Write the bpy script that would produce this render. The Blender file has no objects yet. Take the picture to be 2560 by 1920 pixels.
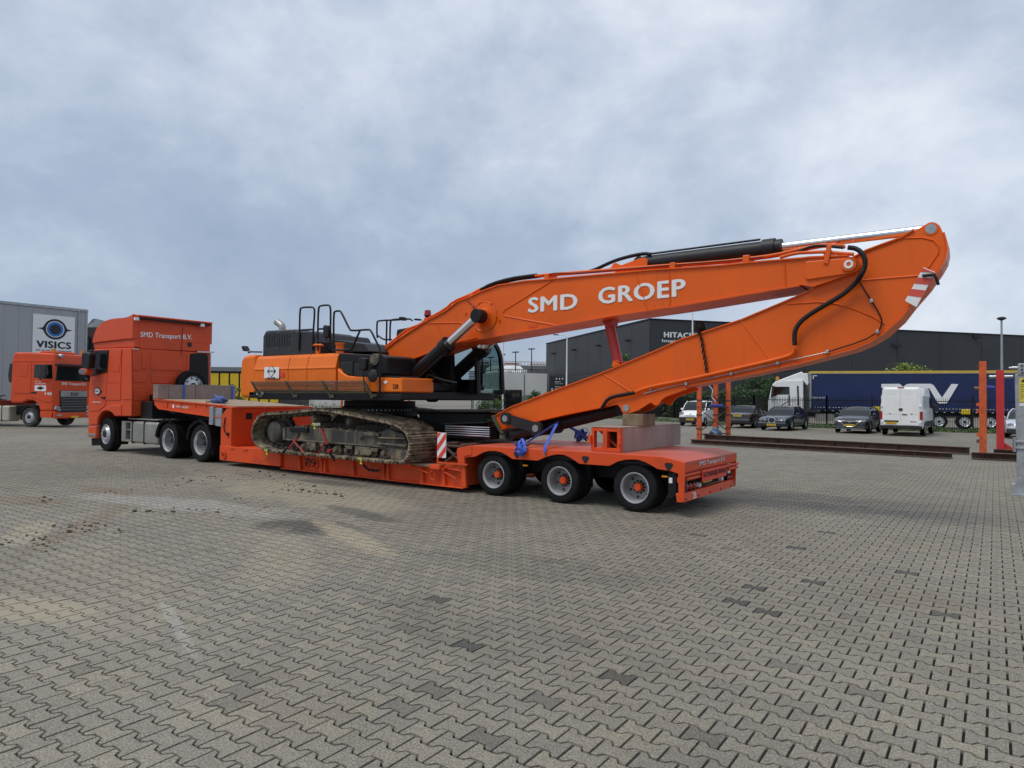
import bpy, bmesh, math, random
import numpy as np
from mathutils import Vector, Matrix
random.seed(7)
PI = math.pi
S = bpy.context.scene
COL = S.collection

# ---------------------------------------------------------------- camera
CAM_H = 1.75
yaw, pitch, roll = math.radians(35.4), math.atan(35.5/1700), math.radians(0.6)
Fv = Vector((-math.sin(yaw)*math.cos(pitch), math.cos(yaw)*math.cos(pitch), math.sin(pitch)))
Rv = Vector((math.cos(yaw), math.sin(yaw), 0))
Uv = Rv.cross(Fv)
R2 = Rv*math.cos(roll) + Uv*math.sin(roll)
U2 = Uv*math.cos(roll) - Rv*math.sin(roll)
cd = bpy.data.cameras.new('camera'); cam = bpy.data.objects.new('camera', cd); COL.objects.link(cam)
m = Matrix.Identity(4)
for i in range(3):
    m[i][0], m[i][1], m[i][2] = R2[i], U2[i], -Fv[i]
m[2][3] = CAM_H
cam.matrix_world = m
cd.sensor_width = 36; cd.lens = 36*1700/2560; cd.clip_start = 0.1; cd.clip_end = 5000
S.camera = cam
S.render.resolution_x, S.render.resolution_y = 1024, 768

# ---------------------------------------------------------------- world: overcast sky
SUN_EL, SUN_AZ = math.radians(62), math.radians(205)      # azimuth clockwise from +Y
w = bpy.data.worlds.new('World'); S.world = w; w.use_nodes = True
nt = w.node_tree; nt.nodes.clear()
def N(t, **k):
    n = nt.nodes.new(t)
    for a, b in k.items(): setattr(n, a, b)
    return n
def L(a, b): nt.links.new(a, b)
out = N('ShaderNodeOutputWorld'); bg = N('ShaderNodeBackground'); bg.inputs['Strength'].default_value = 0.116
L(bg.outputs[0], out.inputs[0])
sky = N('ShaderNodeTexSky', sky_type='NISHITA', sun_disc=False, sun_elevation=SUN_EL, sun_rotation=SUN_AZ)
sky.air_density = 1.0; sky.dust_density = 2.0
tc = N('ShaderNodeTexCoord')
# lumpy cloud deck: three scales of noise over the view direction, flattened a little towards the horizon
mp = N('ShaderNodeMapping'); L(tc.outputs['Generated'], mp.inputs[0]); mp.inputs['Location'].default_value = (5.1, -5.8, 1.9); mp.inputs['Scale'].default_value = (1.0, 1.0, 1.4)
def noise(scale, detail, rough, dist=0.0):
    n = N('ShaderNodeTexNoise'); L(mp.outputs[0], n.inputs['Vector'])
    n.inputs['Scale'].default_value = scale; n.inputs['Detail'].default_value = detail
    n.inputs['Roughness'].default_value = rough; n.inputs['Distortion'].default_value = dist
    return n
n0 = noise(0.9, 2, 0.4, 0.2); n1 = noise(2.5, 8, 0.55, 0.12); n2 = noise(6.0, 9, 0.6, 0.15)
mx0 = N('ShaderNodeMix', data_type='FLOAT'); mx0.inputs[0].default_value = 0.5; L(n0.outputs[0], mx0.inputs[2]); L(n1.outputs[0], mx0.inputs[3])
mx = N('ShaderNodeMix', data_type='FLOAT'); mx.inputs[0].default_value = 0.27; L(mx0.outputs[0], mx.inputs[2]); L(n2.outputs[0], mx.inputs[3])
cr = N('ShaderNodeValToRGB'); L(mx.outputs[0], cr.inputs[0])
e = cr.color_ramp.elements
e[0].position = 0.33; e[0].color = (1.75, 2.2, 3.05, 1)
e[1].position = 0.68; e[1].color = (5.5, 5.75, 6.1, 1)
k = cr.color_ramp.elements.new(0.45); k.color = (2.4, 2.87, 3.68, 1)
k = cr.color_ramp.elements.new(0.54); k.color = (3.45, 3.88, 4.6, 1)
mxs = N('ShaderNodeMix', data_type='RGBA'); mxs.inputs[0].default_value = 0.9
L(sky.outputs[0], mxs.inputs[6]); L(cr.outputs[0], mxs.inputs[7]); L(mxs.outputs[2], bg.inputs[0])

# ---------------------------------------------------------------- sun behind thin cloud
ld = bpy.data.lights.new('sun', 'SUN'); ld.energy = 1.3; ld.angle = math.radians(26); ld.color = (1.0, 0.965, 0.91)
sun = bpy.data.objects.new('sun', ld); COL.objects.link(sun)
dirv = Vector((math.sin(SUN_AZ)*math.cos(SUN_EL), math.cos(SUN_AZ)*math.cos(SUN_EL), math.sin(SUN_EL)))
sun.rotation_euler = dirv.to_track_quat('Z', 'Y').to_euler(); sun.location = dirv*60
vs = S.view_settings; vs.view_transform = 'Standard'; vs.look = 'None'; vs.exposure = 0.55; vs.gamma = 1.0
vs.use_curve_mapping = False

# ---------------------------------------------------------------- helpers
MATS = {}
def lin(c): return tuple((v/12.92 if v <= .04045 else ((v+.055)/1.055)**2.4) for v in c)
def mat(name, col, rough=0.5, metal=0.0, var=0.12, scale=2.5, bump=0.0, bscale=40.0, coat=0.0, dirt=None, dscale=1.2, damt=0.5, spec=0.5, rvar=0.1, streak=False):
    """procedural material: base colour broken up by noise, optional dirt layer and fine relief"""
    if name in MATS: return MATS[name]
    mt = bpy.data.materials.new(name); mt.use_nodes = True; t = mt.node_tree; t.nodes.clear()
    def n(k, **kw):
        q = t.nodes.new(k)
        for a, b in kw.items(): setattr(q, a, b)
        return q
    o = n('ShaderNodeOutputMaterial'); p = n('ShaderNodeBsdfPrincipled'); t.links.new(p.outputs[0], o.inputs[0])
    g = n('ShaderNodeNewGeometry')
    a = n('ShaderNodeTexNoise'); a.inputs['Scale'].default_value = scale; a.inputs['Detail'].default_value = 6; t.links.new(g.outputs['Position'], a.inputs['Vector'])
    r = n('ShaderNodeValToRGB'); t.links.new(a.outputs[0], r.inputs[0])
    r.color_ramp.elements[0].position = 0.3; r.color_ramp.elements[1].position = 0.7
    r.color_ramp.elements[0].color = (*[max(0, c*(1-var)) for c in col], 1)
    r.color_ramp.elements[1].color = (*[min(1, c*(1+var)) for c in col], 1)
    src = r.outputs[0]
    if dirt:
        d = n('ShaderNodeTexNoise'); d.inputs['Scale'].default_value = dscale; d.inputs['Detail'].default_value = 9; d.inputs['Roughness'].default_value = 0.65
        if streak:
            mm = n('ShaderNodeMapping'); mm.inputs['Scale'].default_value = (1, 1, 0.15); t.links.new(g.outputs['Position'], mm.inputs[0]); t.links.new(mm.outputs[0], d.inputs['Vector'])
        else: t.links.new(g.outputs['Position'], d.inputs['Vector'])
        dr = n('ShaderNodeMapRange'); t.links.new(d.outputs[0], dr.inputs[0])
        dr.inputs[1].default_value = 0.62-damt*0.3; dr.inputs[2].default_value = 0.78-damt*0.15; dr.inputs[4].default_value = min(1, .35+damt)
        mxx = n('ShaderNodeMix', data_type='RGBA'); t.links.new(dr.outputs[0], mxx.inputs[0]); t.links.new(src, mxx.inputs[6]); mxx.inputs[7].default_value = (*dirt, 1)
        src = mxx.outputs[2]
        rr = n('ShaderNodeMapRange'); t.links.new(dr.outputs[0], rr.inputs[0]); rr.inputs[3].default_value = rough; rr.inputs[4].default_value = max(rough, .75)
        t.links.new(rr.outputs[0], p.inputs['Roughness'])
    else:
        rr = n('ShaderNodeMapRange'); t.links.new(a.outputs[0], rr.inputs[0]); rr.inputs[3].default_value = max(0.03, rough-rvar); rr.inputs[4].default_value = min(1, rough+rvar)
        t.links.new(rr.outputs[0], p.inputs['Roughness'])
    t.links.new(src, p.inputs['Base Color'])
    p.inputs['Metallic'].default_value = metal; p.inputs['Coat Weight'].default_value = coat; p.inputs['Coat Roughness'].default_value = 0.12
    p.inputs['Specular IOR Level'].default_value = spec
    if bump:
        b = n('ShaderNodeTexNoise'); b.inputs['Scale'].default_value = bscale; b.inputs['Detail'].default_value = 5; t.links.new(g.outputs['Position'], b.inputs['Vector'])
        bb = n('ShaderNodeBump'); bb.inputs['Strength'].default_value = bump; bb.inputs['Distance'].default_value = 0.01; t.links.new(b.outputs[0], bb.inputs['Height']); t.links.new(bb.outputs[0], p.inputs['Normal'])
    MATS[name] = mt
    return mt

def newbm(): return bmesh.new()
def box(bm, x0, x1, y0, y1, z0, z1):
    v = [bm.verts.new((x, y, z)) for x in (x0, x1) for y in (y0, y1) for z in (z0, z1)]
    for f in ((0,1,3,2),(4,6,7,5),(0,4,5,1),(2,3,7,6),(0,2,6,4),(1,5,7,3)): bm.faces.new([v[i] for i in f])
    return bm
def hexa(bm, b, t):
    """solid between two quads of matching corners"""
    vb = [bm.verts.new(p) for p in b]; vt = [bm.verts.new(p) for p in t]
    bm.faces.new(vb[::-1]); bm.faces.new(vt)
    for i in range(4): bm.faces.new((vb[i], vb[(i+1)%4], vt[(i+1)%4], vt[i]))
    return bm
def prism(bm, prof, a, b, axis='Y'):
    def P3(p, t): return {'Y': (p[0], t, p[1]), 'X': (t, p[0], p[1]), 'Z': (p[0], p[1], t)}[axis]
    va = [bm.verts.new(P3(p, a)) for p in prof]; vb = [bm.verts.new(P3(p, b)) for p in prof]
    n = len(prof)
    bm.faces.new(va); bm.faces.new(vb[::-1])
    for i in range(n): bm.faces.new((va[i], vb[i], vb[(i+1)%n], va[(i+1)%n]))
    return bm
def ortho(d):
    d = Vector(d).normalized(); u = d.cross(Vector((0, 0, 1)))
    if u.length < 1e-3: u = d.cross(Vector((0, 1, 0)))
    u.normalize(); return u, d.cross(u).normalized()
def cyl(bm, p0, p1, r0, r1=None, n=16, cap=True):
    p0, p1 = Vector(p0), Vector(p1); r1 = r0 if r1 is None else r1
    u, v = ortho(p1-p0)
    a = [bm.verts.new(p0+(u*math.cos(t)+v*math.sin(t))*r0) for t in [2*PI*i/n for i in range(n)]]
    b = [bm.verts.new(p1+(u*math.cos(t)+v*math.sin(t))*r1) for t in [2*PI*i/n for i in range(n)]]
    for i in range(n): bm.faces.new((a[i], a[(i+1)%n], b[(i+1)%n], b[i]))
    if cap: bm.faces.new(a[::-1]); bm.faces.new(b)
    return bm
def smoothpath(pts, it=2, closed=False):
    pts = [Vector(p) for p in pts]
    for _ in range(it):
        q = [] if closed else [pts[0]]
        n = len(pts)
        for i in range(n if closed else n-1):
            a, b = pts[i], pts[(i+1) % n]
            q += [a.lerp(b, .25), a.lerp(b, .75)]
        if not closed: q.append(pts[-1])
        pts = q
    return pts
def tube(bm, pts, r, n=8, it=0, cap=True):
    pts = smoothpath(pts, it) if it else [Vector(p) for p in pts]
    rings = []; u = None
    for i, p in enumerate(pts):
        d = (pts[min(i+1, len(pts)-1)]-pts[max(i-1, 0)]).normalized()
        if u is None: u, v = ortho(d)
        else:
            u = (u - d*u.dot(d))
            if u.length < 1e-4: u, v = ortho(d)
            u.normalize(); v = d.cross(u)
        rings.append([bm.verts.new(p+(u*math.cos(t)+v*math.sin(t))*r) for t in [2*PI*k/n for k in range(n)]])
    for a, b in zip(rings, rings[1:]):
        for k in range(n): bm.faces.new((a[k], a[(k+1)%n], b[(k+1)%n], b[k]))
    if cap: bm.faces.new(rings[0][::-1]); bm.faces.new(rings[-1])
    return bm
def lathe(bm, prof, c=(0, 0, 0), axis='Y', n=40, closed=False):
    """prof: list of (radius, offset along axis)"""
    c = Vector(c); rings = []
    for r, o in prof:
        ring = []
        for k in range(n):
            t = 2*PI*k/n; a, b = r*math.cos(t), r*math.sin(t)
            ring.append(bm.verts.new(c+{'Y': Vector((a, o, b)), 'X': Vector((o, a, b)), 'Z': Vector((a, b, o))}[axis]))
        rings.append(ring)
    pr = list(zip(rings, rings[1:]))
    if closed: pr.append((rings[-1], rings[0]))
    for a, b in pr:
        for k in range(n): bm.faces.new((a[k], a[(k+1)%n], b[(k+1)%n], b[k]))
    if not closed:
        for ring, rv, r_ in ((rings[0], True, prof[0][0]), (rings[-1], False, prof[-1][0])):
            if r_ < .001: bm.faces.new(ring[::-1] if rv else ring)
    return bm
def strip(bm, path, y0, y1, th):
    """a bent plate: polyline in XZ given thickness th (to its left) and extruded along Y"""
    P_ = [Vector((p[0], 0, p[1])) for p in path]; off = []
    for i, p in enumerate(P_):
        d = (P_[min(i+1, len(P_)-1)]-P_[max(i-1, 0)]).normalized(); off.append(p+Vector((-d.z, 0, d.x))*th)
    for i in range(len(P_)-1):
        q = [P_[i], P_[i+1], off[i+1], off[i]]
        hexa(bm, [(v.x, y0, v.z) for v in q], [(v.x, y1, v.z) for v in q])
    return bm
def pieces(bm):
    """groups of the mesh's islands that lie far apart: each group is a piece of its own"""
    bm.verts.index_update(); seen = {}; isl = []
    for v in bm.verts:
        if v.index in seen: continue
        st = [v]; seen[v.index] = len(isl); mem = []
        while st:
            q = st.pop(); mem.append(q)
            for e_ in q.link_edges:
                o_ = e_.other_vert(q)
                if o_.index not in seen: seen[o_.index] = len(isl); st.append(o_)
        isl.append(mem)
    if len(isl) < 2 or len(isl) > 150: return [list(bm.verts)]
    lo = np.array([[min(v.co[i] for v in m_) for i in range(3)] for m_ in isl]); hi = np.array([[max(v.co[i] for v in m_) for i in range(3)] for m_ in isl])
    sz = (hi-lo).max(axis=1); gp = np.maximum(0, np.maximum(lo[:, None]-hi[None], lo[None]-hi[:, None]))
    nr = np.sqrt((gp**2).sum(axis=2)) <= np.maximum(.02, .48*np.maximum(sz[:, None], sz[None]))
    left = set(range(len(isl))); out_ = []
    while left:
        st = [left.pop()]; g_ = []
        while st:
            a = st.pop(); g_.append(a)
            for b in [b for b in left if nr[a, b]]: left.discard(b); st.append(b)
        out_.append([v for a in g_ for v in isl[a]])
    return out_
def obj(name, bm, mt, parent=None, bevel=0.0, smooth=0.0, seg=2, loc=None, weld=False, keep=False):
    if weld: bmesh.ops.remove_doubles(bm, verts=bm.verts, dist=1e-5)
    bmesh.ops.recalc_face_normals(bm, faces=bm.faces)
    gr = [0] if keep else pieces(bm)
    if len(gr) > 1 and parent:
        first = None
        for g_ in gr:
            ids = {v.index for v in g_}; c = bm.copy(); c.verts.ensure_lookup_table()
            bmesh.ops.delete(c, geom=[v for v in c.verts if v.index not in ids], context='VERTS')
            q = obj(name, c, mt, parent, bevel, smooth, seg, loc, False, True); first = first or q
        bm.free(); return first
    me = bpy.data.meshes.new(name); bm.to_mesh(me); bm.free()
    o = bpy.data.objects.new(name, me); COL.objects.link(o)
    if isinstance(mt, str): mt = MATS[mt]
    me.materials.append(mt)
    if smooth:
        me.polygons.foreach_set('use_smooth', [True]*len(me.polygons)); me.set_sharp_from_angle(angle=math.radians(smooth))
    if bevel:
        b = o.modifiers.new('bevel', 'BEVEL'); b.width = bevel; b.segments = seg; b.limit_method = 'ANGLE'; b.angle_limit = math.radians(35)
        b.use_clamp_overlap = True
    if parent:
        o.parent = parent
        if loc is None and 'base' in parent: o.location = -Vector(parent['base'])
    if loc is not None: o.location = loc
    return o
def thing(name, label, cat, loc=(0, 0, 0), rotz=0.0, group=None, local=False):
    """an Empty at the thing's base that parents its parts; with local=False parts are given in world coordinates"""
    o = bpy.data.objects.new(name, None); COL.objects.link(o); o.location = loc; o.rotation_euler = (0, 0, rotz); o.empty_display_size = 0.3
    o['label'] = label; o['category'] = cat
    if group: o['group'] = group
    if not local: o['base'] = list(loc)
    return o
def tag(o, label, cat, group=None):
    o['label'] = label; o['category'] = cat
    if group: o['group'] = group
    return o
def struct(o): o['kind'] = 'structure'; return o
def stuff(o): o['kind'] = 'stuff'; return o
def copy_tree(o, parent=None, loc=None):
    c = o.copy(); COL.objects.link(c); c.parent = parent
    if loc is not None: c.location = loc
    for ch in o.children: copy_tree(ch, c)
    return c
_fonts = {}
def text(name, s, p0, u, v, mt, parent=None, bold=0.0, depth=0.004, loc=None, shear=0.0):
    """lettering: the string's bounding box is fitted to origin p0, width vector u, height vector v; bold strokes are struck several times"""
    cu = bpy.data.curves.new('lettering', 'FONT'); cu.body = s; cu.size = 1; cu.resolution_u = 3; cu.shear = shear; cu.space_character = 1+bold*2
    to = bpy.data.objects.new('lettering', cu); COL.objects.link(to)
    dg = bpy.context.evaluated_depsgraph_get(); me = bpy.data.meshes.new_from_object(to.evaluated_get(dg))
    bpy.data.objects.remove(to); bpy.data.curves.remove(cu)
    p0, u, v = Vector(p0), Vector(u), Vector(v); nrm = u.cross(v).normalized()
    n0 = len(me.vertices); co = np.empty(n0*3); me.vertices.foreach_get('co', co); co = co.reshape(-1, 3)
    faces = [tuple(p.vertices) for p in me.polygons]; bpy.data.meshes.remove(me)
    offs = [(0, 0)] if not bold else [(-bold, 0), (bold, 0), (0, bold*.6), (0, -bold*.6), (0, 0)]
    V_ = []; F_ = []
    for k, (a, b) in enumerate(offs):
        for q in co: V_.append((q[0]+a, q[1]+b, k*.0006))
        F_ += [tuple(i+k*n0 for i in f) for f in faces]
    xs = [q[0] for q in V_]; ys = [q[1] for q in V_]
    x0, x1, y0, y1 = min(xs), max(xs), min(ys), max(ys)
    V_ = [tuple(p0 + u*((q[0]-x0)/(x1-x0)) + v*((q[1]-y0)/(y1-y0)) + nrm*(depth+q[2])) for q in V_]
    me = bpy.data.meshes.new(name); me.from_pydata(V_, [], F_); me.materials.append(MATS[mt] if isinstance(mt, str) else mt)
    o = bpy.data.objects.new(name, me); COL.objects.link(o); o['kind'] = 'stuff'
    if parent:
        o.parent = parent
        if loc is None and 'base' in parent: o.location = -Vector(parent['base'])
    if loc is not None: o.location = loc
    return o
def line3(a, b): return Vector(b)-Vector(a)

# ---------------------------------------------------------------- materials
mat('boom_orange', (0.76, 0.116, 0.006), 0.40, var=0.12, scale=0.6, coat=0.05, bump=0.12, bscale=4, spec=0.3, dirt=(0.46, 0.085, 0.014), dscale=2.6, damt=0.24, streak=True)
mat('body_orange', (0.80, 0.165, 0.010), 0.40, var=0.05, coat=0.08, spec=0.3)
mat('trailer_red', (0.68, 0.080, 0.018), 0.48, var=0.10, scale=1.5, coat=0.0, spec=0.28, dirt=(0.17, 0.055, 0.032), dscale=2.6, damt=0.24, bump=0.06, bscale=25)
mat('cab_red', (0.65, 0.078, 0.021), 0.42, var=0.06, scale=1.2, coat=0.06, spec=0.3, dirt=(0.3, 0.09, 0.05), dscale=1.6, damt=0.1)
mat('checker_red', (0.55, 0.085, 0.04), 0.5, var=0.15, scale=1.2, dirt=(0.50, 0.20, 0.13), dscale=1.1, damt=0.45)
mat('black_metal', (0.008, 0.008, 0.009), 0.5, var=0.3, dirt=(0.035, 0.03, 0.026), damt=0.12, spec=0.3)
mat('black_paint', (0.008, 0.008, 0.009), 0.35, var=0.2, spec=0.35)
mat('dark_grey', (0.017, 0.018, 0.020), 0.5, var=0.2, spec=0.35)
mat('rubber', (0.0085, 0.0085, 0.009), 0.75, var=0.25, scale=6, dirt=(0.03, 0.027, 0.024), dscale=3, damt=0.2, spec=0.25)
mat('rubber_dusty', (0.03, 0.029, 0.028), 0.85, var=0.25, scale=6, dirt=(0.13, 0.115, 0.095), dscale=4, damt=0.6)
mat('chrome', (0.75, 0.76, 0.78), 0.12, metal=1.0, var=0.03)
mat('steel', (0.45, 0.46, 0.47), 0.32, metal=0.9, var=0.12, scale=5)
mat('rim_disc', (0.30, 0.305, 0.31), 0.5, metal=0.3, var=0.25, scale=8, dirt=(0.10, 0.09, 0.08), dscale=6, damt=0.3)  # darker grey carries the shade inside the rim dish, with dirt over it
mat('rim_silver', (0.62, 0.64, 0.66), 0.34, metal=0.45, var=0.1, scale=8, dirt=(0.25, 0.23, 0.2), dscale=6, damt=0.12)
mat('tank_alu', (0.34, 0.34, 0.31), 0.42, metal=0.45, var=0.15, dirt=(0.2, 0.18, 0.14), damt=0.3)
mat('galvanised', (0.38, 0.40, 0.42), 0.5, metal=0.55, var=0.2, scale=6, dirt=(0.25, 0.26, 0.26), dscale=5, damt=0.3)
mat('glass_dark', (0.006, 0.009, 0.010), 0.05, var=0.1, spec=0.6, rvar=0.02)
mat('white_paint', (0.78, 0.78, 0.77), 0.4, var=0.04)
mat('white_vehicle', (0.82, 0.82, 0.80), 0.3, var=0.04, coat=0.4)
mat('lettering_white', (0.80, 0.80, 0.79), 0.5, var=0.02)
mat('lettering_black', (0.012, 0.012, 0.014), 0.5, var=0.05)
mat('signal_red', (0.72, 0.04, 0.02), 0.4, var=0.08)
mat('mud', (0.21, 0.165, 0.10), 0.9, var=0.3, scale=7, bump=0.6, bscale=30)
mat('muddy_steel', (0.09, 0.08, 0.066), 0.6, metal=0.2, var=0.35, dirt=(0.30, 0.24, 0.15), dscale=4.2, damt=0.6, bump=0.25, bscale=50)
mat('muddy_dark', (0.045, 0.042, 0.038), 0.6, var=0.35, dirt=(0.27, 0.215, 0.135), dscale=3.2, damt=0.55, streak=True, bump=0.2, bscale=50)
mat('shoe_steel', (0.12, 0.092, 0.066), 0.6, metal=0.2, var=0.5, scale=9, dirt=(0.42, 0.345, 0.225), dscale=4.5, damt=0.68, bump=0.5, bscale=45)
mat('blue_strap', (0.05, 0.12, 0.52), 0.7, var=0.15)
mat('blue_cloth', (0.06, 0.11, 0.3), 0.75, var=0.3)
mat('neon', (0.42, 0.55, 0.05), 0.5, var=0.1)
mat('chain_red', (0.36, 0.02, 0.022), 0.45, var=0.25, dirt=(0.1, 0.05, 0.04), damt=0.25)
mat('amber', (0.65, 0.22, 0.01), 0.25, var=0.1)
mat('lamp_red', (0.30, 0.012, 0.012), 0.25, var=0.15)
mat('timber', (0.19, 0.135, 0.085), 0.8, var=0.3, scale=6, bump=0.3, dirt=(0.12, 0.09, 0.06), damt=0.4)
mat('plate_yellow', (0.72, 0.45, 0.02), 0.45, var=0.05)
mat('rust', (0.085, 0.05, 0.036), 0.75, var=0.35, scale=5, dirt=(0.16, 0.075, 0.04), dscale=3, damt=0.45, bump=0.3)
mat('hose', (0.007, 0.007, 0.008), 0.5, var=0.2, spec=0.3)

# ================================================================ GROUND AND PAVING
def paving_material(name, base, joint=False, far=False):
    mt = bpy.data.materials.new(name); mt.use_nodes = True; t = mt.node_tree; t.nodes.clear()
    def n(k, **kw):
        q = t.nodes.new(k)
        for a, b in kw.items(): setattr(q, a, b)
        return q
    def l(a, b): t.links.new(a, b)
    def mth(op, a, b=None, c=None, clamp=False):
        q = n('ShaderNodeMath', operation=op, use_clamp=clamp)
        for i, v in enumerate((a, b, c)):
            if v is None: continue
            if isinstance(v, (int, float)): q.inputs[i].default_value = v
            else: l(v, q.inputs[i])
        return q.outputs[0]
    def mixc(f, a, b, mode='MIX'):
        q = n('ShaderNodeMix', data_type='RGBA', blend_type=mode)
        for i, v in ((0, f), (6, a), (7, b)):
            if isinstance(v, (int, float)): q.inputs[i].default_value = v
            elif isinstance(v, tuple): q.inputs[i].default_value = (*v, 1)
            else: l(v, q.inputs[i])
        return q.outputs[2]
    o = n('ShaderNodeOutputMaterial'); p = n('ShaderNodeBsdfPrincipled'); l(p.outputs[0], o.inputs[0])
    g = n('ShaderNodeNewGeometry'); pos = g.outputs['Position']
    sp = n('ShaderNodeSeparateXYZ'); l(pos, sp.inputs[0]); X, Y = sp.outputs[0], sp.outputs[1]
    def noi(scale, det=6, rough=.6, dist=0.0, vec=None):
        q = n('ShaderNodeTexNoise'); q.inputs['Scale'].default_value = scale; q.inputs['Detail'].default_value = det; q.inputs['Roughness'].default_value = rough; q.inputs['Distortion'].default_value = dist
        l(vec or pos, q.inputs['Vector']); return q.outputs[0]
    col = base
    if not joint and not far:
        at = n('ShaderNodeAttribute', attribute_name='tone'); 
        oi = n('ShaderNodeObjectInfo')
        # every paver carries its own grey
        cr = n('ShaderNodeValToRGB'); l(at.outputs['Fac'], cr.inputs[0]); E_ = cr.color_ramp.elements
        E_[0].position = 0.0; E_[0].color = (0.055, 0.058, 0.063, 1)
        E_[1].position = 1.0; E_[1].color = (base[0]*1.12, base[1]*1.10, base[2]*1.04, 1)
        for ps, f, s in ((.03, .42, (1, 1.02, 1.06)), (.045, .72, (1, 1, 1.02)), (.07, .90, (1, .99, 1.0)), (.45, .97, (1, 1, 1)), (.85, 1.05, (1, .985, .95))):
            q = E_.new(ps); q.color = (base[0]*f*s[0], base[1]*f*s[1], base[2]*f*s[2], 1)
        col = cr.outputs[0]
    elif far:
        br = n('ShaderNodeTexBrick'); br.inputs['Scale'].default_value = 1.0; br.offset = 0.5; br.offset_frequency = 2
        br.inputs['Brick Width'].default_value = 0.2; br.inputs['Row Height'].default_value = 0.14; br.inputs['Mortar Size'].default_value = 0.006
        br.inputs['Color1'].default_value = (base[0]*.86, base[1]*.86, base[2]*.88, 1); br.inputs['Color2'].default_value = (base[0]*1.08, base[1]*1.06, base[2]*1.02, 1); br.inputs['Mortar'].default_value = (.055, .052, .046, 1)
        l(pos, br.inputs['Vector']); col = br.outputs[0]
    # wear: broad grey and warm clouds
    b1 = noi(0.16, 6, .62, .4); b2 = noi(0.7, 7, .65); fine = noi(90, 4, .7)
    sh = n('ShaderNodeMapRange'); l(b1, sh.inputs[0]); sh.inputs[1].default_value = .35; sh.inputs[2].default_value = .68; sh.inputs[3].default_value = .82; sh.inputs[4].default_value = 1.12
    cl = n('ShaderNodeCombineColor'); [l(sh.outputs[0], cl.inputs[i]) for i in range(3)]
    col = mixc(1.0, col, cl.outputs[0], 'MULTIPLY')
    wm = n('ShaderNodeMapRange'); l(b2, wm.inputs[0]); wm.inputs[1].default_value = .52; wm.inputs[2].default_value = .75; wm.inputs[4].default_value = .35
    col = mixc(wm.outputs[0], col, (base[0]*1.08, base[1]*.98, base[2]*.82))
    gr = n('ShaderNodeMapRange'); l(fine, gr.inputs[0]); gr.inputs[1].default_value = .3; gr.inputs[2].default_value = .7; gr.inputs[3].default_value = .38; gr.inputs[4].default_value = 1.7
    cg = n('ShaderNodeCombineColor'); [l(gr.outputs[0], cg.inputs[i]) for i in range(3)]
    if not joint:
        col = mixc(1.0, col, cg.outputs[0], 'MULTIPLY')
        mo = n('ShaderNodeMapRange'); l(noi(22, 5, .7), mo.inputs[0]); mo.inputs[1].default_value = .3; mo.inputs[2].default_value = .7; mo.inputs[3].default_value = .84; mo.inputs[4].default_value = 1.14
        cm = n('ShaderNodeCombineColor'); [l(mo.outputs[0], cm.inputs[i]) for i in range(3)]; col = mixc(1.0, col, cm.outputs[0], 'MULTIPLY')
    # spilt soil, sand and oil, each with its own place on the yard
    warp = noi(0.9, 6, .6, .5); warp2 = noi(3.2, 6, .7, .3); warp3 = noi(17, 5, .7)
    def patch(cx, cy, rx, ry, ang, lo, hi, wamp=1.0):
        ca, sa = math.cos(ang), math.sin(ang)
        ax = mth('SUBTRACT', X, cx); ay = mth('SUBTRACT', Y, cy)
        u = mth('DIVIDE', mth('ADD', mth('MULTIPLY', ax, ca), mth('MULTIPLY', ay, sa)), rx)
        v = mth('DIVIDE', mth('SUBTRACT', mth('MULTIPLY', ay, ca), mth('MULTIPLY', ax, sa)), ry)
        d = mth('ADD', mth('MULTIPLY', u, u), mth('MULTIPLY', v, v))
        d = mth('ADD', d, mth('MULTIPLY', mth('SUBTRACT', warp, .5), 1.9*wamp)); d = mth('ADD', d, mth('MULTIPLY', mth('SUBTRACT', warp3, .5), 2.2)); d = mth('ADD', d, mth('MULTIPLY', mth('SUBTRACT', warp2, .5), 1.5*wamp))
        q = n('ShaderNodeMapRange'); l(d, q.inputs[0]); q.inputs[1].default_value = 1.15; q.inputs[2].default_value = .45; q.inputs[3].default_value = lo; q.inputs[4].default_value = hi
        return q.outputs[0]
    SAND = (0.33, 0.285, 0.205); SOIL = (0.20, 0.155, 0.105); OIL = (0.075, 0.07, 0.062)
    for (cx, cy, rx, ry, an, c, amt) in PATCHES:
        col = mixc(patch(cx, cy, rx, ry, an, 0.0, amt), col, {'s': SAND, 'd': SOIL, 'o': OIL, 'w': (.42, .41, .38)}[c])
    l(col, p.inputs['Base Color'])
    rg = n('ShaderNodeMapRange'); l(b2, rg.inputs[0]); rg.inputs[3].default_value = .72; rg.inputs[4].default_value = .95; l(rg.outputs[0], p.inputs['Roughness']); p.inputs['Specular IOR Level'].default_value = .35
    bp = n('ShaderNodeBump'); bp.inputs['Strength'].default_value = .35; bp.inputs['Distance'].default_value = .004; l(fine, bp.inputs['Height']); l(bp.outputs[0], p.inputs['Normal'])
    MATS[name] = mt
    return mt
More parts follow.
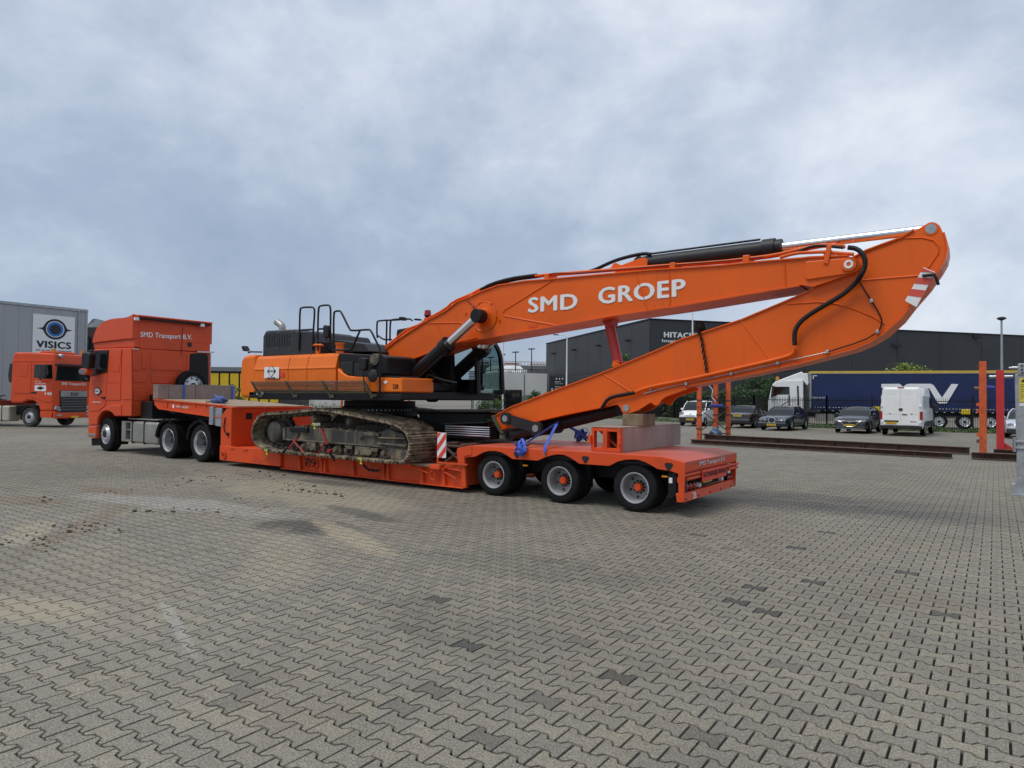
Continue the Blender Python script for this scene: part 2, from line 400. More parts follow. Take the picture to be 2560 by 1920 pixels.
PATCHES = [(*[(-9.965,7.884)][0], 2.6, 1.1, -.15, 's', .72), (*[(-12.323,8.161)][0], 2.2, .8, 0, 's', .35),
  (*[(-7.525,5.832)][0], 0.8, 0.5, .1, 'o', .8), (*[(-10.868,9.137)][0], 1.0, 0.28, 0, 'o', .6), (*[(-7.780,7.043)][0], 1.0, 0.22, -.2, 'o', .6),
  (*[(-6.625,5.805)][0], 1.3, 0.22, -.35, 's', .9), (*[(-6.375,4.630)][0], 1.8, 0.4, -.6, 's', .45),
  (*[(-13.026,5.810)][0], 1.2, .35, .1, 'd', .6), (*[(-12.824,4.497)][0], 1.2, .35, .1, 'd', .6),
  (*[(-10.059,4.289)][0], 2.6, .18, -.72, 'd', .55), (*[(-9.945,3.496)][0], 0.9, .25, -.5, 's', .75), (*[(-6.455,2.254)][0], 0.7, .3, .2, 's', .8),
  (*[(-10.651,5.842)][0], 2.5, .5, .2, 'w', .35), (*[(-5.104,2.787)][0], 0.9, .05, -.35, 'w', .35), (*[(-6.870,3.011)][0], 2.0, .6, -.3, 's', .25), (*[(-3.838,5.934)][0], 1.4, .5, .2, 'o', .22), (*[(-3.503,4.002)][0], 1.0, .35, -.3, 'o', .2), (*[(-2.945,13.362)][0], 2.6, .5, .1, 'o', .3), (*[(-0.549,7.049)][0], .5, .3, 0, 'd', .3)]
PAV = (0.220, 0.201, 0.162)
paving_material('paver_concrete', PAV); paving_material('paver_joint', (0.013, 0.012, 0.010), joint=True); paving_material('far_paving', PAV, far=True)

bm = newbm(); g_ = 1500
v = [bm.verts.new(p) for p in ((-g_, -g_, -.026), (g_, -g_, -.026), (g_, g_, -.026), (-g_, g_, -.026))]; bm.faces.new(v)
ground = struct(obj('ground', bm, 'far_paving'))
# bone-shaped interlocking pavers, 200 x 140 mm pitch, laid in half-offset rows
PX_, PY_, AMP = 0.2037*0.983, 0.1411*0.983, 0.0175
X0J, Y0J = -0.242, 3.921
def paver_template():
    xs = (-.5, -.33, -.20, .20, .33, .5); s = (1, 1, -1, -1, 1, 1)
    def ring(gx, gy, z):
        top = []; bot = []
        for x, q in zip(xs, s):
            xx = x*PX_; xx = max(-PX_/2+gx, min(PX_/2-gx, xx)); yy = PY_/2+AMP*q-gy
            top.append((xx, yy, z)); bot.append((xx, -yy, z))
        return bot+top[::-1]
    lo = ring(.0052, .0048, -.020); hi = ring(.0072, .0068, 0.0)
    V = lo+hi; F = [(i, (i+1) % 12, 12+(i+1) % 12, 12+i) for i in range(12)]
    F += [(12+i, 12+i+1, 12+10-i, 12+11-i) for i in range(5)]
    return np.array(V), np.array(F)
TV, TF = paver_template()
rng = np.random.default_rng(5)
RAD = 25.0
rows = np.arange(int(-3/PY_), int(27/PY_)); cols = np.arange(int(-27/PX_), int(6/PX_))
RR, CC = np.meshgrid(rows, cols, indexing='ij')
cx = X0J + (CC+.5)*PX_ + (RR % 2)*PX_/2; cy = Y0J + RR*PY_
d2 = cx*cx+cy*cy; ang = np.arctan2(cx, cy)        # clockwise from +Y
mk = (d2 < RAD*RAD) & (d2 > 1.5**2) & (ang > math.radians(-35.4-44)) & (ang < math.radians(-35.4+44)) & (cy > 0.4)
cx, cy = cx[mk], cy[mk]; npv = len(cx)
Fw = cx*Fv.x+cy*Fv.y
px_ = 512+680*(cx*R2.x+cy*R2.y-CAM_H*R2.z)/np.maximum(.1, Fw-CAM_H*Fv.z); py_ = 384-680*(cx*U2.x+cy*U2.y-CAM_H*U2.z)/np.maximum(.1, Fw-CAM_H*Fv.z)
tone = rng.uniform(.06, 1, npv)
tone = np.where(rng.random(npv) < .006, rng.uniform(.045, .06, npv), tone); tone = np.where(rng.random(npv) < .0004, 0.028, tone)
for lst, tv in (([(-3.200,8.582),(-1.984,8.580),(-1.475,7.044),(-1.858,6.506),(-1.842,5.942),(-1.546,5.786),(-0.766,8.028),(-0.333,6.670),(-1.915,9.836),(-3.089,3.839),(-1.934,3.858)], .024), ([(-1.216,3.464),(-2.508,8.142),(-2.202,2.862),(-2.132,3.310),(-2.703,3.022)], .045)):      # replaced stones, darker than the rest
    for (qx, qy) in lst: tone[np.argmin((cx-qx)**2+(cy-qy)**2)] = tv
dz = rng.normal(0, .0011, npv); tx = rng.normal(0, .006, npv); ty = rng.normal(0, .006, npv)
inview = (px_ > 2) & (px_ < 1022) & (py_ < 766)
order = np.argsort(np.where(inview, cx*cx+cy*cy, 1e9)); near = set(order[:300].tolist())
far_i = np.array([i for i in range(npv) if i not in near])
def field(idx):
    n = len(idx)
    V = TV[None]+np.zeros((n, 1, 1)); V = V.copy()
    V[:, :, 2] += dz[idx][:, None]+V[:, :, 0]*tx[idx][:, None]+V[:, :, 1]*ty[idx][:, None]
    V[:, :, 0] += cx[idx][:, None]; V[:, :, 1] += cy[idx][:, None]
    F = TF[None]+(np.arange(n)*24)[:, None, None]
    me = bpy.data.meshes.new('paver_field'); V = V.reshape(-1, 3); F = F.reshape(-1, 4)
    me.vertices.add(len(V)); me.vertices.foreach_set('co', V.ravel()); me.loops.add(F.size); me.loops.foreach_set('vertex_index', F.ravel().astype(np.int32))
    me.polygons.add(len(F)); me.polygons.foreach_set('loop_start', np.arange(0, F.size, 4).astype(np.int32)); me.update(calc_edges=True); me.polygons.foreach_set('use_smooth', np.zeros(len(F), dtype=bool))
    a = me.attributes.new('tone', 'FLOAT', 'FACE'); a.data.foreach_set('value', np.repeat(tone[idx], len(TF)).astype(np.float32))
    me.materials.append(MATS['paver_concrete']); return me
o = bpy.data.objects.new('paver_field', field(far_i)); COL.objects.link(o); o.parent = ground; stuff(o)
# a few shared paver meshes of different grey for the nearest, individually laid stones
protos = []
for tval in (0.024, .042, .05, .1, .22, .34, .46, .58, .70, .82, .95):
    me = bpy.data.meshes.new('paver'); me.from_pydata([tuple(p) for p in TV], [], [tuple(int(i) for i in f) for f in TF])
    a = me.attributes.new('tone', 'FLOAT', 'FACE'); a.data.foreach_set('value', [tval]*len(TF)); me.materials.append(MATS['paver_concrete']); protos.append((tval, me))
for i in sorted(near):
    me = min(protos, key=lambda q: abs(q[0]-tone[i]))[1]
    q = bpy.data.objects.new('paver', me); COL.objects.link(q); q.parent = ground
    q.location = (cx[i], cy[i], dz[i]); q.rotation_euler = (ty[i], -tx[i], 0)
# the sand bed seen in the joints
bm = newbm(); ng = 24
a0, a1 = math.radians(-35.4-44), math.radians(-35.4+44)
c0 = [bm.verts.new((math.sin(a0+(a1-a0)*k/ng)*1.4, math.cos(a0+(a1-a0)*k/ng)*1.4, -.0185)) for k in range(ng+1)]
c1 = [bm.verts.new((math.sin(a0+(a1-a0)*k/ng)*(RAD-.05), max(.35, math.cos(a0+(a1-a0)*k/ng)*(RAD-.05)), -.0185)) for k in range(ng+1)]
for k in range(ng): bm.faces.new((c0[k], c0[k+1], c1[k+1], c1[k]))
jb = obj('sand_bed', bm, 'paver_joint', ground)

# ================================================================ WHEELS
def tyre_profile(R, W, rr):
    sh = min(.055, W*.2)
    p = [(rr*R, .018), (rr*R+.012, .004), (.80*R, 0), (.90*R, .004), (.955*R, .016), (.985*R, sh*.6), (R, sh)]
    ng = 4; g0, g1 = sh, W-sh
    for k in range(ng):
        a = g0+(g1-g0)*(k+.5)/ng
        p += [(R, a-.012), (R-.012, a-.008), (R-.012, a+.008), (R, a+.012)]
    return p+[(r, W-o) for r, o in p[6::-1]]
def make_wheel(parent, kind, R, W, loc, face=-1, dual=False, dusty=False):
    """a wheel whose outer face looks along -Y (face=-1) or +Y; returns the rim object with tyre and hub below it"""
    f = -face                      # offsets run inward
    n = 44
    def lt(prof, nn=n): 
        b = newbm(); lathe(b, [(r, o*f) for r, o in prof], n=nn); return b
    rimm = 'rim_silver'
    if kind == 'deep':
        rr = .635
        rim = lt([(rr*R, .002), (rr*R+.006, .012), (rr*R-.012, .010), (.60*R, .022), (.575*R, .05), (.57*R, .10), (.53*R, .13), (.525*R, .20), (.50*R, .215), (.40*R, .218), (.33*R, .205), (.27*R, .205), (.0001, .205)])
        holes = [(.44*R, .212, .05*R)]; hub = [(.0001, .10), (.13*R, .10), (.165*R, .112), (.18*R, .135), (.18*R, .21)]; nh = 6; hubm = 'trailer_red'; nuts = (.255*R, .195, 10, .04*R)
    elif kind == 'drive':
        rr = .63
        rim = lt([(rr*R, .002), (rr*R+.006, .012), (rr*R-.012, .012), (.595*R, .03), (.575*R, .07), (.56*R, .15), (.54*R, .21), (.42*R, .225), (.34*R, .20), (.22*R, .20), (.0001, .20)])
        holes = [(.45*R, .216, .065*R)]; hub = [(.0001, .12), (.12*R, .12), (.16*R, .14), (.17*R, .205)]; nh = 8; hubm = 'dark_grey'; nuts = (.27*R, .195, 10, .03*R)
    elif kind == 'steer':
        rr = .58
        rim = lt([(rr*R, .004), (rr*R+.006, .014), (rr*R-.014, .02), (.53*R, .075), (.47*R, .06), (.42*R, .0), (.38*R, -.03), (.25*R, -.03), (.24*R, .01), (.0001, .02)])
        holes = [(.325*R, -.032, .03*R)]; hub = [(.0001, -.045), (.15*R, -.045), (.19*R, -.03), (.2*R, .01)]; nh = 10; hubm = 'dark_grey'; nuts = None
    elif kind == 'trailer8':
        rr = .62
        rim = lt([(rr*R, .002), (rr*R+.006, .012), (.58*R, .03), (.55*R, .05), (.44*R, .035), (.40*R, .06), (.28*R, .05), (.0001, .05)])
        holes = [(.475*R, .036, .06*R)]; hub = [(.0001, -.02), (.12*R, -.02), (.17*R, .0), (.18*R, .05)]; nh = 8; hubm = 'dark_grey'; nuts = None
    else:                          # passenger car, five twin spokes
        rr = .66; rim = lt([(rr*R, .002), (rr*R+.004, .012), (.61*R, .012), (.59*R, .06), (.3*R, .07), (.0001, .07)], 28)
        holes = []; hub = [(.0001, .012), (.13*R, .012), (.15*R, .03), (.15*R, .07)]; nh = 0; hubm = 'rim_silver'; nuts = None
    if kind in ('deep', 'drive'):          # bright flange ring; dished disc behind it has its shade painted in
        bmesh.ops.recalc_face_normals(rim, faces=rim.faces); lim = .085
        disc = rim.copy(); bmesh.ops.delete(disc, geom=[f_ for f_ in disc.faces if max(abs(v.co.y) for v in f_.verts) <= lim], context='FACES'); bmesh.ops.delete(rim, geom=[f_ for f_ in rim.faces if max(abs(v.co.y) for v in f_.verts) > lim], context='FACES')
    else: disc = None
    wo = obj('wheel', rim, 'dark_grey' if kind == 'car' else rimm, parent, smooth=35, loc=loc)
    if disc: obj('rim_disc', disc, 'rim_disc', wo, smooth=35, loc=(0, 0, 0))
    obj('tyre', lt(tyre_profile(R, W, rr-.005)), 'rubber_dusty' if dusty else 'rubber', wo, smooth=40, loc=(0, 0, 0))
    if dual:
        b = lt([(r, o+W+.05) for r, o in tyre_profile(R, W, rr-.005)]); obj('inner_tyre', b, 'rubber', wo, smooth=40, loc=(0, 0, 0))
    b = newbm(); lathe(b, [(r, o*f) for r, o in hub], n=24); obj('hub', b, hubm, wo, smooth=35, loc=(0, 0, 0))
    b = newbm(); done = False
    for rad, off, hr in holes:
        for k in range(nh):
            t = 2*PI*(k+.3)/nh; c = Vector((rad*math.cos(t), 0, rad*math.sin(t)))
            cyl(b, c+Vector((0, off*f-f*.006, 0)), c+Vector((0, off*f+.02*f, 0)), hr, n=10); done = True
    if done: stuff(obj('hand_hole', b, 'lettering_black', wo, loc=(0, 0, 0), keep=True))
    else: b.free()
    if kind == 'car':
        b = newbm()
        for k in range(10):
            t = 2*PI*(k//2)/5+(.16 if k % 2 else -.16); t0 = 2*PI*(k//2)/5+(.1 if k % 2 else -.1)
            cyl(b, (.13*R*math.cos(t0), .03*f, .13*R*math.sin(t0)), (.61*R*math.cos(t), .022*f, .61*R*math.sin(t)), .03*R+.004, n=6)
        obj('spoke', b, 'rim_silver', wo, loc=(0, 0, 0))
    if nuts:
        b = newbm(); rad, off, cnt, hr = nuts
        for k in range(cnt):
            t = 2*PI*k/cnt; c = Vector((rad*math.cos(t), 0, rad*math.sin(t))); cyl(b, c+Vector((0, (off-.025)*f, 0)), c+Vector((0, (off+.01)*f, 0)), hr, n=6)
        stuff(obj('wheel_nut', b, 'black_metal', wo, loc=(0, 0, 0), keep=True))
    return wo
def place_wheel(proto, parent, loc):
    return copy_tree(proto, parent, loc)

# ================================================================ LOW LOADER TRAILER
TY0, TY1 = 9.69, 12.15
TB = (-9.6, 10.92, 0)
tr = thing('low_loader_trailer', 'long orange-red low loader trailer with three rear axles, carrying the excavator', 'trailer', TB)
def rel(p): return (p[0]-TB[0], p[1]-TB[1], p[2]-TB[2])
# gooseneck
gs = [(-19.134,1.602),(-15.799,1.478),(-15.789,1.184),(-16.350,1.198),(-18.829,1.348),(-19.009,1.447),(-19.116,1.466)]
bm = newbm(); prism(bm, gs, TY0, TY0+.035); gb = obj('gooseneck_beam', bm, 'trailer_red', tr, bevel=.008)
bm = newbm(); prism(bm, gs, TY1-.035, TY1); obj('gooseneck_beam', bm, 'trailer_red', tr, bevel=.008)
bm = newbm()
for zt in (0, 1):
    pth = gs[:2] if not zt else [gs[5], gs[4], gs[3], gs[2]]
    strip(bm, pth, TY0-.03, TY0+.12, .02)
for x in (-18.4, -17.7, -17.0, -16.5): box(bm, x-.01, x+.01, TY0-.025, TY0+.02, 1.36-(x+19)*-.03, 1.55)
obj('flange', bm, 'trailer_red', gb)
bm = newbm(); prism(bm, [(-19.15, 1.615), (-15.37, 1.455), (-15.37, 1.415), (-19.15, 1.575)], TY0+.01, TY1-.01); dk = obj('gooseneck_deck', bm, 'trailer_red', tr, bevel=.005)
bm = newbm(); box(bm, -18.7, -16.2, 10.3, 11.5, 1.18, 1.5); obj('gooseneck_box', bm, 'black_metal', tr, bevel=.02)
mat('deck_timber', (0.30, 0.22, 0.15), .85, var=.25, scale=4, dirt=(0.38, 0.3, 0.2), damt=.5, dscale=1.5, bump=.3)
for k in range(8):
    y0 = TY0+.16+k*.273; bm = newbm(); prism(bm, [(-18.95, 1.627), (-15.42, 1.478), (-15.42, 1.462), (-18.95, 1.607)], y0, y0+.262); obj('plank', bm, 'deck_timber', dk, bevel=.004)
bm = newbm(); prism(bm, [(-15.83, .14), (-15.375, .14), (-15.375, 1.412), (-15.60, 1.412), (-15.83, 1.22)], TY0, TY0+.04); prism(bm, [(-15.83, .14), (-15.375, .14), (-15.375, 1.412), (-15.60, 1.412), (-15.83, 1.22)], TY1-.04, TY1)
box(bm, -15.43, -15.37, TY0+.02, TY1-.02, .45, 1.41); box(bm, -15.83, -15.79, TY0+.02, TY1-.02, .14, 1.1)
gw = obj('gooseneck_rear_wall', bm, 'trailer_red', tr, bevel=.008)
bm = newbm(); prism(bm, [(10.086,1.311),(10.255,1.303),(10.255,1.146),(10.083,1.155)], -15.372, -15.362, 'X'); obj('lashing_window', bm, 'lettering_black', gw)
bm = newbm(); tube(bm, [(-15.62, TY0-.01, 1.2), (-15.66, TY0-.03, .95), (-15.6, TY0-.02, .80), (-15.5, TY0-.02, .78)], .014, it=2); box(bm, -15.52, -15.45, TY0-.04, TY0, .75, .82); obj('air_hose', bm, 'hose', tr)
# grey support leg beside the neck
bm = newbm(); lg = [(-16.234,1.460),(-16.072,1.457),(-16.086,0.997),(-16.253,1.003)]; prism(bm, lg, 9.62, 9.68); lg2 = [(-16.086,1.427),(-15.772,1.418),(-15.775,0.958),(-16.070,0.981)]; prism(bm, lg2, 9.67, 9.72)
obj('support_leg', bm, 'galvanised', tr, bevel=.008)
# bed, front section then the lowered main section
bm = newbm(); box(bm, -15.84, -13.38, TY0-.012, TY0+.05, .125, .485); box(bm, -15.84, -13.38, TY1-.05, TY1+.012, .125, .485); box(bm, -15.80, -13.38, TY0+.05, TY1-.05, .44, .475); box(bm, -13.42, -13.385, TY0+.04, TY1-.04, .125, .45)
fb = obj('bed_front', bm, 'trailer_red', tr, bevel=.008)
bm = newbm()
for x in (-15.3, -14.75): box(bm, x-.09, x+.09, TY0-.03, TY0-.012, .43, .46)
obj('tread_plate', bm, 'trailer_red', fb)
bm = newbm()
box(bm, -13.375, -7.96, TY0+.07, TY0+.10, .10, .43); box(bm, -13.375, -7.96, TY1-.10, TY1-.07, .10, .43)
box(bm, -13.375, -7.96, TY0-.01, TY0+.16, .078, .10); box(bm, -13.375, -7.96, TY1-.16, TY1+.01, .078, .10)
box(bm, -13.375, -7.96, TY0+.01, TY1-.01, .405, .43)
for y in (10.4, 11.4): box(bm, -13.37, -7.97, y-.1, y+.1, .10, .40)
bd = obj('bed_main', bm, 'trailer_red', tr, bevel=.005)
for x in (-12.72, -11.97, -11.85, -10.95, -10.05, -9.93, -9.0, -8.45):
    bm = newbm(); prism(bm, [(x-.05, .10), (x+.05, .10), (x+.012, .40), (x-.012, .40)], TY0+.0, TY0+.07); obj('stiffener', bm, 'trailer_red', bd)
def dring(x, y, z, r=.075):
    b = newbm(); tube(b, [(x+r*math.cos(t), y-.012*math.sin(t), z+r*1.15*math.sin(t)) for t in [2*PI*k/16 for k in range(17)]], .014, 6, cap=False); return b
for x, z in ((-15.62, .27), (-12.5, .24), (-12.2, .24), (-8.68, .27)): obj('lashing_ring', dring(x, TY0-.035 if x < -13.4 or x > -9 else TY0+.05, z), 'trailer_red', tr, smooth=60)
bm = newbm(); box(bm, -13.95, -13.83, TY0-.03, TY0-.012, .30, .345); obj('side_marker', bm, 'amber', tr, bevel=.004)
bm = newbm(); box(bm, -9.7, -8.62, TY0-.06, TY0+.25, .432, .468); obj('edge_timber', bm, 'timber', tr, bevel=.006)
bm = newbm(); box(bm, -9.3, -9.22, TY0-.10, TY0+.02, .40, .47); box(bm, -8.7, -8.46, TY0-.10, TY0+.03, .405, .485); tube(bm, [(-9.2, TY0-.05, .40), (-8.8, TY0-.03, .31)], .012, 6); obj('extension_bracket', bm, 'trailer_red', tr, bevel=.005)
# front upright of the axle section
bm = newbm(); prism(bm, [(-8.103,0.815),(-7.765,0.891),(-7.762,0.707),(-7.936,0.680),(-7.885,0.101),(-7.969,0.099),(-8.017,0.441),(-8.080,0.465)], TY0-.012, TY0+.04)
up_ = [(-8.103,0.815),(-7.765,0.891),(-7.762,0.707),(-7.936,0.680),(-7.885,0.101),(-7.969,0.099),(-8.017,0.441),(-8.080,0.465)]
prism(bm, up_, TY1-.04, TY1+.01); box(bm, -8.04, -7.98, TY0+.04, TY1-.04, .12, .80); obj('axle_front_plate', bm, 'trailer_red', tr, bevel=.006)
bm = newbm(); tube(bm, [(-8.42, TY0-.015, .36), (-8.12, TY0-.015, .26)], .012, 6); tube(bm, [(-8.42, TY0-.015, .44), (-8.0, TY0-.015, .40)], .012, 6); tube(bm, [(-8.5, TY0-.015, .46), (-8.42, TY0-.04, .39), (-8.34, TY0-.04, .47)], .012, 6); obj('ramp_lever', bm, 'trailer_red', tr)
# side skirts with wheel arches
sk_top = [(-7.952,0.838),(-7.769,0.875),(-5.324,0.891)][1:2] + [(-5.293,0.894),(-4.084,0.889),(-3.733,0.827)]
sk = [(-8.123,0.799),(-7.952,0.838),(-7.769,0.875)] + sk_top[1:] + [(-3.752,0.242),(-3.836,0.320),(-3.843,0.653),(-3.962,0.683),(-4.175,0.701),(-4.270,0.750),(-4.365,0.790),(-4.485,0.819),(-4.606,0.819),(-4.717,0.806),(-4.841,0.770),(-4.986,0.693)] + [(-5.526,0.692),(-5.612,0.739),(-5.711,0.787),(-5.811,0.818),(-5.937,0.822),(-6.065,0.798),(-6.194,0.756),(-6.337,0.694),(-6.866,0.689),(-6.978,0.746),(-7.092,0.790),(-7.236,0.809),(-7.381,0.801),(-7.513,0.767),(-7.691,0.682),(-8.120,0.627)]
bm = newbm(); prism(bm, sk, TY0, TY0+.03); prism(bm, sk, TY1-.03, TY1); skirt = obj('side_skirt', bm, 'trailer_red', tr, bevel=.006)
for c_ in ([(-7.851,0.741),(-6.763,0.770),(-5.412,0.771)] + [(-3.989,0.754)]):
    bm = newbm(); x, z = c_; prism(bm, [(x-.068, z+.035), (x-.04, z+.052), (x+.04, z+.052), (x+.068, z+.035), (x+.06, z), (x+.03, z-.04), (x+.03, z-.058), (x-.03, z-.058), (x-.03, z-.04), (x-.06, z)], TY0-.003, TY0+.01); obj('stake_pocket', bm, 'lettering_black', skirt)  # flat black plate painted as the dark inside an open pocket
# deck
bm = newbm(); dp = [(-7.97, .845), (-7.78, .882), (-5.3, .897), (-4.09, .892), (-3.735, .831)]
prism(bm, dp+[(x, z-.05) for x, z in dp[::-1]], TY0+.028, TY1-.028); deck = obj('axle_deck', bm, 'checker_red', tr, bevel=.004)
# raised tread bars on the deck (pressed checker pattern)
bm = newbm()
def deck_z(x):
    for (a, b) in zip(dp, dp[1:]):
        if a[0] <= x <= b[0]: return a[1]+(b[1]-a[1])*(x-a[0])/(b[0]-a[0])
    return dp[-1][1]
ix = 0; x = -7.9
while x < -3.78:
    y = TY0+.06+(ix % 2)*.03
    while y < TY1-.06:
        z = deck_z(x); a = .016 if ix % 2 else -.016
        q = [(x-.012, y-a*.8-.004), (x-.012, y-a*.8+.004), (x+.012, y+a*.8+.004), (x+.012, y+a*.8-.004)]
        vv = [bm.verts.new((X_, Y_, deck_z(X_)+.0035)) for X_, Y_ in q]; bm.faces.new(vv)
        y += .06
    x += .045; ix += 1
mat('tread_highlight', (0.66, 0.20, 0.13), .45, var=.2, scale=2)  # lighter red painted on the flat bars in place of shading contrast
stuff(obj('tread_pattern', bm, 'tread_highlight', deck, keep=True))
# undergear
bm = newbm(); box(bm, -7.9, -3.95, 10.35, 11.5, .42, .80); box(bm, -7.95, -3.9, TY0+.10, TY1-.10, .72, .80); obj('axle_frame', bm, 'black_metal', tr, bevel=.01)
for x in (-4.58, -5.95, -7.33):
    bm = newbm(); cyl(bm, (x, 9.95, .375), (x, 11.9, .375), .075, n=14); box(bm, x+.15, x+.35, 10.1, 10.3, .25, .7); cyl(bm, (x+.3, 10.2, .4), (x+.3, 10.2, .72), .11, n=14); obj('axle', bm, 'black_metal', tr)
wp = make_wheel(tr, 'deep', .375, .235, rel((-4.58, 9.755, .375)), -1, dual=True)
for x in (-5.95, -7.33): place_wheel(wp, tr, rel((x, 9.755, .375)))
wq = make_wheel(tr, 'deep', .375, .235, rel((-4.58, 12.09, .375)), 1, dual=True)
for x in (-5.95, -7.33): place_wheel(wq, tr, rel((x, 12.09, .375)))
for x in (-6.62, -4.07):
    bm = newbm(); box(bm, x-.05, x+.05, TY0+.035, TY0+.07, .575, .605); obj('side_marker', bm, 'amber', tr, bevel=.01)
bm = newbm(); box(bm, -4.0, -3.93, TY0+.03, TY0+.10, .50, .58); obj('data_plate', bm, 'white_paint', tr, bevel=.003)
bm = newbm(); box(bm, -4.03, -3.80, TY0+.06, TY0+.3, .30, .66); obj('valve_box', bm, 'black_metal', tr, bevel=.01)
# rear end
RX = -3.745
bm = newbm(); prism(bm, [(RX-.05, .66), (RX+.005, .68), (RX+.003, .828), (RX-.05, .83)], TY0+.002, TY1-.002); rp = obj('rear_panel', bm, 'trailer_red', tr, bevel=.006)
bm = newbm(); box(bm, RX-.20, RX-.14, TY0+.03, TY1-.03, .36, .70); obj('rear_recess', bm, 'black_metal', tr)
bm = newbm(); prism(bm, [(RX-.12, .225), (RX-.005, .235), (RX-.03, .36), (RX-.14, .36)], TY0+.01, TY1-.01); bu = obj('rear_bumper', bm, 'trailer_red', tr, bevel=.008)
for k, (a, b_) in enumerate([(9.790,0.268),(10.318,0.271),(10.842,0.273),(11.365,0.272),(11.895,0.274)]):
    bm = newbm(); box(bm, RX-.045, RX-.004, a-.035, a+.035, b_-.014, b_+.014); obj('lamp_slot', bm, 'lamp_red', bu, bevel=.004)
bm = newbm()
for (y0, y1, z) in ((TY0+.03, TY1+.14, .625), (TY0+.10, TY0+.82, .565), (11.75, TY1+.11, .565)): cyl(bm, (RX-.02, y0, z), (RX-.02, y1, z), .026, n=12)
box(bm, RX-.08, RX-.03, TY0+.02, TY1+.05, .655, .672); box(bm, RX-.12, RX-.07, TY0+.02, TY0+.85, .52, .60); box(bm, RX-.12, RX-.07, 11.6, TY1, .52, .60)
obj('rear_rail', bm, 'trailer_red', tr, smooth=40)
for p in [(9.953,0.431),(10.108,0.427),(10.264,0.426),(11.924,0.392),(12.063,0.393),(12.227,0.391)]:
    bm = newbm(); lathe(bm, [(.0001, .03), (.03, .028), (.052, .012), (.058, 0), (.058, -.06)], (RX-.07, p[0], p[1]), axis='X', n=20); o = obj('tail_lamp', bm, 'lamp_red', tr, smooth=40)
    bm = newbm(); lathe(bm, [(.060, -.07), (.060, .008), (.066, .006), (.066, -.07)], (RX-.07, p[0], p[1]), axis='X', n=20); obj('bezel', bm, 'black_metal', o, loc=(0, 0, 0))
for p in [(10.491,0.414),(11.564,0.416)]:
    bm = newbm(); lathe(bm, [(.0001, .02), (.03, .018), (.04, 0), (.04, -.05)], (RX-.06, p[0], p[1]), axis='X', n=16); obj('reversing_lamp', bm, 'white_paint', tr, smooth=40)
pl = [(10.630,0.393),(11.030,0.400),(11.029,0.450),(10.630,0.459)]
bm = newbm(); box(bm, RX-.06, RX-.045, pl[0][0], pl[1][0], .43, .52); npl = obj('number_plate', bm, 'plate_yellow', tr)
mat('board_red', (0.80, 0.055, 0.03), .45, var=.05)
bd_ = [(10.379,0.692),(11.515,0.692),(11.505,0.517),(10.401,0.502)]
bm = newbm(); box(bm, RX+.012, RX+.03, bd_[0][0], bd_[1][0]+.02, .475, .66); sb = obj('notice_board', bm, 'board_red', tr, bevel=.006)
text('lettering', 'UITZONDERLIJK VERVOER', (RX+.03, bd_[0][0]+.03, .515), (0, bd_[1][0]-bd_[0][0]-.05, 0), (0, 0, .105), 'lettering_black', sb, bold=.02, loc=(0, 0, 0), depth=.002)
tq = [(10.270,0.735),(11.524,0.726),(11.523,0.792),(10.269,0.792)]
text('lettering', 'SMD Transport B.V.', (RX+.006, tq[0][0], .715), (0, tq[1][0]-tq[0][0], 0), (0, 0, .085), 'lettering_white', rp, bold=.015, loc=(0, 0, 0))
tq = [(10.075,0.251),(10.219,0.248)]
text('fleet_number', '28', (RX-.012, tq[0][0], .245), (0, tq[1][0]-tq[0][0], 0), (-.018, 0, .10), 'lettering_white', bu, bold=.02, loc=(0, 0, 0))
text('lettering', 'SMD-GROEP', (-17.95, TY0-.004, 1.405), (.62, 0, -.02), (0, 0, .055), 'lettering_white', gb, bold=.01, loc=(0, 0, 0))
bm = newbm(); lathe(bm, [(.0001, -.004), (.05, -.004), (.05, 0)], (-18.1, TY0-.002, 1.435), n=20); obj('emblem', bm, 'lettering_white', gb, loc=(0, 0, 0))
text('fleet_number', '79', (-12.62, TY0+.064, .18), (.42, 0, 0), (0, 0, .18), 'lettering_black', bd, bold=.02, loc=(0, 0, 0))
# hatched marker board at the step of the bed
mat('hatch_red', (0.72, 0.05, 0.03), .5, var=.08)
wb = [(-8.544,1.092),(-8.329,1.107),(-8.307,0.647),(-8.521,0.623)]
x0, x1, z0, z1 = wb[0][0], wb[1][0], wb[3][1], wb[0][1]
bm = newbm(); box(bm, x0, x1, 9.62, 9.632, z0, z1); mb = obj('marker_board', bm, 'white_paint', tr, bevel=.004)
def hatch(parent, x0, x1, z0, z1, y, n=3, slope=1.0, lean=1):
    """diagonal red bars clipped to the board"""
    w_, h_ = x1-x0, z1-z0; per = (h_+w_*slope)/n
    for k in range(-1, n+1):
        b0 = k*per
        pts = []
        for (u, d) in ((0, 0), (w_, 0), (w_, per*.5), (0, per*.5)):
            pts.append((u, b0+d+(u*slope if lean > 0 else (w_-u)*slope)-w_*slope*.5))
        # clip polygon to 0..h_
        def clip(P, f, lim, sgn):
            R_ = []
            for i in range(len(P)):
                a, b = P[i], P[(i+1) % len(P)]; ia, ib = sgn*(a[1]-lim) >= 0, sgn*(b[1]-lim) >= 0
                if ia: R_.append(a)
                if ia != ib: t = (lim-a[1])/(b[1]-a[1]); R_.append((a[0]+(b[0]-a[0])*t, lim))
            return R_
        q = clip(clip(pts, 0, 0.006, 1), 0, h_-.006, -1)
        if len(q) > 2:
            b = newbm(); prism(b, [(x0+.004+u*(w_-.008)/w_, z0+v_) for u, v_ in q], y-.003, y+.001); obj('red_stripe', b, 'hatch_red', parent, loc=(0, 0, 0))
hatch(mb, x0, x1, z0, z1, 9.62, n=3, slope=1.15)
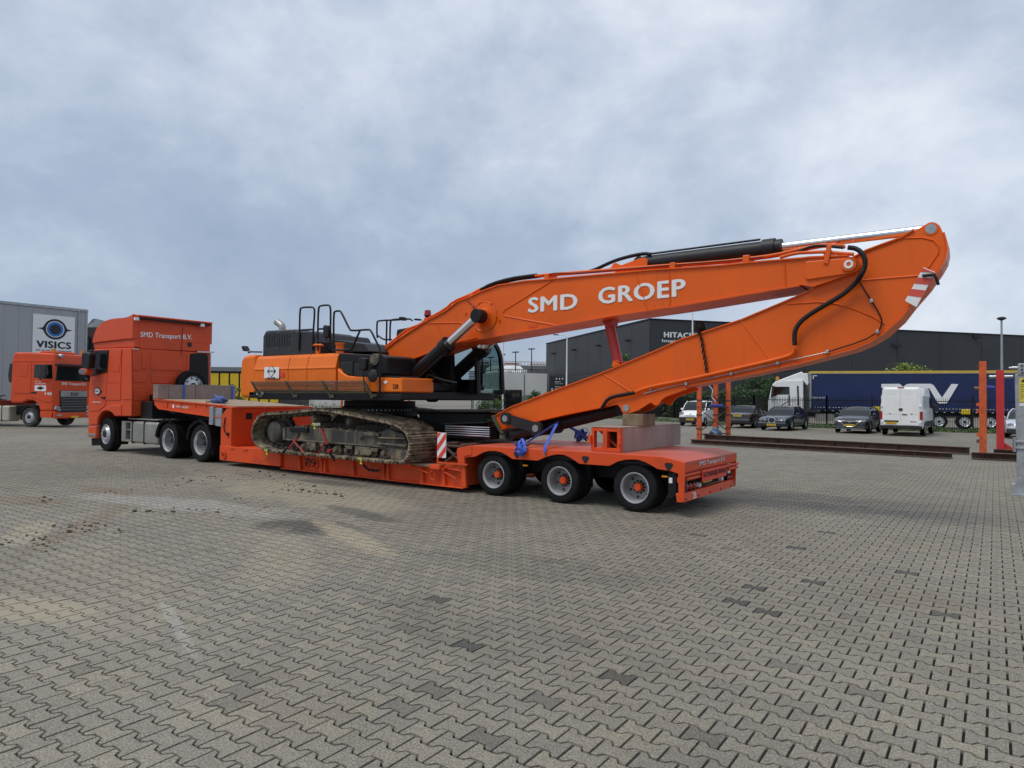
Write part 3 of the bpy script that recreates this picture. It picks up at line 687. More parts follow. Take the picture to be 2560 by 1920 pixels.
bm = newbm(); box(bm, x0-.02, x0+.01, 9.632, 9.66, z0-.09, z1+.01); box(bm, x0-.02, x1+.5, 9.634, 9.66, z0-.11, z0-.08); obj('board_bracket', bm, 'trailer_red', tr, bevel=.004)
# rusty wheel-trough lattice between bed and axles
bm = newbm()
for (a, b) in (((-8.62, .50), (-8.18, .80)), ((-8.62, .80), (-8.18, .50)), ((-8.7, .82), (-8.1, .82))): tube(bm, [(a[0], 9.95, a[1]), (b[0], 9.95, b[1])], .03, 6); tube(bm, [(a[0], 11.85, a[1]), (b[0], 11.85, b[1])], .03, 6)
for x in (-8.65, -8.15): cyl(bm, (x, 9.85, .84), (x, 11.95, .84), .05, n=10)
obj('access_lattice', bm, 'rust', tr)

# ================================================================ ORANGE TRACTOR UNIT
KB = (-20.2, 10.92, 0)
tk = thing('tractor_truck', 'orange-red tractor truck with tall roof fairing, coupled to the low loader', 'truck', KB)
def relk(p): return (p[0]-KB[0], p[1]-KB[1], p[2]-KB[2])
CY0, CY1 = 9.70, 12.16; CX = -20.46
core = [(-20.421,1.107),(-21.507,1.081),(-21.602,1.160),(-21.789,1.223),(-22.007,1.242),(-22.256,1.193),(-22.442,1.100),(-22.564,0.979),(-22.638,0.777),(-23.227,0.746),(-23.279,1.236),(-23.256,1.691),(-23.212,2.146),(-23.018,2.870),(-22.967,3.164),(-20.512,3.115)]
core[0] = (CX, core[0][1]); core[-1] = (CX, core[-1][1]); ZR = core[-1][1]
bm = newbm(); prism(bm, core, CY0+.02, CY1-.02); cab = obj('cab', bm, 'cab_red', tk, bevel=.06, seg=3, smooth=35)
# roof fairing in two tiers
low = [(-23.001,3.166),(-20.554,3.123),(-20.566,3.372),(-20.913,3.375),(-23.043,3.350)]; low = [(CX if abs(p[0]-CX) < .35 else p[0], p[1]) for p in low]
bm = newbm(); prism(bm, [(x, z) for x, z in low], CY0+.05, CY1-.05); roof = obj('roof', bm, 'cab_red', tk, bevel=.02)
upr = [(-23.016,3.353),(-20.871,3.381),(-20.524,3.375),(-20.555,4.082),(-20.757,4.080),(-20.812,4.001),(-21.678,4.030),(-22.247,3.981),(-22.612,3.870),(-22.831,3.713),(-22.945,3.516)]
upr = [(CX if (abs(p[0]-CX) < .3) else p[0], p[1]) for p in upr]
_s = smoothpath([(x, 0, z) for x, z in upr[4:]+upr[:1]], 2); upr = upr[1:4]+[(v.x, v.z) for v in _s]; zt = upr[2][1]
bm = newbm(); prism(bm, upr, CY0+.0, CY1-.0); obj('roof_fairing', bm, 'cab_red', tk, bevel=.12, seg=5, smooth=35)
bm = newbm(); box(bm, CX-.12, CX+.20, CY0+.05, CY1-.10, zt-.075, zt-.02); obj('rear_spoiler', bm, 'cab_red', tk, bevel=.02)
bm = newbm(); box(bm, CX+.002, CX+.17, CY0+.09, CY1-.14, zt-.135, zt-.077); obj('spoiler_underside', bm, 'dark_grey', tk, bevel=.01)
for p in [(9.726,3.981),(11.735,3.964)]:
    bm = newbm(); box(bm, CX+.12, CX+.2, p[0]-.06, p[0]+.06, zt-.19, zt-.10); obj('work_lamp', bm, 'white_paint', tk, bevel=.008)
# side panels
def panel(name, pts, d=.018, m_='cab_red', parent=cab, bev=.008):
    b = newbm(); prism(b, pts, CY0+.02-d, CY0+.021); return obj(name, b, m_, parent, bevel=bev, loc=(0, 0, 0))
panel('door', [(-22.852,3.123),(-21.922,3.110),(-22.021,2.086),(-22.051,1.417),(-22.310,1.307),(-22.498,1.227),(-23.084,1.216),(-23.181,1.570),(-23.138,2.145)])
panel('door_frame', [(-22.853,3.098),(-21.923,3.083),(-21.983,2.396),(-23.036,2.289)], .026, 'black_paint')
dg = panel('door_window', [(-22.768,3.059),(-21.960,3.051),(-22.029,2.426),(-22.934,2.330)], .034, 'glass_dark', bev=.004)
panel('sleeper_panel', [(-21.885,3.114),(-21.121,3.097),(-21.121,2.082),(-21.990,2.086)]); panel('sleeper_hatch', [(-21.653,3.059),(-21.099,3.053),(-21.200,2.414),(-21.708,2.421)], .03)
panel('lower_panel', [(-21.996,2.068),(-21.120,2.065),(-21.144,1.573),(-22.021,1.564)])
panel('wind_deflector', [(-21.038,3.100),(-20.492,3.090),(-20.413,1.592),(-21.003,1.586)], .03); panel('wind_deflector', [(-21.002,1.563),(-20.412,1.569),(-20.414,1.127),(-20.981,1.114)], .03)
ar = [(-22.622,0.797),(-22.555,0.997),(-22.396,1.149),(-22.187,1.271),(-21.921,1.349),(-21.586,1.412),(-20.988,1.438),(-20.973,1.109),(-21.377,1.099),(-21.484,1.178),(-21.688,1.237),(-21.917,1.256),(-22.158,1.210),(-22.331,1.115),(-22.439,0.992),(-22.506,0.794)]
b = newbm(); prism(b, ar, CY0-.04, CY0+.04); obj('wheel_arch', b, 'cab_red', tk, bevel=.02)
b = newbm(); prism(b, [(-23.117,0.733),(-22.543,0.758),(-22.549,0.372),(-23.114,0.414)], CY0-.03, CY1+.03); obj('bumper', b, 'cab_red', tk, bevel=.03)
b = newbm(); prism(b, [(-23.106,0.517),(-22.557,0.523),(-22.565,0.434),(-23.109,0.450)], CY0-.045, CY0-.01); obj('entry_step', b, 'tank_alu', tk, bevel=.008)
b = newbm(); prism(b, [(-23.040,0.362),(-22.417,0.389),(-22.406,0.168),(-23.001,0.130)], CY0+.05, CY0+.07); obj('mud_flap', b, 'rubber', tk)
b = newbm(); xw = core[12][0]; box(b, core[10][0]-.03, core[10][0]+.05, CY0+.1, CY1-.1, 1.0, 2.1); obj('front_grille', b, 'black_metal', tk, bevel=.02)
b = newbm(); hexa(b, [(core[12][0]-.02, CY0+.1, core[12][1]+.1), (core[12][0]-.02, CY1-.1, core[12][1]+.1), (core[12][0]+.05, CY1-.1, core[12][1]+.1), (core[12][0]+.05, CY0+.1, core[12][1]+.1)],
  [(core[14][0]-.02, CY0+.1, core[14][1]-.12), (core[14][0]-.02, CY1-.1, core[14][1]-.12), (core[14][0]+.05, CY1-.1, core[14][1]-.12), (core[14][0]+.05, CY0+.1, core[14][1]-.12)]); obj('windscreen', b, 'glass_dark', tk)
# rear wall pressings
def emb(pts, d=.022):
    b = newbm(); prism(b, pts, CX-.01, CX+d, 'X'); obj('pressed_panel', b, 'cab_red', cab, bevel=.03, seg=3, loc=(0, 0, 0))
for q in ([(9.734,3.001),(9.857,3.009),(9.863,2.444),(9.745,2.453)], [(9.981,3.011),(10.106,3.013),(10.118,2.483),(9.984,2.488)], [(10.234,2.998),(11.196,3.003),(11.207,2.485),(10.230,2.476)], [(11.328,3.011),(11.467,3.013),(11.479,2.477),(11.339,2.478)],
          [(9.748,2.341),(10.132,2.340),(10.126,2.098),(9.753,2.102)], [(10.262,2.339),(11.204,2.333),(11.209,2.080),(10.256,2.081)], [(9.758,1.878),(10.131,1.870),(10.123,1.570),(9.764,1.569)]): emb(q)
fp = [(9.852,3.885),(11.558,3.917),(11.591,3.123),(9.932,3.093)]
b = newbm(); prism(b, fp, CX-.01, CX+.012, 'X'); obj('fairing_panel', b, 'cab_red', roof, bevel=.008, loc=(0, 0, 0))
b = newbm(); prism(b, [(11.424,3.016),(11.492,3.044),(11.938,3.059),(12.019,3.020),(12.057,2.007),(11.415,1.994)], CX-.01, CX+.05, 'X'); obj('air_intake', b, 'black_metal', tk, bevel=.03, seg=3)
b = newbm(); prism(b, [(11.648,3.126),(12.214,3.140),(12.215,3.100),(11.649,3.084)], CX, CX+.06, 'X'); prism(b, [(9.708,3.078),(9.856,3.082),(9.856,3.054),(9.709,3.050)], CX, CX+.06, 'X'); obj('deflector_bracket', b, 'steel', tk)
b = newbm(); tube(b, [(CX+.06, [(12.086,3.085)][0][0], [(12.086,3.085)][0][1]), (CX+.06, [(12.097,2.085)][0][0], 1.9)], .018, 8); obj('grab_rail', b, 'steel', tk)
an = [(11.180,3.850),(11.150,2.934)]
b = newbm(); tube(b, [(CX+.03, an[0][0], an[0][1]), (CX+.03, an[1][0], an[1][1])], .006, 5); obj('aerial', b, 'black_metal', tk)
b = newbm(); prism(b, [(11.348,3.384),(11.479,3.381),(11.482,3.249),(11.351,3.252)], CX+.005, CX+.03, 'X'); obj('vent_badge', b, 'dark_grey', tk, bevel=.01)
lt = [(9.912,3.423),(11.490,3.436),(9.909,3.564)]
text('lettering', 'SMD Transport B.V.', (CX+.016, lt[0][0], lt[0][1]-.035), (0, lt[1][0]-lt[0][0], lt[1][1]-lt[0][1]+.025), (0, 0, lt[2][1]-lt[0][1]+.06), 'lettering_white', roof, bold=.03, loc=(0, 0, 0))
# SMD diamond on the door
dm = [(-22.814,1.828),(-22.548,1.957),(-22.280,1.827),(-22.535,1.701)]
b = newbm(); prism(b, dm, 9.676, 9.684); o = obj('emblem', b, 'lettering_black', cab, loc=(0, 0, 0))
cxm, czm = (dm[0][0]+dm[2][0])/2, (dm[1][1]+dm[3][1])/2; rx = (dm[2][0]-dm[0][0])/2; rz = (dm[1][1]-dm[3][1])/2
b = newbm(); prism(b, [(cxm+rx*.62*math.cos(t), czm+rz*.66*math.sin(t)) for t in [2*PI*k/20 for k in range(20)]], 9.672, 9.677); obj('emblem_ring', b, 'lettering_white', o, loc=(0, 0, 0))
text('emblem_letters', 'SMD', (cxm-rx*.45, 9.672, czm-rz*.2), (rx*.9, 0, 0), (0, 0, rz*.4), 'lettering_black', o, bold=.02, loc=(0, 0, 0), depth=.003)
lt = [(-22.838,1.460),(-22.298,1.467),(-22.842,1.529)]
text('lettering', 'smd-groep.nl', (lt[0][0], 9.68, lt[0][1]), (lt[1][0]-lt[0][0], 0, 0), (0, 0, lt[2][1]-lt[0][1]), 'lettering_white', cab, bold=.01, loc=(0, 0, 0))
b = newbm(); prism(b, [(-22.269,1.668),(-22.055,1.663),(-22.052,1.605),(-22.267,1.609)], 9.665, 9.69); obj('door_handle', b, 'black_paint', cab, bevel=.006, loc=(0, 0, 0))
# mirrors
mp_ = [(-22.847,2.998),(-22.757,3.024),(-22.347,2.997),(-22.299,2.923),(-22.355,2.529),(-22.744,2.526),(-22.866,2.612)]
b = newbm(); prism(b, mp_, 9.33, 9.52); obj('mirror', b, 'black_paint', tk, bevel=.04, seg=3)
mq = [(-23.019,2.495),(-22.875,2.528),(-22.515,2.511),(-22.477,2.392),(-22.603,2.323),(-22.965,2.345),(-23.042,2.421)]
b = newbm(); prism(b, mq, 9.33, 9.55); mo = obj('mirror', b, 'cab_red', tk, bevel=.03, seg=3)
b = newbm(); prism(b, [((x-cx_)*.8+cx_, (z-cz_)*.78+cz_) for x, z in mq for cx_, cz_ in [(sum(p[0] for p in mq)/7, sum(p[1] for p in mq)/7)]], 9.322, 9.34); obj('mirror_glass', b, 'chrome', mo, loc=(0, 0, 0))
q = [(-23.058,2.537),(-23.046,2.321),(-22.874,2.170),(-22.713,2.228)]
b = newbm(); tube(b, [(x, 9.5, z) for x, z in q], .022, 8, it=2); q2 = [(-23.138,3.047),(-22.875,3.069),(-22.616,3.097)]; tube(b, [(x, 9.55, z) for x, z in q2], .016, 6); obj('mirror_arm', b, 'black_paint', tk)
# chassis
b = newbm()
for y in (10.5, 11.35): box(b, -23.0, -15.95, y-.05, y+.05, .78, 1.03)
for x in (-22.2, -20.8, -19.6, -17.7, -16.0): box(b, x-.05, x+.05, 10.5, 11.35, .8, 1.0)
obj('chassis', b, 'black_metal', tk)
b = newbm(); box(b, -20.4, -19.75, 9.95, 11.9, .9, 1.55); box(b, -20.42, -19.95, 10.2, 11.7, 1.5, 1.75); obj('battery_box', b, 'black_metal', tk, bevel=.02)
b = newbm(); box(b, -20.44, -20.1, 10.55, 10.75, 1.4, 1.95); obj('cab_mount', b, 'cab_red', tk, bevel=.02)
for x in (-19.6, -19.0, -18.3):
    b = newbm(); tube(b, [(x, 10.6, 1.05), (x-.1, 10.4, 1.35), (x+.25, 10.3, 1.2), (x+.5, 10.6, 1.3)], .02, 6, it=2); obj('coiled_line', b, 'hose', tk, smooth=60)
b = newbm(); box(b, -18.2, -16.9, 10.45, 11.4, 1.03, 1.16); obj('fifth_wheel', b, 'black_metal', tk, bevel=.02)
# fuel tank with steps
ft = [(-21.190,0.944),(-19.094,0.302),(-20.572,0.722),(-19.833,0.748)]
fx0, fx1, fz1, fz0 = ft[0][0], ft[1][0], ft[0][1]+.02, ft[1][1]+.03; fs = ft[2][0]
b = newbm(); box(b, fs, fx1, 9.78, 10.42, fz0, fz1); tank = obj('fuel_tank', b, 'tank_alu', tk, bevel=.07, seg=4, smooth=40)
for x in (fs+.06, ft[3][0]):
    b = newbm(); box(b, x-.035, x+.035, 9.765, 10.43, fz0-.015, fz1+.015); obj('tank_strap', b, 'black_metal', tank, bevel=.05, seg=3, loc=(0, 0, 0))
b = newbm(); zs = [fz0, fz0+.09, fz0+(fz1-fz0)*.54, fz0+(fz1-fz0)*.62, fz1-.07, fz1]
box(b, fx0, fx0+.24, 9.79, 10.35, fz0+.02, fz1-.01); box(b, fs-.09, fs-.02, 9.79, 10.35, fz0+.02, fz1-.01)
for a, c in ((0, 1), (2, 3), (4, 5)): box(b, fx0+.2, fs-.05, 9.80, 10.3, zs[a]+.02, zs[c]-.01)
stp = obj('step_box', b, 'tank_alu', tk, bevel=.015)
b = newbm(); box(b, fx0+.2, fs-.05, 9.98, 10.0, fz0+.05, fz1-.04); obj('step_back', b, 'dark_grey', stp, loc=(0, 0, 0))
cw = [(-20.981,0.992),(-18.881,1.124)]
b = newbm(); box(b, fx0+.25, fx1-.1, 9.85, 10.4, fz1+.05, fz1+.08); obj('catwalk', b, 'tank_alu', tk, bevel=.005)
# wheels, arches
kw = make_wheel(tk, 'steer', .52, .31, relk((-22.16, 9.77, .52)), -1)
kw2 = make_wheel(tk, 'steer', .52, .31, relk((-22.16, 12.09, .52)), 1)
dw = make_wheel(tk, 'drive', .5, .29, relk((-18.49, 9.76, .5)), -1, dual=True); place_wheel(dw, tk, relk((-16.88, 9.76, .5)))
dw = make_wheel(tk, 'drive', .5, .29, relk((-18.49, 12.10, .5)), 1, dual=True); place_wheel(dw, tk, relk((-16.88, 12.10, .5)))
def guard(cx_, cz_, r, a0, a1, y0, y1, th=.025, n=16):
    b = newbm(); pts = [(cx_+r*math.cos(math.radians(a0+(a1-a0)*k/n)), cz_+r*math.sin(math.radians(a0+(a1-a0)*k/n))) for k in range(n+1)]; strip(b, pts, y0, y1, th); return b
for cx_ in (-18.49, -16.88):
    for (y0, y1) in ((9.72, 10.42), (11.44, 12.14)):
        b = guard(cx_, .5, .56, -10, 175, y0, y1)
        b2 = guard(cx_, .5, .60, -8, 172, y0-.012, y0+.04, .02)
        o = obj('mudguard', b, 'black_metal', tk, smooth=50, weld=True); obj('guard_lip', b2, 'black_metal', o, loc=(0, 0, 0), smooth=50, weld=True)
        b = newbm(); box(b, cx_+.57, cx_+.60, y0+.03, y1-.03, .22, .62); obj('mud_flap', b, 'rubber', tk)
b = guard(-22.16, .52, .60, -30, 60, 9.85, 10.2); obj('mudguard', b, 'black_metal', tk, smooth=50, weld=True)
for x in (-22.16, -18.49, -16.88):
    b = newbm(); cyl(b, (x, 9.95, .5), (x, 11.9, .5), .09, n=12); cyl(b, (x, 10.7, .5), (x, 11.1, .5), .25, n=16); obj('axle', b, 'black_metal', tk)
b = newbm(); box(b, -16.12, -15.98, 9.9, 10.2, .6, .78); obj('tail_lamp', b, 'lamp_red', tk, bevel=.01)
# spare wheel held behind the cab
sp = thing('spare_wheel', 'spare truck wheel standing upright behind the cab of the coupled tractor', 'wheel', (-20.12, 11.40, 1.56), local=True)
o = make_wheel(sp, 'trailer8', .475, .28, (0, 0, .475), -1); o.rotation_euler = (0, 0, PI/2)
b = newbm(); box(b, -20.4, -19.95, 11.1, 11.7, 1.40, 1.555); box(b, -20.4, -20.3, 10.9, 11.9, 1.2, 1.45); obj('spare_carrier', b, 'black_metal', tk, bevel=.01)
b = newbm(); box(b, -20.18, -20.02, 11.15, 11.65, 1.5, 1.553); obj('spare_bracket', b, 'cab_red', tk, bevel=.01)
# ---------------------------------------------------------------- load boxes on the neck
mat('diamond_plate', (0.27, 0.215, 0.19), .45, metal=.3, var=.2, scale=5, dirt=(0.26, 0.19, 0.165), dscale=3, damt=.45)  # brown cast of the reflected orange deck is mixed into the plate colour
def diamond_box(y0, y1, z0, z1, label):
    t = thing('storage_box', label, 'box', (-19.12, (y0+y1)/2, z0), group='chequer-plate boxes on the trailer neck')
    b = newbm(); box(b, -19.26, -18.985, y0, y1, z0, z1); o = obj('body', b, 'diamond_plate', t, bevel=.008)
    b = newbm(); nx = int((y1-y0)/.05); nz = int((z1-z0)/.05)
    for i in range(nx):
        for j in range(nz):
            yy, zz_ = y0+.03+i*.05, z0+.03+j*.05; a = .011 if (i+j) % 2 else -.011
            q = [(-18.981, yy-.011, zz_-a-.003), (-18.981, yy+.011, zz_+a-.003), (-18.981, yy+.011, zz_+a+.003), (-18.981, yy-.011, zz_-a+.003)]
            bm_v = [b.verts.new(p) for p in q]; b.faces.new(bm_v)
    stuff(obj('raised_pattern', b, 'galvanised', o, keep=True, loc=(0, 0, 0)))
    b = newbm(); box(b, -19.27, -18.975, y0-.002, y1+.002, z1, z1+.018); obj('lid', b, 'tank_alu', t, bevel=.004)
    return t
z0b = 1.628
diamond_box(9.72, 10.02, z0b, 2.01, 'short bright chequer-plate box at the near end of the trailer neck')
diamond_box(10.03, 10.80, z0b, 2.01, 'chequer-plate box on the trailer neck with a blue strap round its near end')
diamond_box(10.81, 12.10, z0b, 2.03, 'long chequer-plate box on the trailer neck behind the excavator counterweight')
def strap_band(y, lab):
    b = newbm(); box(b, -18.974, -18.97, y-.03, y+.03, 1.63, 2.03); box(b, -19.28, -18.97, y-.03, y+.03, 2.03, 2.034); tag(obj('lashing_strap', b, 'blue_strap'), lab, 'strap', 'blue straps over the chequer-plate boxes')
strap_band(10.46, 'blue strap over the chequer-plate boxes near the tractor cab'); strap_band(11.98, 'blue strap at the far end of the chequer-plate boxes by the counterweight')
def crumple(c, r, sq=(1, 1, 1), seed=1, n=3, amp=.35):
    rr = random.Random(seed); b = newbm(); bmesh.ops.create_icosphere(b, subdivisions=n, radius=1)
    ph = [(rr.uniform(2, 6), rr.uniform(2, 6), rr.uniform(2, 6), rr.uniform(0, 6)) for _ in range(5)]
    for v in b.verts:
        d = 1+amp*sum(math.sin(p[0]*v.co.x+p[1]*v.co.y+p[2]*v.co.z+p[3]) for p in ph)/3
        v.co = Vector((v.co.x*r*sq[0]*d, v.co.y*r*sq[1]*d, v.co.z*r*sq[2]*d))+Vector(c)
    return b
tb = crumple((-16.75, 10.2, 1.62), .16, (1.5, 1.0, .75), 4); tag(obj('tarpaulin', tb, 'blue_cloth', smooth=60), 'crumpled dark blue cloth lying on the trailer neck deck', 'cloth')
b = newbm(); tube(b, [(-17.2+.2*math.sin(k*.7), 10.1+.04*k, 1.575) for k in range(14)], .02, 6); tag(obj('lashing_belt', b, 'timber'), 'brown belt lying loose beside the blue cloth on the neck deck', 'belt')

# ================================================================ EXCAVATOR
EC = 10.92                                   # centre line
EB = (-11.5, EC, .46)
ex = thing('excavator', 'large orange crawler excavator with long boom and folded stick, loaded on the low loader', 'excavator', EB)
KY0 = 9.38                                   # outer face of the near track
# ---------------- tracks: a loop of three-bar shoes
loop = [(-9.250,0.469),(-10.293,0.482),(-11.379,0.476),(-12.572,0.484),(-13.344,0.484),(-13.704,0.530),(-13.927,0.623),(-14.052,0.755),(-14.084,0.892),(-14.034,1.073),(-13.886,1.243),(-13.684,1.349),(-13.195,1.375),(-12.681,1.402),(-12.268,1.446),(-11.908,1.481),(-11.557,1.482),(-11.103,1.448),(-10.665,1.398),(-10.139,1.336),(-9.702,1.289),(-9.344,1.226),(-9.121,1.101),(-9.018,0.925),(-9.021,0.745),(-9.105,0.560)]
lp = [Vector((p[0], 0, p[1])) for p in loop]
zbot = .475
for v in lp[:4]: v.z = zbot
lp[4].z = zbot+.005
lp = smoothpath(lp, 2, closed=True)
def resample(P_, n):
    L_ = [0]
    for a, b in zip(P_, P_[1:]+P_[:1]): L_.append(L_[-1]+(b-a).length)
    out_ = []; tot = L_[-1]
    for k in range(n):
        s_ = tot*k/n; i = max(j for j in range(len(P_)) if L_[j] <= s_); a, b = P_[i], P_[(i+1) % len(P_)]
        t = (s_-L_[i])/max(1e-6, L_[i+1]-L_[i]); out_.append((a.lerp(b, t), (b-a).normalized()))
    return out_, tot
NS = 54
rs, tot = resample(lp, NS); pit = tot/NS; SW = .82
def shoe_mesh():
    b = newbm(); hx = pit*.5
    prof = [(-hx+.008, -.004), (-hx+.014, .010), (-hx*.66, .012), (-hx*.62, .050), (-hx*.48, .050), (-hx*.42, .012), (-.018, .010), (-.012, .040), (.012, .040), (.020, .010), (hx*.40, .012), (hx*.46, .046), (hx*.60, .046), (hx*.64, .012), (hx-.012, .004), (hx-.002, -.018), (-hx+.03, -.014)]
    prism(b, prof, 0, SW); me = bpy.data.meshes.new('track_shoe'); bmesh.ops.recalc_face_normals(b, faces=b.faces); b.to_mesh(me); b.free(); me.materials.append(MATS['shoe_steel']); return me
sm = shoe_mesh()
def track(y0, near):
    b = newbm()
    # track frame
    yf = y0+.16 if near else y0+SW-.16; sg = 1 if near else -1
    fr = [(-13.124,1.030),(-12.803,1.062),(-12.222,1.060),(-11.588,1.061),(-10.031,1.027),(-9.798,1.118),(-9.599,1.079),(-9.339,1.019),(-9.234,0.839),(-9.251,0.597),(-9.394,0.531),(-9.687,0.537),(-9.789,0.695),(-10.688,0.745),(-11.972,0.734),(-13.116,0.761)]
    prism(b, fr, min(yf, yf+sg*.42), max(yf, yf+sg*.42)); f = obj('track_frame', b, 'muddy_dark', ex, bevel=.015)
    # bolted-on plates and ledges
    def pl(pts, m_, d0, d1, name, bev=.008):
        c = newbm(); prism(c, pts, min(yf-sg*d1, yf+sg*d0), max(yf-sg*d1, yf+sg*d0)); return obj(name, c, m_, f, bevel=bev, loc=(0, 0, 0))
    if near:
        pl([(-13.082,1.033),(-13.004,1.041),(-12.996,0.758),(-13.074,0.759)], 'muddy_steel', .02, .03, 'frame_rib'); pl([(-12.812,1.047),(-12.190,1.058),(-12.188,0.959),(-12.788,0.947)], 'black_metal', .02, .05, 'grease_cover')
        pl([(-13.040,0.788),(-9.783,0.780),(-9.782,0.749),(-13.040,0.756)], 'muddy_steel', .01, .03, 'frame_ledge'); pl([(-10.507,1.034),(-9.989,1.030),(-9.987,0.959),(-10.506,0.969)], 'muddy_dark', .01, .05, 'step_plate')
        pl([(-9.987,0.952),(-9.251,0.964),(-9.251,0.937),(-9.987,0.924)], 'muddy_steel', .02, .06, 'step_plate'); pl([(-10.019,0.837),(-9.233,0.830),(-9.232,0.795),(-10.018,0.804)], 'muddy_steel', .02, .06, 'step_plate')
        pl([(-10.568,0.923),(-10.470,0.927),(-10.468,0.874),(-10.567,0.870)], 'lettering_black', 0, .012, 'frame_hole', 0); pl([(-9.530,0.934),(-9.356,0.937),(-9.367,0.862),(-9.515,0.869)], 'lettering_black', 0, .012, 'frame_hole', 0)
        pl([(-9.716,0.760),(-9.168,0.730),(-9.290,0.517),(-9.646,0.537)], 'muddy_steel', 0, .02, 'guide_guard')
        for q in ([(-12.243,0.749),(-11.942,0.743),(-11.938,0.584),(-12.117,0.569),(-12.208,0.647)], [(-10.696,0.735),(-10.256,0.733),(-10.252,0.565),(-10.692,0.557)], [(-11.823,0.743),(-11.590,0.744),(-11.684,0.668),(-11.782,0.668)], [(-11.005,0.737),(-10.768,0.739),(-10.785,0.669),(-10.967,0.665)], [(-10.238,0.717),(-10.016,0.719),(-10.042,0.648),(-10.203,0.652)]): pl(q, 'muddy_steel', .0, .03, 'roller_guard')
        c = newbm()
        for k in range(150):   # soil lying on the frame
            t = random.random(); x = -12.7+t*3.2; r_ = random.uniform(.012, .045)
            bmesh.ops.create_icosphere(c, subdivisions=1, radius=r_, matrix=Matrix.Translation((x, yf+random.uniform(.0, .3), 1.06-.035*t*2+random.uniform(-.01, .03))))
        stuff(obj('caked_soil', c, 'mud', f, keep=True, loc=(0, 0, 0)))
    # final drive, idler, rollers
    fd = [(-13.391,0.929)][0]
    c = newbm(); lathe(c, [(.0001, -sg*.0), (.20, 0), (.235, sg*.02), (.25, sg*.05), (.25, sg*.30), (.30, sg*.32), (.30, sg*.42)], (fd[0], y0+.10 if near else y0+SW-.10, fd[1]), n=32); obj('final_drive', c, 'muddy_dark', ex, smooth=40)
    c = newbm(); yc = y0+SW/2
    for k in range(22):
        t = 2*PI*k/22; rr_ = .40 if k % 2 else .345; t2 = 2*PI*(k+1)/22; r2_ = .40 if (k+1) % 2 else .345
    prism(c, [(fd[0]+(.40 if k % 2 else .34)*math.cos(2*PI*k/44), fd[1]+(.40 if k % 2 else .34)*math.sin(2*PI*k/44)) for k in range(44)], yc-.05, yc+.05); obj('sprocket', c, 'muddy_dark', ex)
    c = newbm(); idc = (-9.62, .885); lathe(c, [(.10, -.12), (.36, -.10), (.40, -.06), (.40, .06), (.36, .10), (.10, .12)], (idc[0], yc, idc[1]), n=32); obj('idler', c, 'muddy_steel', ex, smooth=40)
    for k in range(9):
        x = -12.75+k*.36; c = newbm(); lathe(c, [(.0001, -.30), (.05, -.30), (.06, -.22), (.115, -.2), (.115, -.08), (.09, -.07), (.09, .07), (.115, .08), (.115, .2), (.06, .22), (.05, .3), (.0001, .3)], (x, yc, .635), n=18); obj('track_roller', c, 'muddy_steel', ex, smooth=40)
    for x, z in (([(-12.084,1.255)][0]), ([(-10.950,1.234)][0])):
        c = newbm(); lathe(c, [(.0001, -.25), (.06, -.25), (.09, -.2), (.09, .2), (.0001, .25)], (x, yc, z), n=16); obj('carrier_roller', c, 'muddy_steel', ex, smooth=40)
    # chain links inside the loop
    c = newbm()
    for (p, d) in rs:
        n_ = Vector((-d.z, 0, d.x))
        for yy in (yc-.13, yc+.13):
            q = [p+n_*.02-d*pit*.46, p+n_*.02+d*pit*.46, p+n_*.115+d*pit*.34, p+n_*.115-d*pit*.34]
            s0 = 1 if (n_.dot(Vector((-11.5, 0, .95))-p) > 0) else -1
            q = [p+n_*s0*a+d*pit*b_ for a, b_ in ((.02, -.46), (.02, .46), (.115, .30), (.115, -.30))]
            hexa(c, [(v.x, yy-.025, v.z) for v in q], [(v.x, yy+.025, v.z) for v in q])
    lk = obj('track_chain', c, 'muddy_steel', ex, keep=True); stuff(lk)
    for (p, d) in rs:
        n_ = Vector((-d.z, 0, d.x)); s0 = 1 if n_.dot(p-Vector((-11.5, 0, .95))) > 0 else -1
        o = bpy.data.objects.new('track_shoe', sm); COL.objects.link(o); o.parent = lk
        # local x along d, z outward
        zv = n_*s0; xv = d*s0; 
        M = Matrix(((xv.x, 0, zv.x, p.x-zv.x*.03), (0, 1, 0, y0), (xv.z, 0, zv.z, p.z-zv.z*.03), (0, 0, 0, 1)))
        o.matrix_local = M
    return f
EBv = Vector(EB)
tf = track(KY0, True); tf2 = track(2*EC-KY0-SW, False)
b = newbm(); box(b, -12.6, -10.4, 10.15, 11.7, .75, 1.18); prism(b, [(-12.3, 1.15), (-10.7, 1.15), (-10.9, 1.38), (-12.1, 1.38)], 10.3, 11.55); obj('car_body', b, 'muddy_dark', ex, bevel=.03)
b = newbm(); lathe(b, [(.75, 1.32), (.85, 1.32), (.85, 1.52), (.80, 1.54), (.80, 1.66), (.5, 1.66)], (-11.45, EC, 0), axis='Z', n=48); sr = obj('slew_ring', b, 'black_metal', ex, smooth=40)
b = newbm()
for k in range(60):
    t = 2*PI*k/60; cyl(b, (-11.45+.855*math.cos(t), EC+.855*math.sin(t), 1.46), (-11.45+.875*math.cos(t), EC+.875*math.sin(t), 1.46), .013, n=6)
stuff(obj('ring_bolt', b, 'steel', sr, keep=True, loc=(0, 0, 0)))
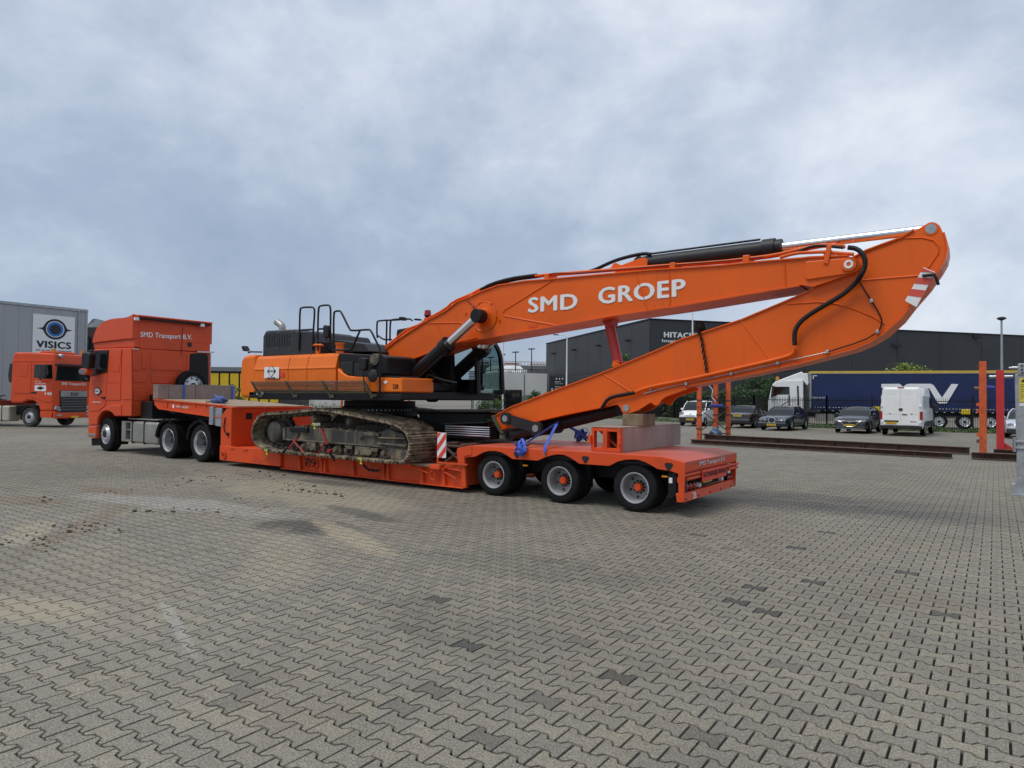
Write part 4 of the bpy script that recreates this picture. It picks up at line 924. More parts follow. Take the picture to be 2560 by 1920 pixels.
# ---------------- upper structure, near side
UY0, UY1 = 9.42, 12.42
sk = [(-14.024,1.835),(-10.118,1.820),(-9.336,1.809),(-9.333,1.663),(-10.115,1.681),(-13.990,1.677)]
XF = [(-9.284,1.813)][0][0]
b = newbm(); box(b, -14.3, XF-.01, UY0+.02, UY1-.02, 1.69, 1.86); obj('deck_frame', b, 'black_metal', ex, bevel=.03)
b = newbm(); prism(b, [(-13.968,1.814),(-10.336,1.813),(-9.281,1.809),(-9.273,1.707),(-9.305,1.676),(-10.297,1.673),(-13.925,1.663)], UY0-.02, UY0+.1); obj('side_sill', b, 'black_metal', ex, bevel=.02)
# counterweight: rounded block at the rear
cwp = [(-14.665,2.197),(-14.637,2.577),(-14.541,2.692),(-14.101,2.714),(-14.031,1.697),(-14.609,1.692),(-14.658,1.817)]
b = newbm(); prism(b, cwp, UY0+.02, UY1-.02); cw_ = obj('counterweight', b, 'body_orange', ex, bevel=.09, seg=4, smooth=40)
def side(pts, name='side_door', d=.0, m_='body_orange', bev=.02, parent=ex, dep=.06):
    c = newbm(); prism(c, pts, UY0-d, UY0+dep); return obj(name, c, m_, parent, bevel=bev, seg=3, loc=None if parent is ex else (0, 0, 0))
# doors: upper band slopes inward above the crease
def door(xa, xb, name='side_door', zc=2.345, ztop=2.665, zlow=1.87):
    c = newbm()
    v = [(UY0, zlow), (UY0-.005, zc-.02), (UY0-.02, zc), (UY0+.0, zc+.05), (UY0+.05, ztop-.06), (UY0+.12, ztop), (UY0+.5, ztop+.01), (UY0+.5, zlow)]
    prism(c, v, xa, xb, 'X'); return obj(name, c, 'body_orange', ex, bevel=.012, seg=2)
xs_ = [p[0] for p in [(-14.058,2.249),(-12.792,2.233),(-12.144,2.226),(-11.196,2.368)]]
for a, c_ in zip(xs_, xs_[1:]): door(a+.008, c_-.008)
b = newbm(); box(b, xs_[0]-.1, xs_[-1]-.01, UY0+.2, UY1-.05, 1.88, 2.655); obj('engine_bay', b, 'black_metal', ex)
# front-side fender and black tool box recess
side([(-11.148,2.341),(-10.986,2.236),(-10.834,2.179),(-10.685,2.167),(-9.277,2.124),(-9.272,1.841),(-10.315,1.843),(-11.137,1.850)], 'fender_box', .01, 'body_orange', .03, dep=.9)
b = newbm(); prism(b, [(-11.200,2.658),(-9.902,2.578),(-9.764,2.537),(-9.750,2.186),(-10.754,2.190),(-10.942,2.238),(-11.173,2.357)], UY0+.06, UY0+.9); obj('tool_compartment', b, 'black_metal', ex, bevel=.03)
b = newbm(); prism(b, [(-11.090,2.456),(-10.696,2.459),(-10.690,2.183),(-10.857,2.198),(-11.069,2.340)], UY0+.0, UY0+.4); prism(b, [(-10.695,2.429),(-10.136,2.422),(-10.130,2.172),(-10.690,2.183)], UY0+.02, UY0+.4); obj('step_box', b, 'dark_grey', ex, bevel=.015)
b = newbm(); prism(b, [(-10.616,2.195),(-9.314,2.154),(-9.313,2.130),(-10.616,2.167)], UY0-.01, UY0+.5); obj('anti_slip_edge', b, 'dark_grey', ex)
b = newbm(); cyl(b, ([(-10.110,2.495)][0][0], UY0+.04, [(-10.110,2.495)][0][1]), ([(-10.110,2.495)][0][0], UY0+.3, [(-10.110,2.495)][0][1]), .12, n=20); obj('hose_reel', b, 'muddy_steel', ex, smooth=40)
# hoods on top
hz0 = 2.66
h1 = [(-14.057,2.771),(-14.056,3.147),(-13.948,3.276),(-12.872,3.255),(-12.682,3.188),(-12.233,3.158),(-12.086,2.943),(-12.081,2.718)]
h1[0] = (h1[0][0], 2.63); h1[-1] = (h1[-1][0], 2.63)
b = newbm(); prism(b, h1, 9.62, 11.3); hood = obj('engine_hood', b, mat('hood_grey', (.034, .036, .04), .55, var=.15, spec=.3), ex, bevel=.05, seg=3)
for q in range(10):
    xa = 445+q*33.5; p = P_ = None
lv = [(-13.895,3.183),(-13.799,3.188),(-13.697,3.183),(-13.602,3.179),(-13.511,3.178),(-13.417,3.173),(-13.321,3.173),(-13.231,3.168),(-13.136,3.167),(-13.048,3.170)]; lb = [(-13.886,2.886)][0][1]
for (x, z) in lv:
    b = newbm(); prism(b, [(x-.018, lb), (x+.018, lb), (x+.018, z-.03), (x+.0, z), (x-.018, z-.03)], 9.612, 9.625); obj('louvre', b, 'lettering_black', hood, loc=(0, 0, 0))
b = newbm()
for (x, z) in [(-13.931,3.208),(-13.440,3.199),(-12.953,3.200),(-13.970,3.031),(-13.478,3.029),(-12.994,3.020),(-13.980,2.857),(-13.487,2.847),(-12.998,2.841)]: cyl(b, (x, 9.606, z), (x, 9.62, z), .011, n=6)
stuff(obj('bolt', b, 'steel', hood, keep=True, loc=(0, 0, 0)))
b = newbm(); prism(b, [(-12.571,2.757),(-12.565,3.059),(-12.081,3.022),(-10.997,2.882),(-10.829,2.724),(-10.829,2.703)], 10.0, 11.2); obj('engine_hood', b, 'hood_grey', ex, bevel=.03)
ep = [(-14.250,3.378),(-14.252,3.453),(-14.320,3.509),(-14.443,3.576)]
b = newbm(); tube(b, [(x, 10.3, z) for x, z in ep[:2]]+[(ep[2][0]-.01, 10.3, ep[2][1]), (ep[3][0]-.03, 10.3, ep[3][1])], .085, 18, it=1); obj('exhaust_elbow', b, 'tank_alu', ex, smooth=50)
b = newbm(); q = [(-12.008,2.783),(-12.009,2.840)]; cyl(b, (q[0][0], 9.6, 2.66), (q[0][0], 9.6, q[1][1]), .05, n=12); lathe(b, [(.11, q[1][1]), (.12, q[1][1]+.02), (.07, q[1][1]+.05), (.0001, q[1][1]+.055)], (q[0][0], 9.6, 0), axis='Z', n=20); obj('intake_cap', b, 'body_orange', ex, smooth=40)
b = newbm(); q = [(-11.536,2.762),(-11.539,2.869)]; cyl(b, (q[0][0], 9.8, 2.66), (q[0][0], 9.8, q[1][1]+.0), .085, n=16); cyl(b, (q[0][0], 9.8, q[1][1]), (q[0][0], 9.8, q[1][1]+.04), .1, n=16); obj('filler_cap', b, 'body_orange', ex, smooth=40)
# handrails
def rail(paths, y, r=.021, it=1, name='handrail'):
    b = newbm()
    for p in paths: tube(b, smoothpath([(x, y, z) for x, z in p], it), r, 8)
    return obj(name, b, 'black_paint', ex, smooth=60)
rail([[(-12.671,2.761),(-12.657,3.236),(-12.655,3.678),(-12.603,3.725),(-12.222,3.707),(-12.157,3.669),(-12.146,3.560),(-12.178,3.212),(-12.192,2.746)], [(-12.662,3.219),(-12.183,3.212)]], 9.6)
rail([[(-11.955,2.735),(-11.967,3.213),(-11.958,3.659),(-11.904,3.708),(-11.629,3.705),(-11.567,3.664),(-11.551,3.517),(-11.552,2.754)], [(-11.962,3.205),(-11.704,3.200)]], 9.55)
rail([[(-11.379,2.713),(-11.388,3.067),(-11.393,3.510),(-11.346,3.547),(-11.202,3.545),(-11.154,3.510),(-10.899,3.155),(-10.840,3.105),(-10.319,3.110),(-10.252,3.083),(-10.094,2.855),(-9.961,2.668),(-9.966,2.396)], [(-10.570,3.107),(-10.720,2.880),(-10.808,2.742),(-10.900,2.711),(-11.363,2.726)]], 9.5)
b = newbm(); tube(b, smoothpath([(x, 9.34, z) for x, z in [(-9.796,2.563),(-9.818,2.296),(-9.802,1.850),(-9.849,1.776),(-10.008,1.730)]], 1), .021, 8); tube(b, [(x, 9.34, z) for x, z in [(-9.953,2.179),(-9.773,2.174)]], .012, 6); obj('grab_bar', b, 'black_paint', ex, smooth=60)
# mirrors
b = newbm(); prism(b, [(-11.651,3.255),(-11.607,3.264),(-11.472,3.245),(-11.462,3.135),(-11.478,2.982),(-11.600,2.983),(-11.650,3.014)], 9.42, 9.52); obj('mirror', b, 'black_paint', ex, bevel=.03, seg=3)
b = newbm(); tube(b, smoothpath([(x, 9.5, z) for x, z in [(-11.625,2.989),(-11.611,2.923),(-11.524,2.888),(-11.378,2.874)]], 1), .015, 6); obj('mirror_arm', b, 'black_paint', ex)
b = newbm(); prism(b, [(-10.330,2.500),(-10.287,2.526),(-10.111,2.510),(-10.118,2.314),(-10.150,2.262),(-10.303,2.272),(-10.337,2.318)], 9.24, 9.34); obj('mirror', b, 'black_paint', ex, bevel=.035, seg=3)
b = newbm(); q = [(-9.947,2.161)][0]; lathe(b, [(.0001, -.03), (.08, -.025), (.125, 0), (.13, .02), (.10, .05), (.0001, .06)], (q[0], 9.27, q[1]), n=28); obj('round_mirror', b, 'dark_grey', ex, smooth=40)
b = newbm(); tube(b, [(x, 9.3, z) for x, z in [(-10.233,2.271),(-10.221,2.029),(-10.184,1.848)]], .014, 6); tube(b, [(x, 9.3, z) for x, z in [(-9.890,2.177),(-9.763,2.175)]], .012, 6); obj('mirror_arm', b, 'black_paint', ex)
b = newbm(); prism(b, [(-14.718,2.922),(-14.632,2.933),(-14.542,2.835),(-14.612,2.805),(-14.659,2.821)], 9.5, 9.62); tube(b, [(x, 9.58, z) for x, z in [(-14.550,2.774),(-14.474,2.790),(-14.022,2.771)]], .02, 6); obj('rear_camera', b, 'black_paint', ex)
# folding catwalk rack along the side
RKY = 9.20
mat('rack_steel', (0.14, 0.125, 0.085), .6, metal=.3, var=.3, scale=8)
rz = [p[1] for p in [(-11.752,2.058),(-11.751,2.032),(-11.750,2.006),(-11.750,1.980),(-11.749,1.954),(-11.748,1.923),(-11.747,1.892),(-11.746,1.861),(-11.746,1.830)]]
rx0, rx1 = [(-13.867,1.958)][0][0], [(-10.098,1.952)][0][0]
for i, z in enumerate(rz):
    yy = RKY+.0+(.16*(i/8.0)); b = newbm(); box(b, rx0, rx1, yy-.012, yy+.012, z-.010, z+.010); obj('rack_bar', b, 'rack_steel', ex)
for p in [(-13.834,1.958),(-12.580,1.956),(-11.361,1.954),(-10.115,1.952)]:
    b = newbm(); x = p[0]; hexa(b, [(x-.025, RKY-.02, rz[0]+.02), (x+.025, RKY-.02, rz[0]+.02), (x+.025, RKY+.01, rz[0]+.02), (x-.025, RKY+.01, rz[0]+.02)], [(x+.01, RKY+.17, rz[-1]-.08), (x+.08, RKY+.17, rz[-1]-.08), (x+.08, RKY+.22, rz[-1]-.08), (x+.01, RKY+.22, rz[-1]-.08)]); box(b, x+.02, x+.16, RKY+.17, RKY+.23, rz[-1]-.11, rz[-1]-.04); obj('rack_bracket', b, 'rack_steel', ex, bevel=.006)
# decals
def decal(pts, m_, name, y, th=.004):
    c = newbm(); prism(c, pts, y-th, y); return obj(name, c, m_, ex)
dp_ = [(-13.622,2.403),(-13.079,2.393),(-13.089,2.140),(-13.637,2.153)]
dc = decal(dp_, 'lettering_white', 'sticker', UY0-.026)
cx_, cz_ = sum(p[0] for p in dp_)/4, sum(p[1] for p in dp_)/4+.03; r = .155
def ringpoly(cx_, cz_, rx, rz, y, m_, parent, name='emblem'):
    c = newbm(); prism(c, [(cx_-rx, cz_), (cx_, cz_-rz), (cx_+rx, cz_), (cx_, cz_+rz)], y-.003, y); return obj(name, c, m_, parent, loc=(0, 0, 0))
ringpoly(cx_, cz_, .17, .135, UY0-.0305, 'lettering_black', dc)
ringpoly(cx_, cz_, .145, .115, UY0-.0325, 'lettering_white', dc)
for s_ in (-1, 1):
    c = newbm(); prism(c, [(cx_+s_*.15, cz_), (cx_+s_*.10, cz_+.035), (cx_+s_*.085, cz_), (cx_+s_*.10, cz_-.035)], UY0-.0365, UY0-.033); obj('emblem', c, 'lettering_black', dc, loc=(0, 0, 0))
text('emblem_letters', 'SMD', (cx_-.085, UY0-.032, cz_-.03), (.17, 0, 0), (0, 0, .06), 'lettering_black', dc, bold=.02, loc=(0, 0, 0))
text('emblem_letters', 'SMD GROEP', (cx_-.14, UY0-.028, cz_-.175), (.28, 0, 0), (0, 0, .045), 'lettering_black', dc, bold=.01, loc=(0, 0, 0))
dl = decal([(-13.085,2.286),(-12.907,2.281),(-12.904,2.166),(-13.081,2.176)], 'hatch_red', 'warning_sticker', UY0-.012)
lt = [(-11.756,2.110),(-11.231,2.099),(-11.757,2.147)]
text('lettering', 'transport - logistiek - service', (lt[0][0], UY0-.022, 2.0), (lt[1][0]-lt[0][0], 0, 0), (0, 0, .045), 'lettering_white', ex, bold=.01)
text('lettering', 'Zuidbroek - Delfzijl', (lt[0][0], UY0-.008, 1.93), (lt[1][0]-lt[0][0], 0, 0), (0, 0, .05), 'lettering_white', ex, bold=.01)
lt = [(-9.517,1.902),(-9.371,1.902),(-9.519,2.002)]
text('lettering', '530', (lt[0][0], UY0-.012, lt[0][1]), (lt[1][0]-lt[0][0], 0, 0), (0, 0, lt[2][1]-lt[0][1]), 'lettering_black', ex, bold=.04)
q = [(-13.908,1.768),(-13.663,1.770),(-13.665,1.843),(-13.910,1.842)]
c = newbm(); prism(c, q, UY0-.03, UY0-.022); st_ = obj('sticker', c, 'lettering_white', ex)
text('emblem_letters', 'Staad', (q[0][0]+.02, UY0-.03, q[0][1]+.025), (.17, 0, 0), (0, 0, .06), 'lettering_black', st_, bold=.03, loc=(0, 0, 0))
c = newbm(); prism(c, [(a, z) for a, z in [(-9.785,2.037),(-9.718,2.073),(-9.656,2.037),(-9.716,2.001)]], UY0-.02, UY0-.012); obj('emblem', c, 'lettering_white', ex)
# ---------------- cab on the far side
mat('cab_glass', (0.16, 0.20, 0.2), .05, var=.1, spec=.8)
CBY = 11.42
cb = [(-11.534,3.067),(-11.489,3.356),(-11.301,3.382),(-10.738,3.424),(-10.406,3.414),(-9.322,2.944),(-9.145,2.838),(-9.084,2.703),(-9.022,1.628),(-9.962,1.633),(-10.707,1.712),(-11.344,1.760)]
rear = [(-11.270,1.796),(-11.498,3.174),(-11.471,3.337),(-10.595,3.413),(-10.406,3.402),(-10.709,1.800)]
b = newbm(); prism(b, rear, CBY+.02, 12.40); cabin = obj('cab', b, 'black_paint', ex, bevel=.02)
fr_ = [(-9.946,3.377),(-9.215,2.940),(-9.094,2.703),(-9.033,1.834),(-9.920,1.830)]
def pillar(pts, y, r=.05):
    b = newbm(); tube(b, smoothpath([(x, y, z) for x, z in pts], 1), r, 8); obj('cab_pillar', b, 'black_paint', cabin, loc=(0, 0, 0), smooth=60)
for y in (CBY+.06, 12.36):
    pillar([(-9.945,3.346),(-9.323,3.045),(-9.166,2.838),(-9.093,2.604),(-9.039,1.834)], y, .055); pillar([(-9.855,3.307),(-9.799,2.622),(-9.730,1.831)], y, .06)
b = newbm(); prism(b, [(-10.712,1.976),(-9.699,1.958),(-9.041,1.942),(-9.039,1.834),(-10.709,1.800)], CBY+.03, CBY+.08); obj('door_sill', b, 'black_paint', cabin, loc=(0, 0, 0))
b = newbm(); prism(b, [(-10.724,2.646),(-9.743,2.587),(-9.697,1.831),(-10.709,1.800)], CBY+.03, CBY+.08); obj('side_panel', b, 'black_paint', cabin, loc=(0, 0, 0))
mtg = bpy.data.materials.new('cab_pane'); mtg.use_nodes = True; MATS['cab_pane'] = mtg
_p = mtg.node_tree.nodes['Principled BSDF']; _p.inputs['Base Color'].default_value = (.40, .49, .49, 1); _p.inputs['Roughness'].default_value = .03; _p.inputs['Transmission Weight'].default_value = 1.0; _p.inputs['IOR'].default_value = 1.02
for nm, pts, y in (('side_window', [(-9.809,3.253),(-9.323,2.995),(-9.181,2.806),(-9.103,2.604),(-9.056,1.958),(-9.721,1.958)], CBY+.055), ('side_window', [(-9.809,3.253),(-9.323,2.995),(-9.181,2.806),(-9.103,2.604),(-9.056,1.958),(-9.721,1.958)], 12.355)):
    b = newbm(); prism(b, pts, y, y+.008); obj(nm, b, 'cab_pane', cabin, loc=(0, 0, 0))
fx = [(-9.323,3.028),(-9.166,2.838),(-9.082,2.604),(-9.039,1.834)]
b = newbm(); strip(b, fx, CBY+.1, 12.32, .01); obj('windscreen', b, 'cab_pane', cabin, loc=(0, 0, 0))
b = newbm(); prism(b, [(-10.642,3.366),(-9.832,3.289),(-9.788,2.613),(-10.653,2.653)], CBY+.03, CBY+.08); obj('rear_quarter_panel', b, 'black_paint', cabin, loc=(0, 0, 0))
st0 = [(-10.084,1.984)][0]
b = newbm(); box(b, st0[0]-.5, st0[0]+.05, 11.65, 12.15, 1.9, 2.1); hexa(b, [(st0[0]-.5, 11.65, 2.1), (st0[0]-.35, 11.65, 2.1), (st0[0]-.35, 12.15, 2.1), (st0[0]-.5, 12.15, 2.1)], [(st0[0]-.65, 11.7, 2.75), (st0[0]-.55, 11.7, 2.75), (st0[0]-.55, 12.1, 2.75), (st0[0]-.65, 12.1, 2.75)]); obj('operator_seat', b, 'dark_grey', cabin, bevel=.04, loc=(0, 0, 0))
b = newbm(); tube(b, [(x, 11.7, z) for x, z in [(-9.692,2.101),(-9.830,2.361)]], .025, 6); box(b, -9.75, -9.2, 11.6, 11.75, 1.85, 2.15); obj('control_console', b, 'dark_grey', cabin, loc=(0, 0, 0))
b = newbm()
for k in range(14):
    z = [(-9.211,2.323)][0][1]-k*.035; box(b, [(-9.263,2.274)][0][0], [(-9.125,2.272)][0][0], CBY+.0, CBY+.04, z-.02, z)
stuff(obj('vent_slat', b, 'dark_grey', cabin, keep=True, loc=(0, 0, 0)))
lt = [(-9.723,1.712),(-9.613,1.713),(-9.725,1.802)]
text('fleet_number', '55', (lt[0][0], CBY-.045, lt[0][1]), (lt[1][0]-lt[0][0], 0, 0), (0, 0, lt[2][1]-lt[0][1]), 'lettering_white', ex, bold=.02)
rail([[(-12.297,2.980),(-12.287,3.152),(-12.283,3.640)], [(-12.165,3.128),(-12.162,3.633),(-12.082,3.657),(-11.495,3.641),(-11.418,3.590)], [(-12.602,3.223),(-12.626,3.301),(-12.632,3.622),(-12.570,3.657),(-11.858,3.635)], [(-12.617,3.301),(-12.382,3.166),(-12.113,3.164)]], 11.9, .022)
b = newbm(); q = [(-10.643,3.480),(-10.644,3.578),(-10.645,3.632)]; cyl(b, (q[0][0], 11.6, q[0][1]), (q[0][0], 11.6, q[1][1]), .022, n=8); cyl(b, (q[1][0], 11.6, q[1][1]), (q[1][0], 11.6, q[2][1]), .05, .085, n=14); bk = obj('beacon', b, 'black_metal', ex, smooth=40)
b = newbm(); cyl(b, (q[2][0], 11.6, q[2][1]), (q[2][0], 11.6, q[2][1]+.12), .085, .07, n=14); obj('beacon_lens', b, 'lamp_red', bk, smooth=40, loc=(0, 0, 0))
for pp in ([(-11.594,3.581),(-11.440,3.572),(-11.467,3.656),(-11.569,3.663)], [(-11.089,3.552),(-10.954,3.544),(-10.967,3.586),(-11.078,3.593)]):
    b = newbm(); prism(b, pp, 11.6, 11.75); obj('work_lamp', b, 'black_metal', ex, bevel=.015)
for pp in ([(-8.217,2.759),(-8.141,2.787),(-8.117,2.726),(-8.178,2.705)], [(-8.106,2.755),(-8.028,2.782),(-8.017,2.718),(-8.079,2.694)]):
    b = newbm(); prism(b, pp, 10.36, 10.46); obj('work_lamp', b, 'tank_alu', ex, bevel=.01)
b = newbm(); prism(b, [(-9.219,2.992),(-9.058,3.003),(-9.038,2.815),(-9.076,2.791),(-9.216,2.804)], 11.85, 11.95); obj('mirror', b, 'black_paint', ex, bevel=.03)
b = newbm(); tube(b, smoothpath([(x, 11.9, z) for x, z in [(-9.391,2.879),(-9.365,2.637),(-9.328,2.293),(-9.313,2.018),(-9.345,1.958),(-9.410,1.932)]], 1), .018, 6); tube(b, [(x, 11.9, z) for x, z in [(-9.275,2.840),(-9.276,2.018)]], .018, 6); obj('mirror_bar', b, 'black_paint', ex)
b = newbm(); prism(b, [(-9.241,2.007),(-9.127,2.016),(-9.132,1.914),(-9.248,1.917)], 11.78, 11.8); obj('sticker', b, 'lettering_white', ex)
# machinery in the gap between boom foot and cab
b = newbm(); box(b, -10.9, -9.55, 10.35, 11.38, 1.86, 2.05); box(b, -11.2, -10.6, 10.2, 11.35, 2.0, 2.35); obj('swing_machinery', b, 'black_metal', ex, bevel=.04)
for k in range(9):
    rr = random.Random(k); x = -9.9+rr.uniform(-.5, .5); b = newbm(); tube(b, smoothpath([(x, 10.35, 1.95), (x+rr.uniform(-.2, .3), 10.25, 2.15+rr.uniform(0, .2)), (x+.3, 10.3, 2.2+rr.uniform(-.1, .2)), (x+.5+rr.uniform(0, .2), 10.4, 2.0+rr.uniform(-.1, .1))], 2), .022, 6); obj('hydraulic_hose', b, 'hose', ex, smooth=60)
b = newbm(); prism(b, [(-11.565,2.476),(-10.565,2.647),(-9.901,2.816),(-9.604,2.906),(-9.542,1.771),(-11.051,1.707)], 11.22, 11.34); obj('boom_foot_bulkhead', b, 'black_metal', ex, bevel=.02)
for yy in (10.42, 11.28):
    b = newbm(); prism(b, [(-11.0, 1.86), (-9.9, 1.86), (-10.3, 2.35), (-10.75, 2.62), (-11.0, 2.5)], yy, yy+.06); obj('boom_foot_plate', b, 'black_metal', ex, bevel=.01)
# ---------------- boom
BW = .36
BY0, BY1 = EC-BW, EC+BW
bt = [(-11.054,2.710),(-10.982,2.756),(-10.514,2.992),(-9.754,3.321),(-9.201,3.507)]+[(-8.878,3.680),(-8.543,3.757),(-8.276,3.838),(-7.844,3.927),(-7.210,3.951),(-6.635,3.934),(-4.733,3.905),(-3.518,3.856)]+[(-3.129,3.856),(-2.317,3.839),(-2.192,3.840),(-1.692,3.807)]
bnose = [(-1.609,3.782),(-1.556,3.731),(-1.539,3.665),(-1.566,3.609),(-1.625,3.563),(-2.156,3.416)]
bb = [(-2.335,3.460),(-3.127,3.388),(-4.171,3.291)]+[(-5.337,3.207),(-6.524,3.088),(-7.916,2.956),(-8.803,2.870)]+[(-8.326,2.910),(-8.720,2.886),(-8.984,2.865),(-9.336,2.771),(-9.961,2.609),(-10.904,2.451)]
b = newbm(); prism(b, bt+bnose+bb, BY0, BY1); boom = obj('boom', b, 'boom_orange', ex, bevel=.008)
b = newbm(); strip(b, bt, BY0-.03, BY1+.03, .022); obj('top_flange', b, 'boom_orange', boom, loc=(0, 0, 0), weld=True)
b = newbm(); strip(b, bb, BY0-.03, BY1+.03, .022); obj('bottom_flange', b, 'boom_orange', boom, loc=(0, 0, 0), weld=True)
def weld_line(pts, y, parent, r=.015, nm='weld_seam'):
    c = newbm(); tube(c, [(x, y, z) for x, z in pts], r, 6); obj(nm, c, 'boom_orange', parent, loc=(0, 0, 0), smooth=60)
for w_ in ([(-9.753,3.301),(-8.786,3.266),(-8.730,3.235),(-8.715,3.216)], [(-9.397,3.265),(-9.254,2.898)], [(-10.803,2.779),(-10.687,2.527)], [(-6.622,3.915),(-7.696,3.446),(-7.729,3.391),(-7.700,3.332),(-6.537,3.089)], [(-4.946,3.881),(-4.739,3.268)], [(-4.359,3.882),(-4.339,3.299)], [(-2.555,3.840),(-2.532,3.458)]): weld_line(w_, BY0, boom)
# boom-cylinder boss
q = [(-8.178,3.346)][0]
b = newbm(); lathe(b, [(.30, -.012), (.29, -.02), (.28, -.012), (.17, -.03), (.14, -.10), (.13, -.20), (.0001, -.20)], (q[0], BY0, q[1]), n=40); lathe(b, [(.30, .012), (.29, .02), (.17, .03), (.14, .10), (.13, .20), (.0001, .20)], (q[0], BY1, q[1]), n=40); obj('cylinder_boss', b, 'boom_orange', boom, loc=(0, 0, 0), smooth=35)
bossx, bossz = q
# nose doubler plates and pin
for sg, yy in ((-1, BY0), (1, BY1)):
    b = newbm(); prism(b, [(-2.254,3.791),(-1.749,3.784),(-1.666,3.789),(-1.583,3.762),(-1.531,3.668),(-1.563,3.588),(-1.633,3.558),(-2.232,3.518),(-2.259,3.559)], min(yy, yy+sg*.03), max(yy, yy+sg*.03)); o = obj('nose_plate', b, 'boom_orange', boom, bevel=.012, loc=(0, 0, 0))
    p = [(-1.671,3.683)][0]
    b = newbm(); lathe(b, [(.0001, sg*.07), (.095, sg*.07), (.10, sg*.06), (.10, 0)], (p[0], yy, p[1]), n=28); lathe(b, [(.075, sg*.069), (.07, sg*.074), (.0001, sg*.074)], (p[0], yy, p[1]), n=24); oo = obj('pin_boss', b, 'boom_orange', o, smooth=35, loc=(0, 0, 0))
    b = newbm(); lathe(b, [(.062, sg*.074), (.062, sg*.082), (.03, sg*.082), (.03, sg*.074)], (p[0], yy, p[1]), n=24); obj('pin_ring', b, 'white_paint', o, smooth=35, loc=(0, 0, 0))
for p in [(-8.309,3.630),(-8.009,3.592),(-7.885,3.331),(-7.813,3.259)]+[(-8.474,3.571),(-8.661,3.445)]:
    b = newbm(); cyl(b, (p[0], BY0-.03, p[1]), (p[0], BY0+.01, p[1]), .022, n=10); obj('grease_nipple', b, 'boom_orange', boom, smooth=40, loc=(0, 0, 0))
b = newbm(); prism(b, [(-7.134,3.120),(-6.934,3.135),(-6.933,3.083),(-7.133,3.067)], BY0-.008, BY0); obj('rating_plate', b, 'trailer_red', boom, loc=(0, 0, 0))
b = newbm(); tube(b, [(x, BY0-.02, z) for x, z in [(-8.632,3.707),(-8.464,3.588),(-8.373,3.470)]], .008, 5); obj('grease_line', b, 'hose', boom, loc=(0, 0, 0))
# lettering
lt = [(-7.153,3.342),(-6.078,3.332),(-7.156,3.603)]
ltb = [(-7.147,3.353),(-6.078,3.358),(-6.081,3.653),(-7.159,3.641)]
text('lettering', 'SMD', (ltb[0][0], BY0-.005, ltb[0][1]), (ltb[1][0]-ltb[0][0], 0, ltb[1][1]-ltb[0][1]), (0, 0, ltb[3][1]-ltb[0][1]), 'lettering_white', boom, bold=.034, loc=(0, 0, 0))
ltb = [(-5.665,3.408),(-4.072,3.431),(-4.073,3.708),(-5.667,3.698)]
text('lettering', 'GROEP', (ltb[0][0], BY0-.004, ltb[0][1]), (ltb[1][0]-ltb[0][0], 0, ltb[1][1]-ltb[0][1]), (0, 0, ltb[3][1]-ltb[0][1]), 'lettering_white', boom, bold=.034, loc=(0, 0, 0))
# pipes and hoses along the top
pp = [(-11.085,2.765),(-10.555,3.050),(-10.326,3.182),(-9.966,3.254),(-9.791,3.351),(-9.236,3.543)]+[(-9.036,3.684),(-8.576,3.793),(-8.308,3.889)]
for dy in (.05, .16, .27):
    b = newbm(); tube(b, smoothpath([(x, BY0+dy, z+.035) for x, z in pp], 1), .026, 8); obj('hydraulic_pipe', b, 'boom_orange', boom, loc=(0, 0, 0), smooth=60)
hp = [(-8.337,3.868),(-8.075,3.962),(-7.621,4.024),(-7.238,4.033),(-6.998,4.033)]
for dy in (.06, .18):
    b = newbm(); tube(b, smoothpath([(x, BY0+dy, z+.03) for x, z in hp], 1), .034, 8); obj('hydraulic_hose', b, 'hose', boom, loc=(0, 0, 0), smooth=60)
pp2 = [(-7.024,4.029),(-6.712,4.027),(-5.873,3.999),(-4.751,3.967),(-3.532,3.916)]+[(-3.141,3.920),(-2.677,3.929),(-2.381,3.973),(-2.112,3.998),(-2.007,4.001),(-1.749,3.954)]
for dy, dz_ in ((.04, .0), (.14, .0)):
    b = newbm(); tube(b, smoothpath([(x, BY0+dy, z+.02) for x, z in pp2], 1), .024, 8); obj('hydraulic_pipe', b, 'boom_orange', boom, loc=(0, 0, 0), smooth=60)
b = newbm(); tube(b, smoothpath([(x, BY0+.0, z) for x, z in [(-6.712,4.038),(-6.534,4.053),(-6.113,3.997),(-5.638,3.986),(-4.751,3.971),(-4.274,3.961),(-3.532,3.935)]+[(-3.141,3.930),(-2.867,3.930)]], 1), .009, 6); obj('electric_cable', b, 'hose', boom, loc=(0, 0, 0))
for p in [(-8.535,3.771),(-6.744,3.994),(-4.305,3.942)]+[(-3.116,3.929),(-1.962,3.877)]+[(-9.745,3.360)]:
    b = newbm(); box(b, p[0]-.05, p[0]+.05, BY0-.01, BY0+.3, p[1]-.05, p[1]+.06); obj('pipe_clamp', b, 'boom_orange', boom, bevel=.01, loc=(0, 0, 0))
b = newbm(); prism(b, [(-1.962,3.989),(-1.893,3.987),(-1.919,3.844),(-1.944,3.716),(-2.013,3.733),(-1.984,3.870)], BY0-.05, BY0-.02); obj('pipe_bracket', b, 'boom_orange', boom, bevel=.008, loc=(0, 0, 0))
for pts, r in (([(-2.412,3.919),(-2.251,3.996),(-2.074,4.013),(-1.919,3.975),(-1.749,3.936)], .02), ([(-2.614,3.894),(-2.394,3.937),(-2.180,3.921),(-2.005,3.910),(-1.834,3.871),(-1.616,3.828)], .026)):
    b = newbm(); tube(b, smoothpath([(x, BY0-.0, z) for x, z in pts], 2), r, 8); obj('hydraulic_hose', b, 'hose' if r < .025 else 'boom_orange', boom, loc=(0, 0, 0), smooth=60)
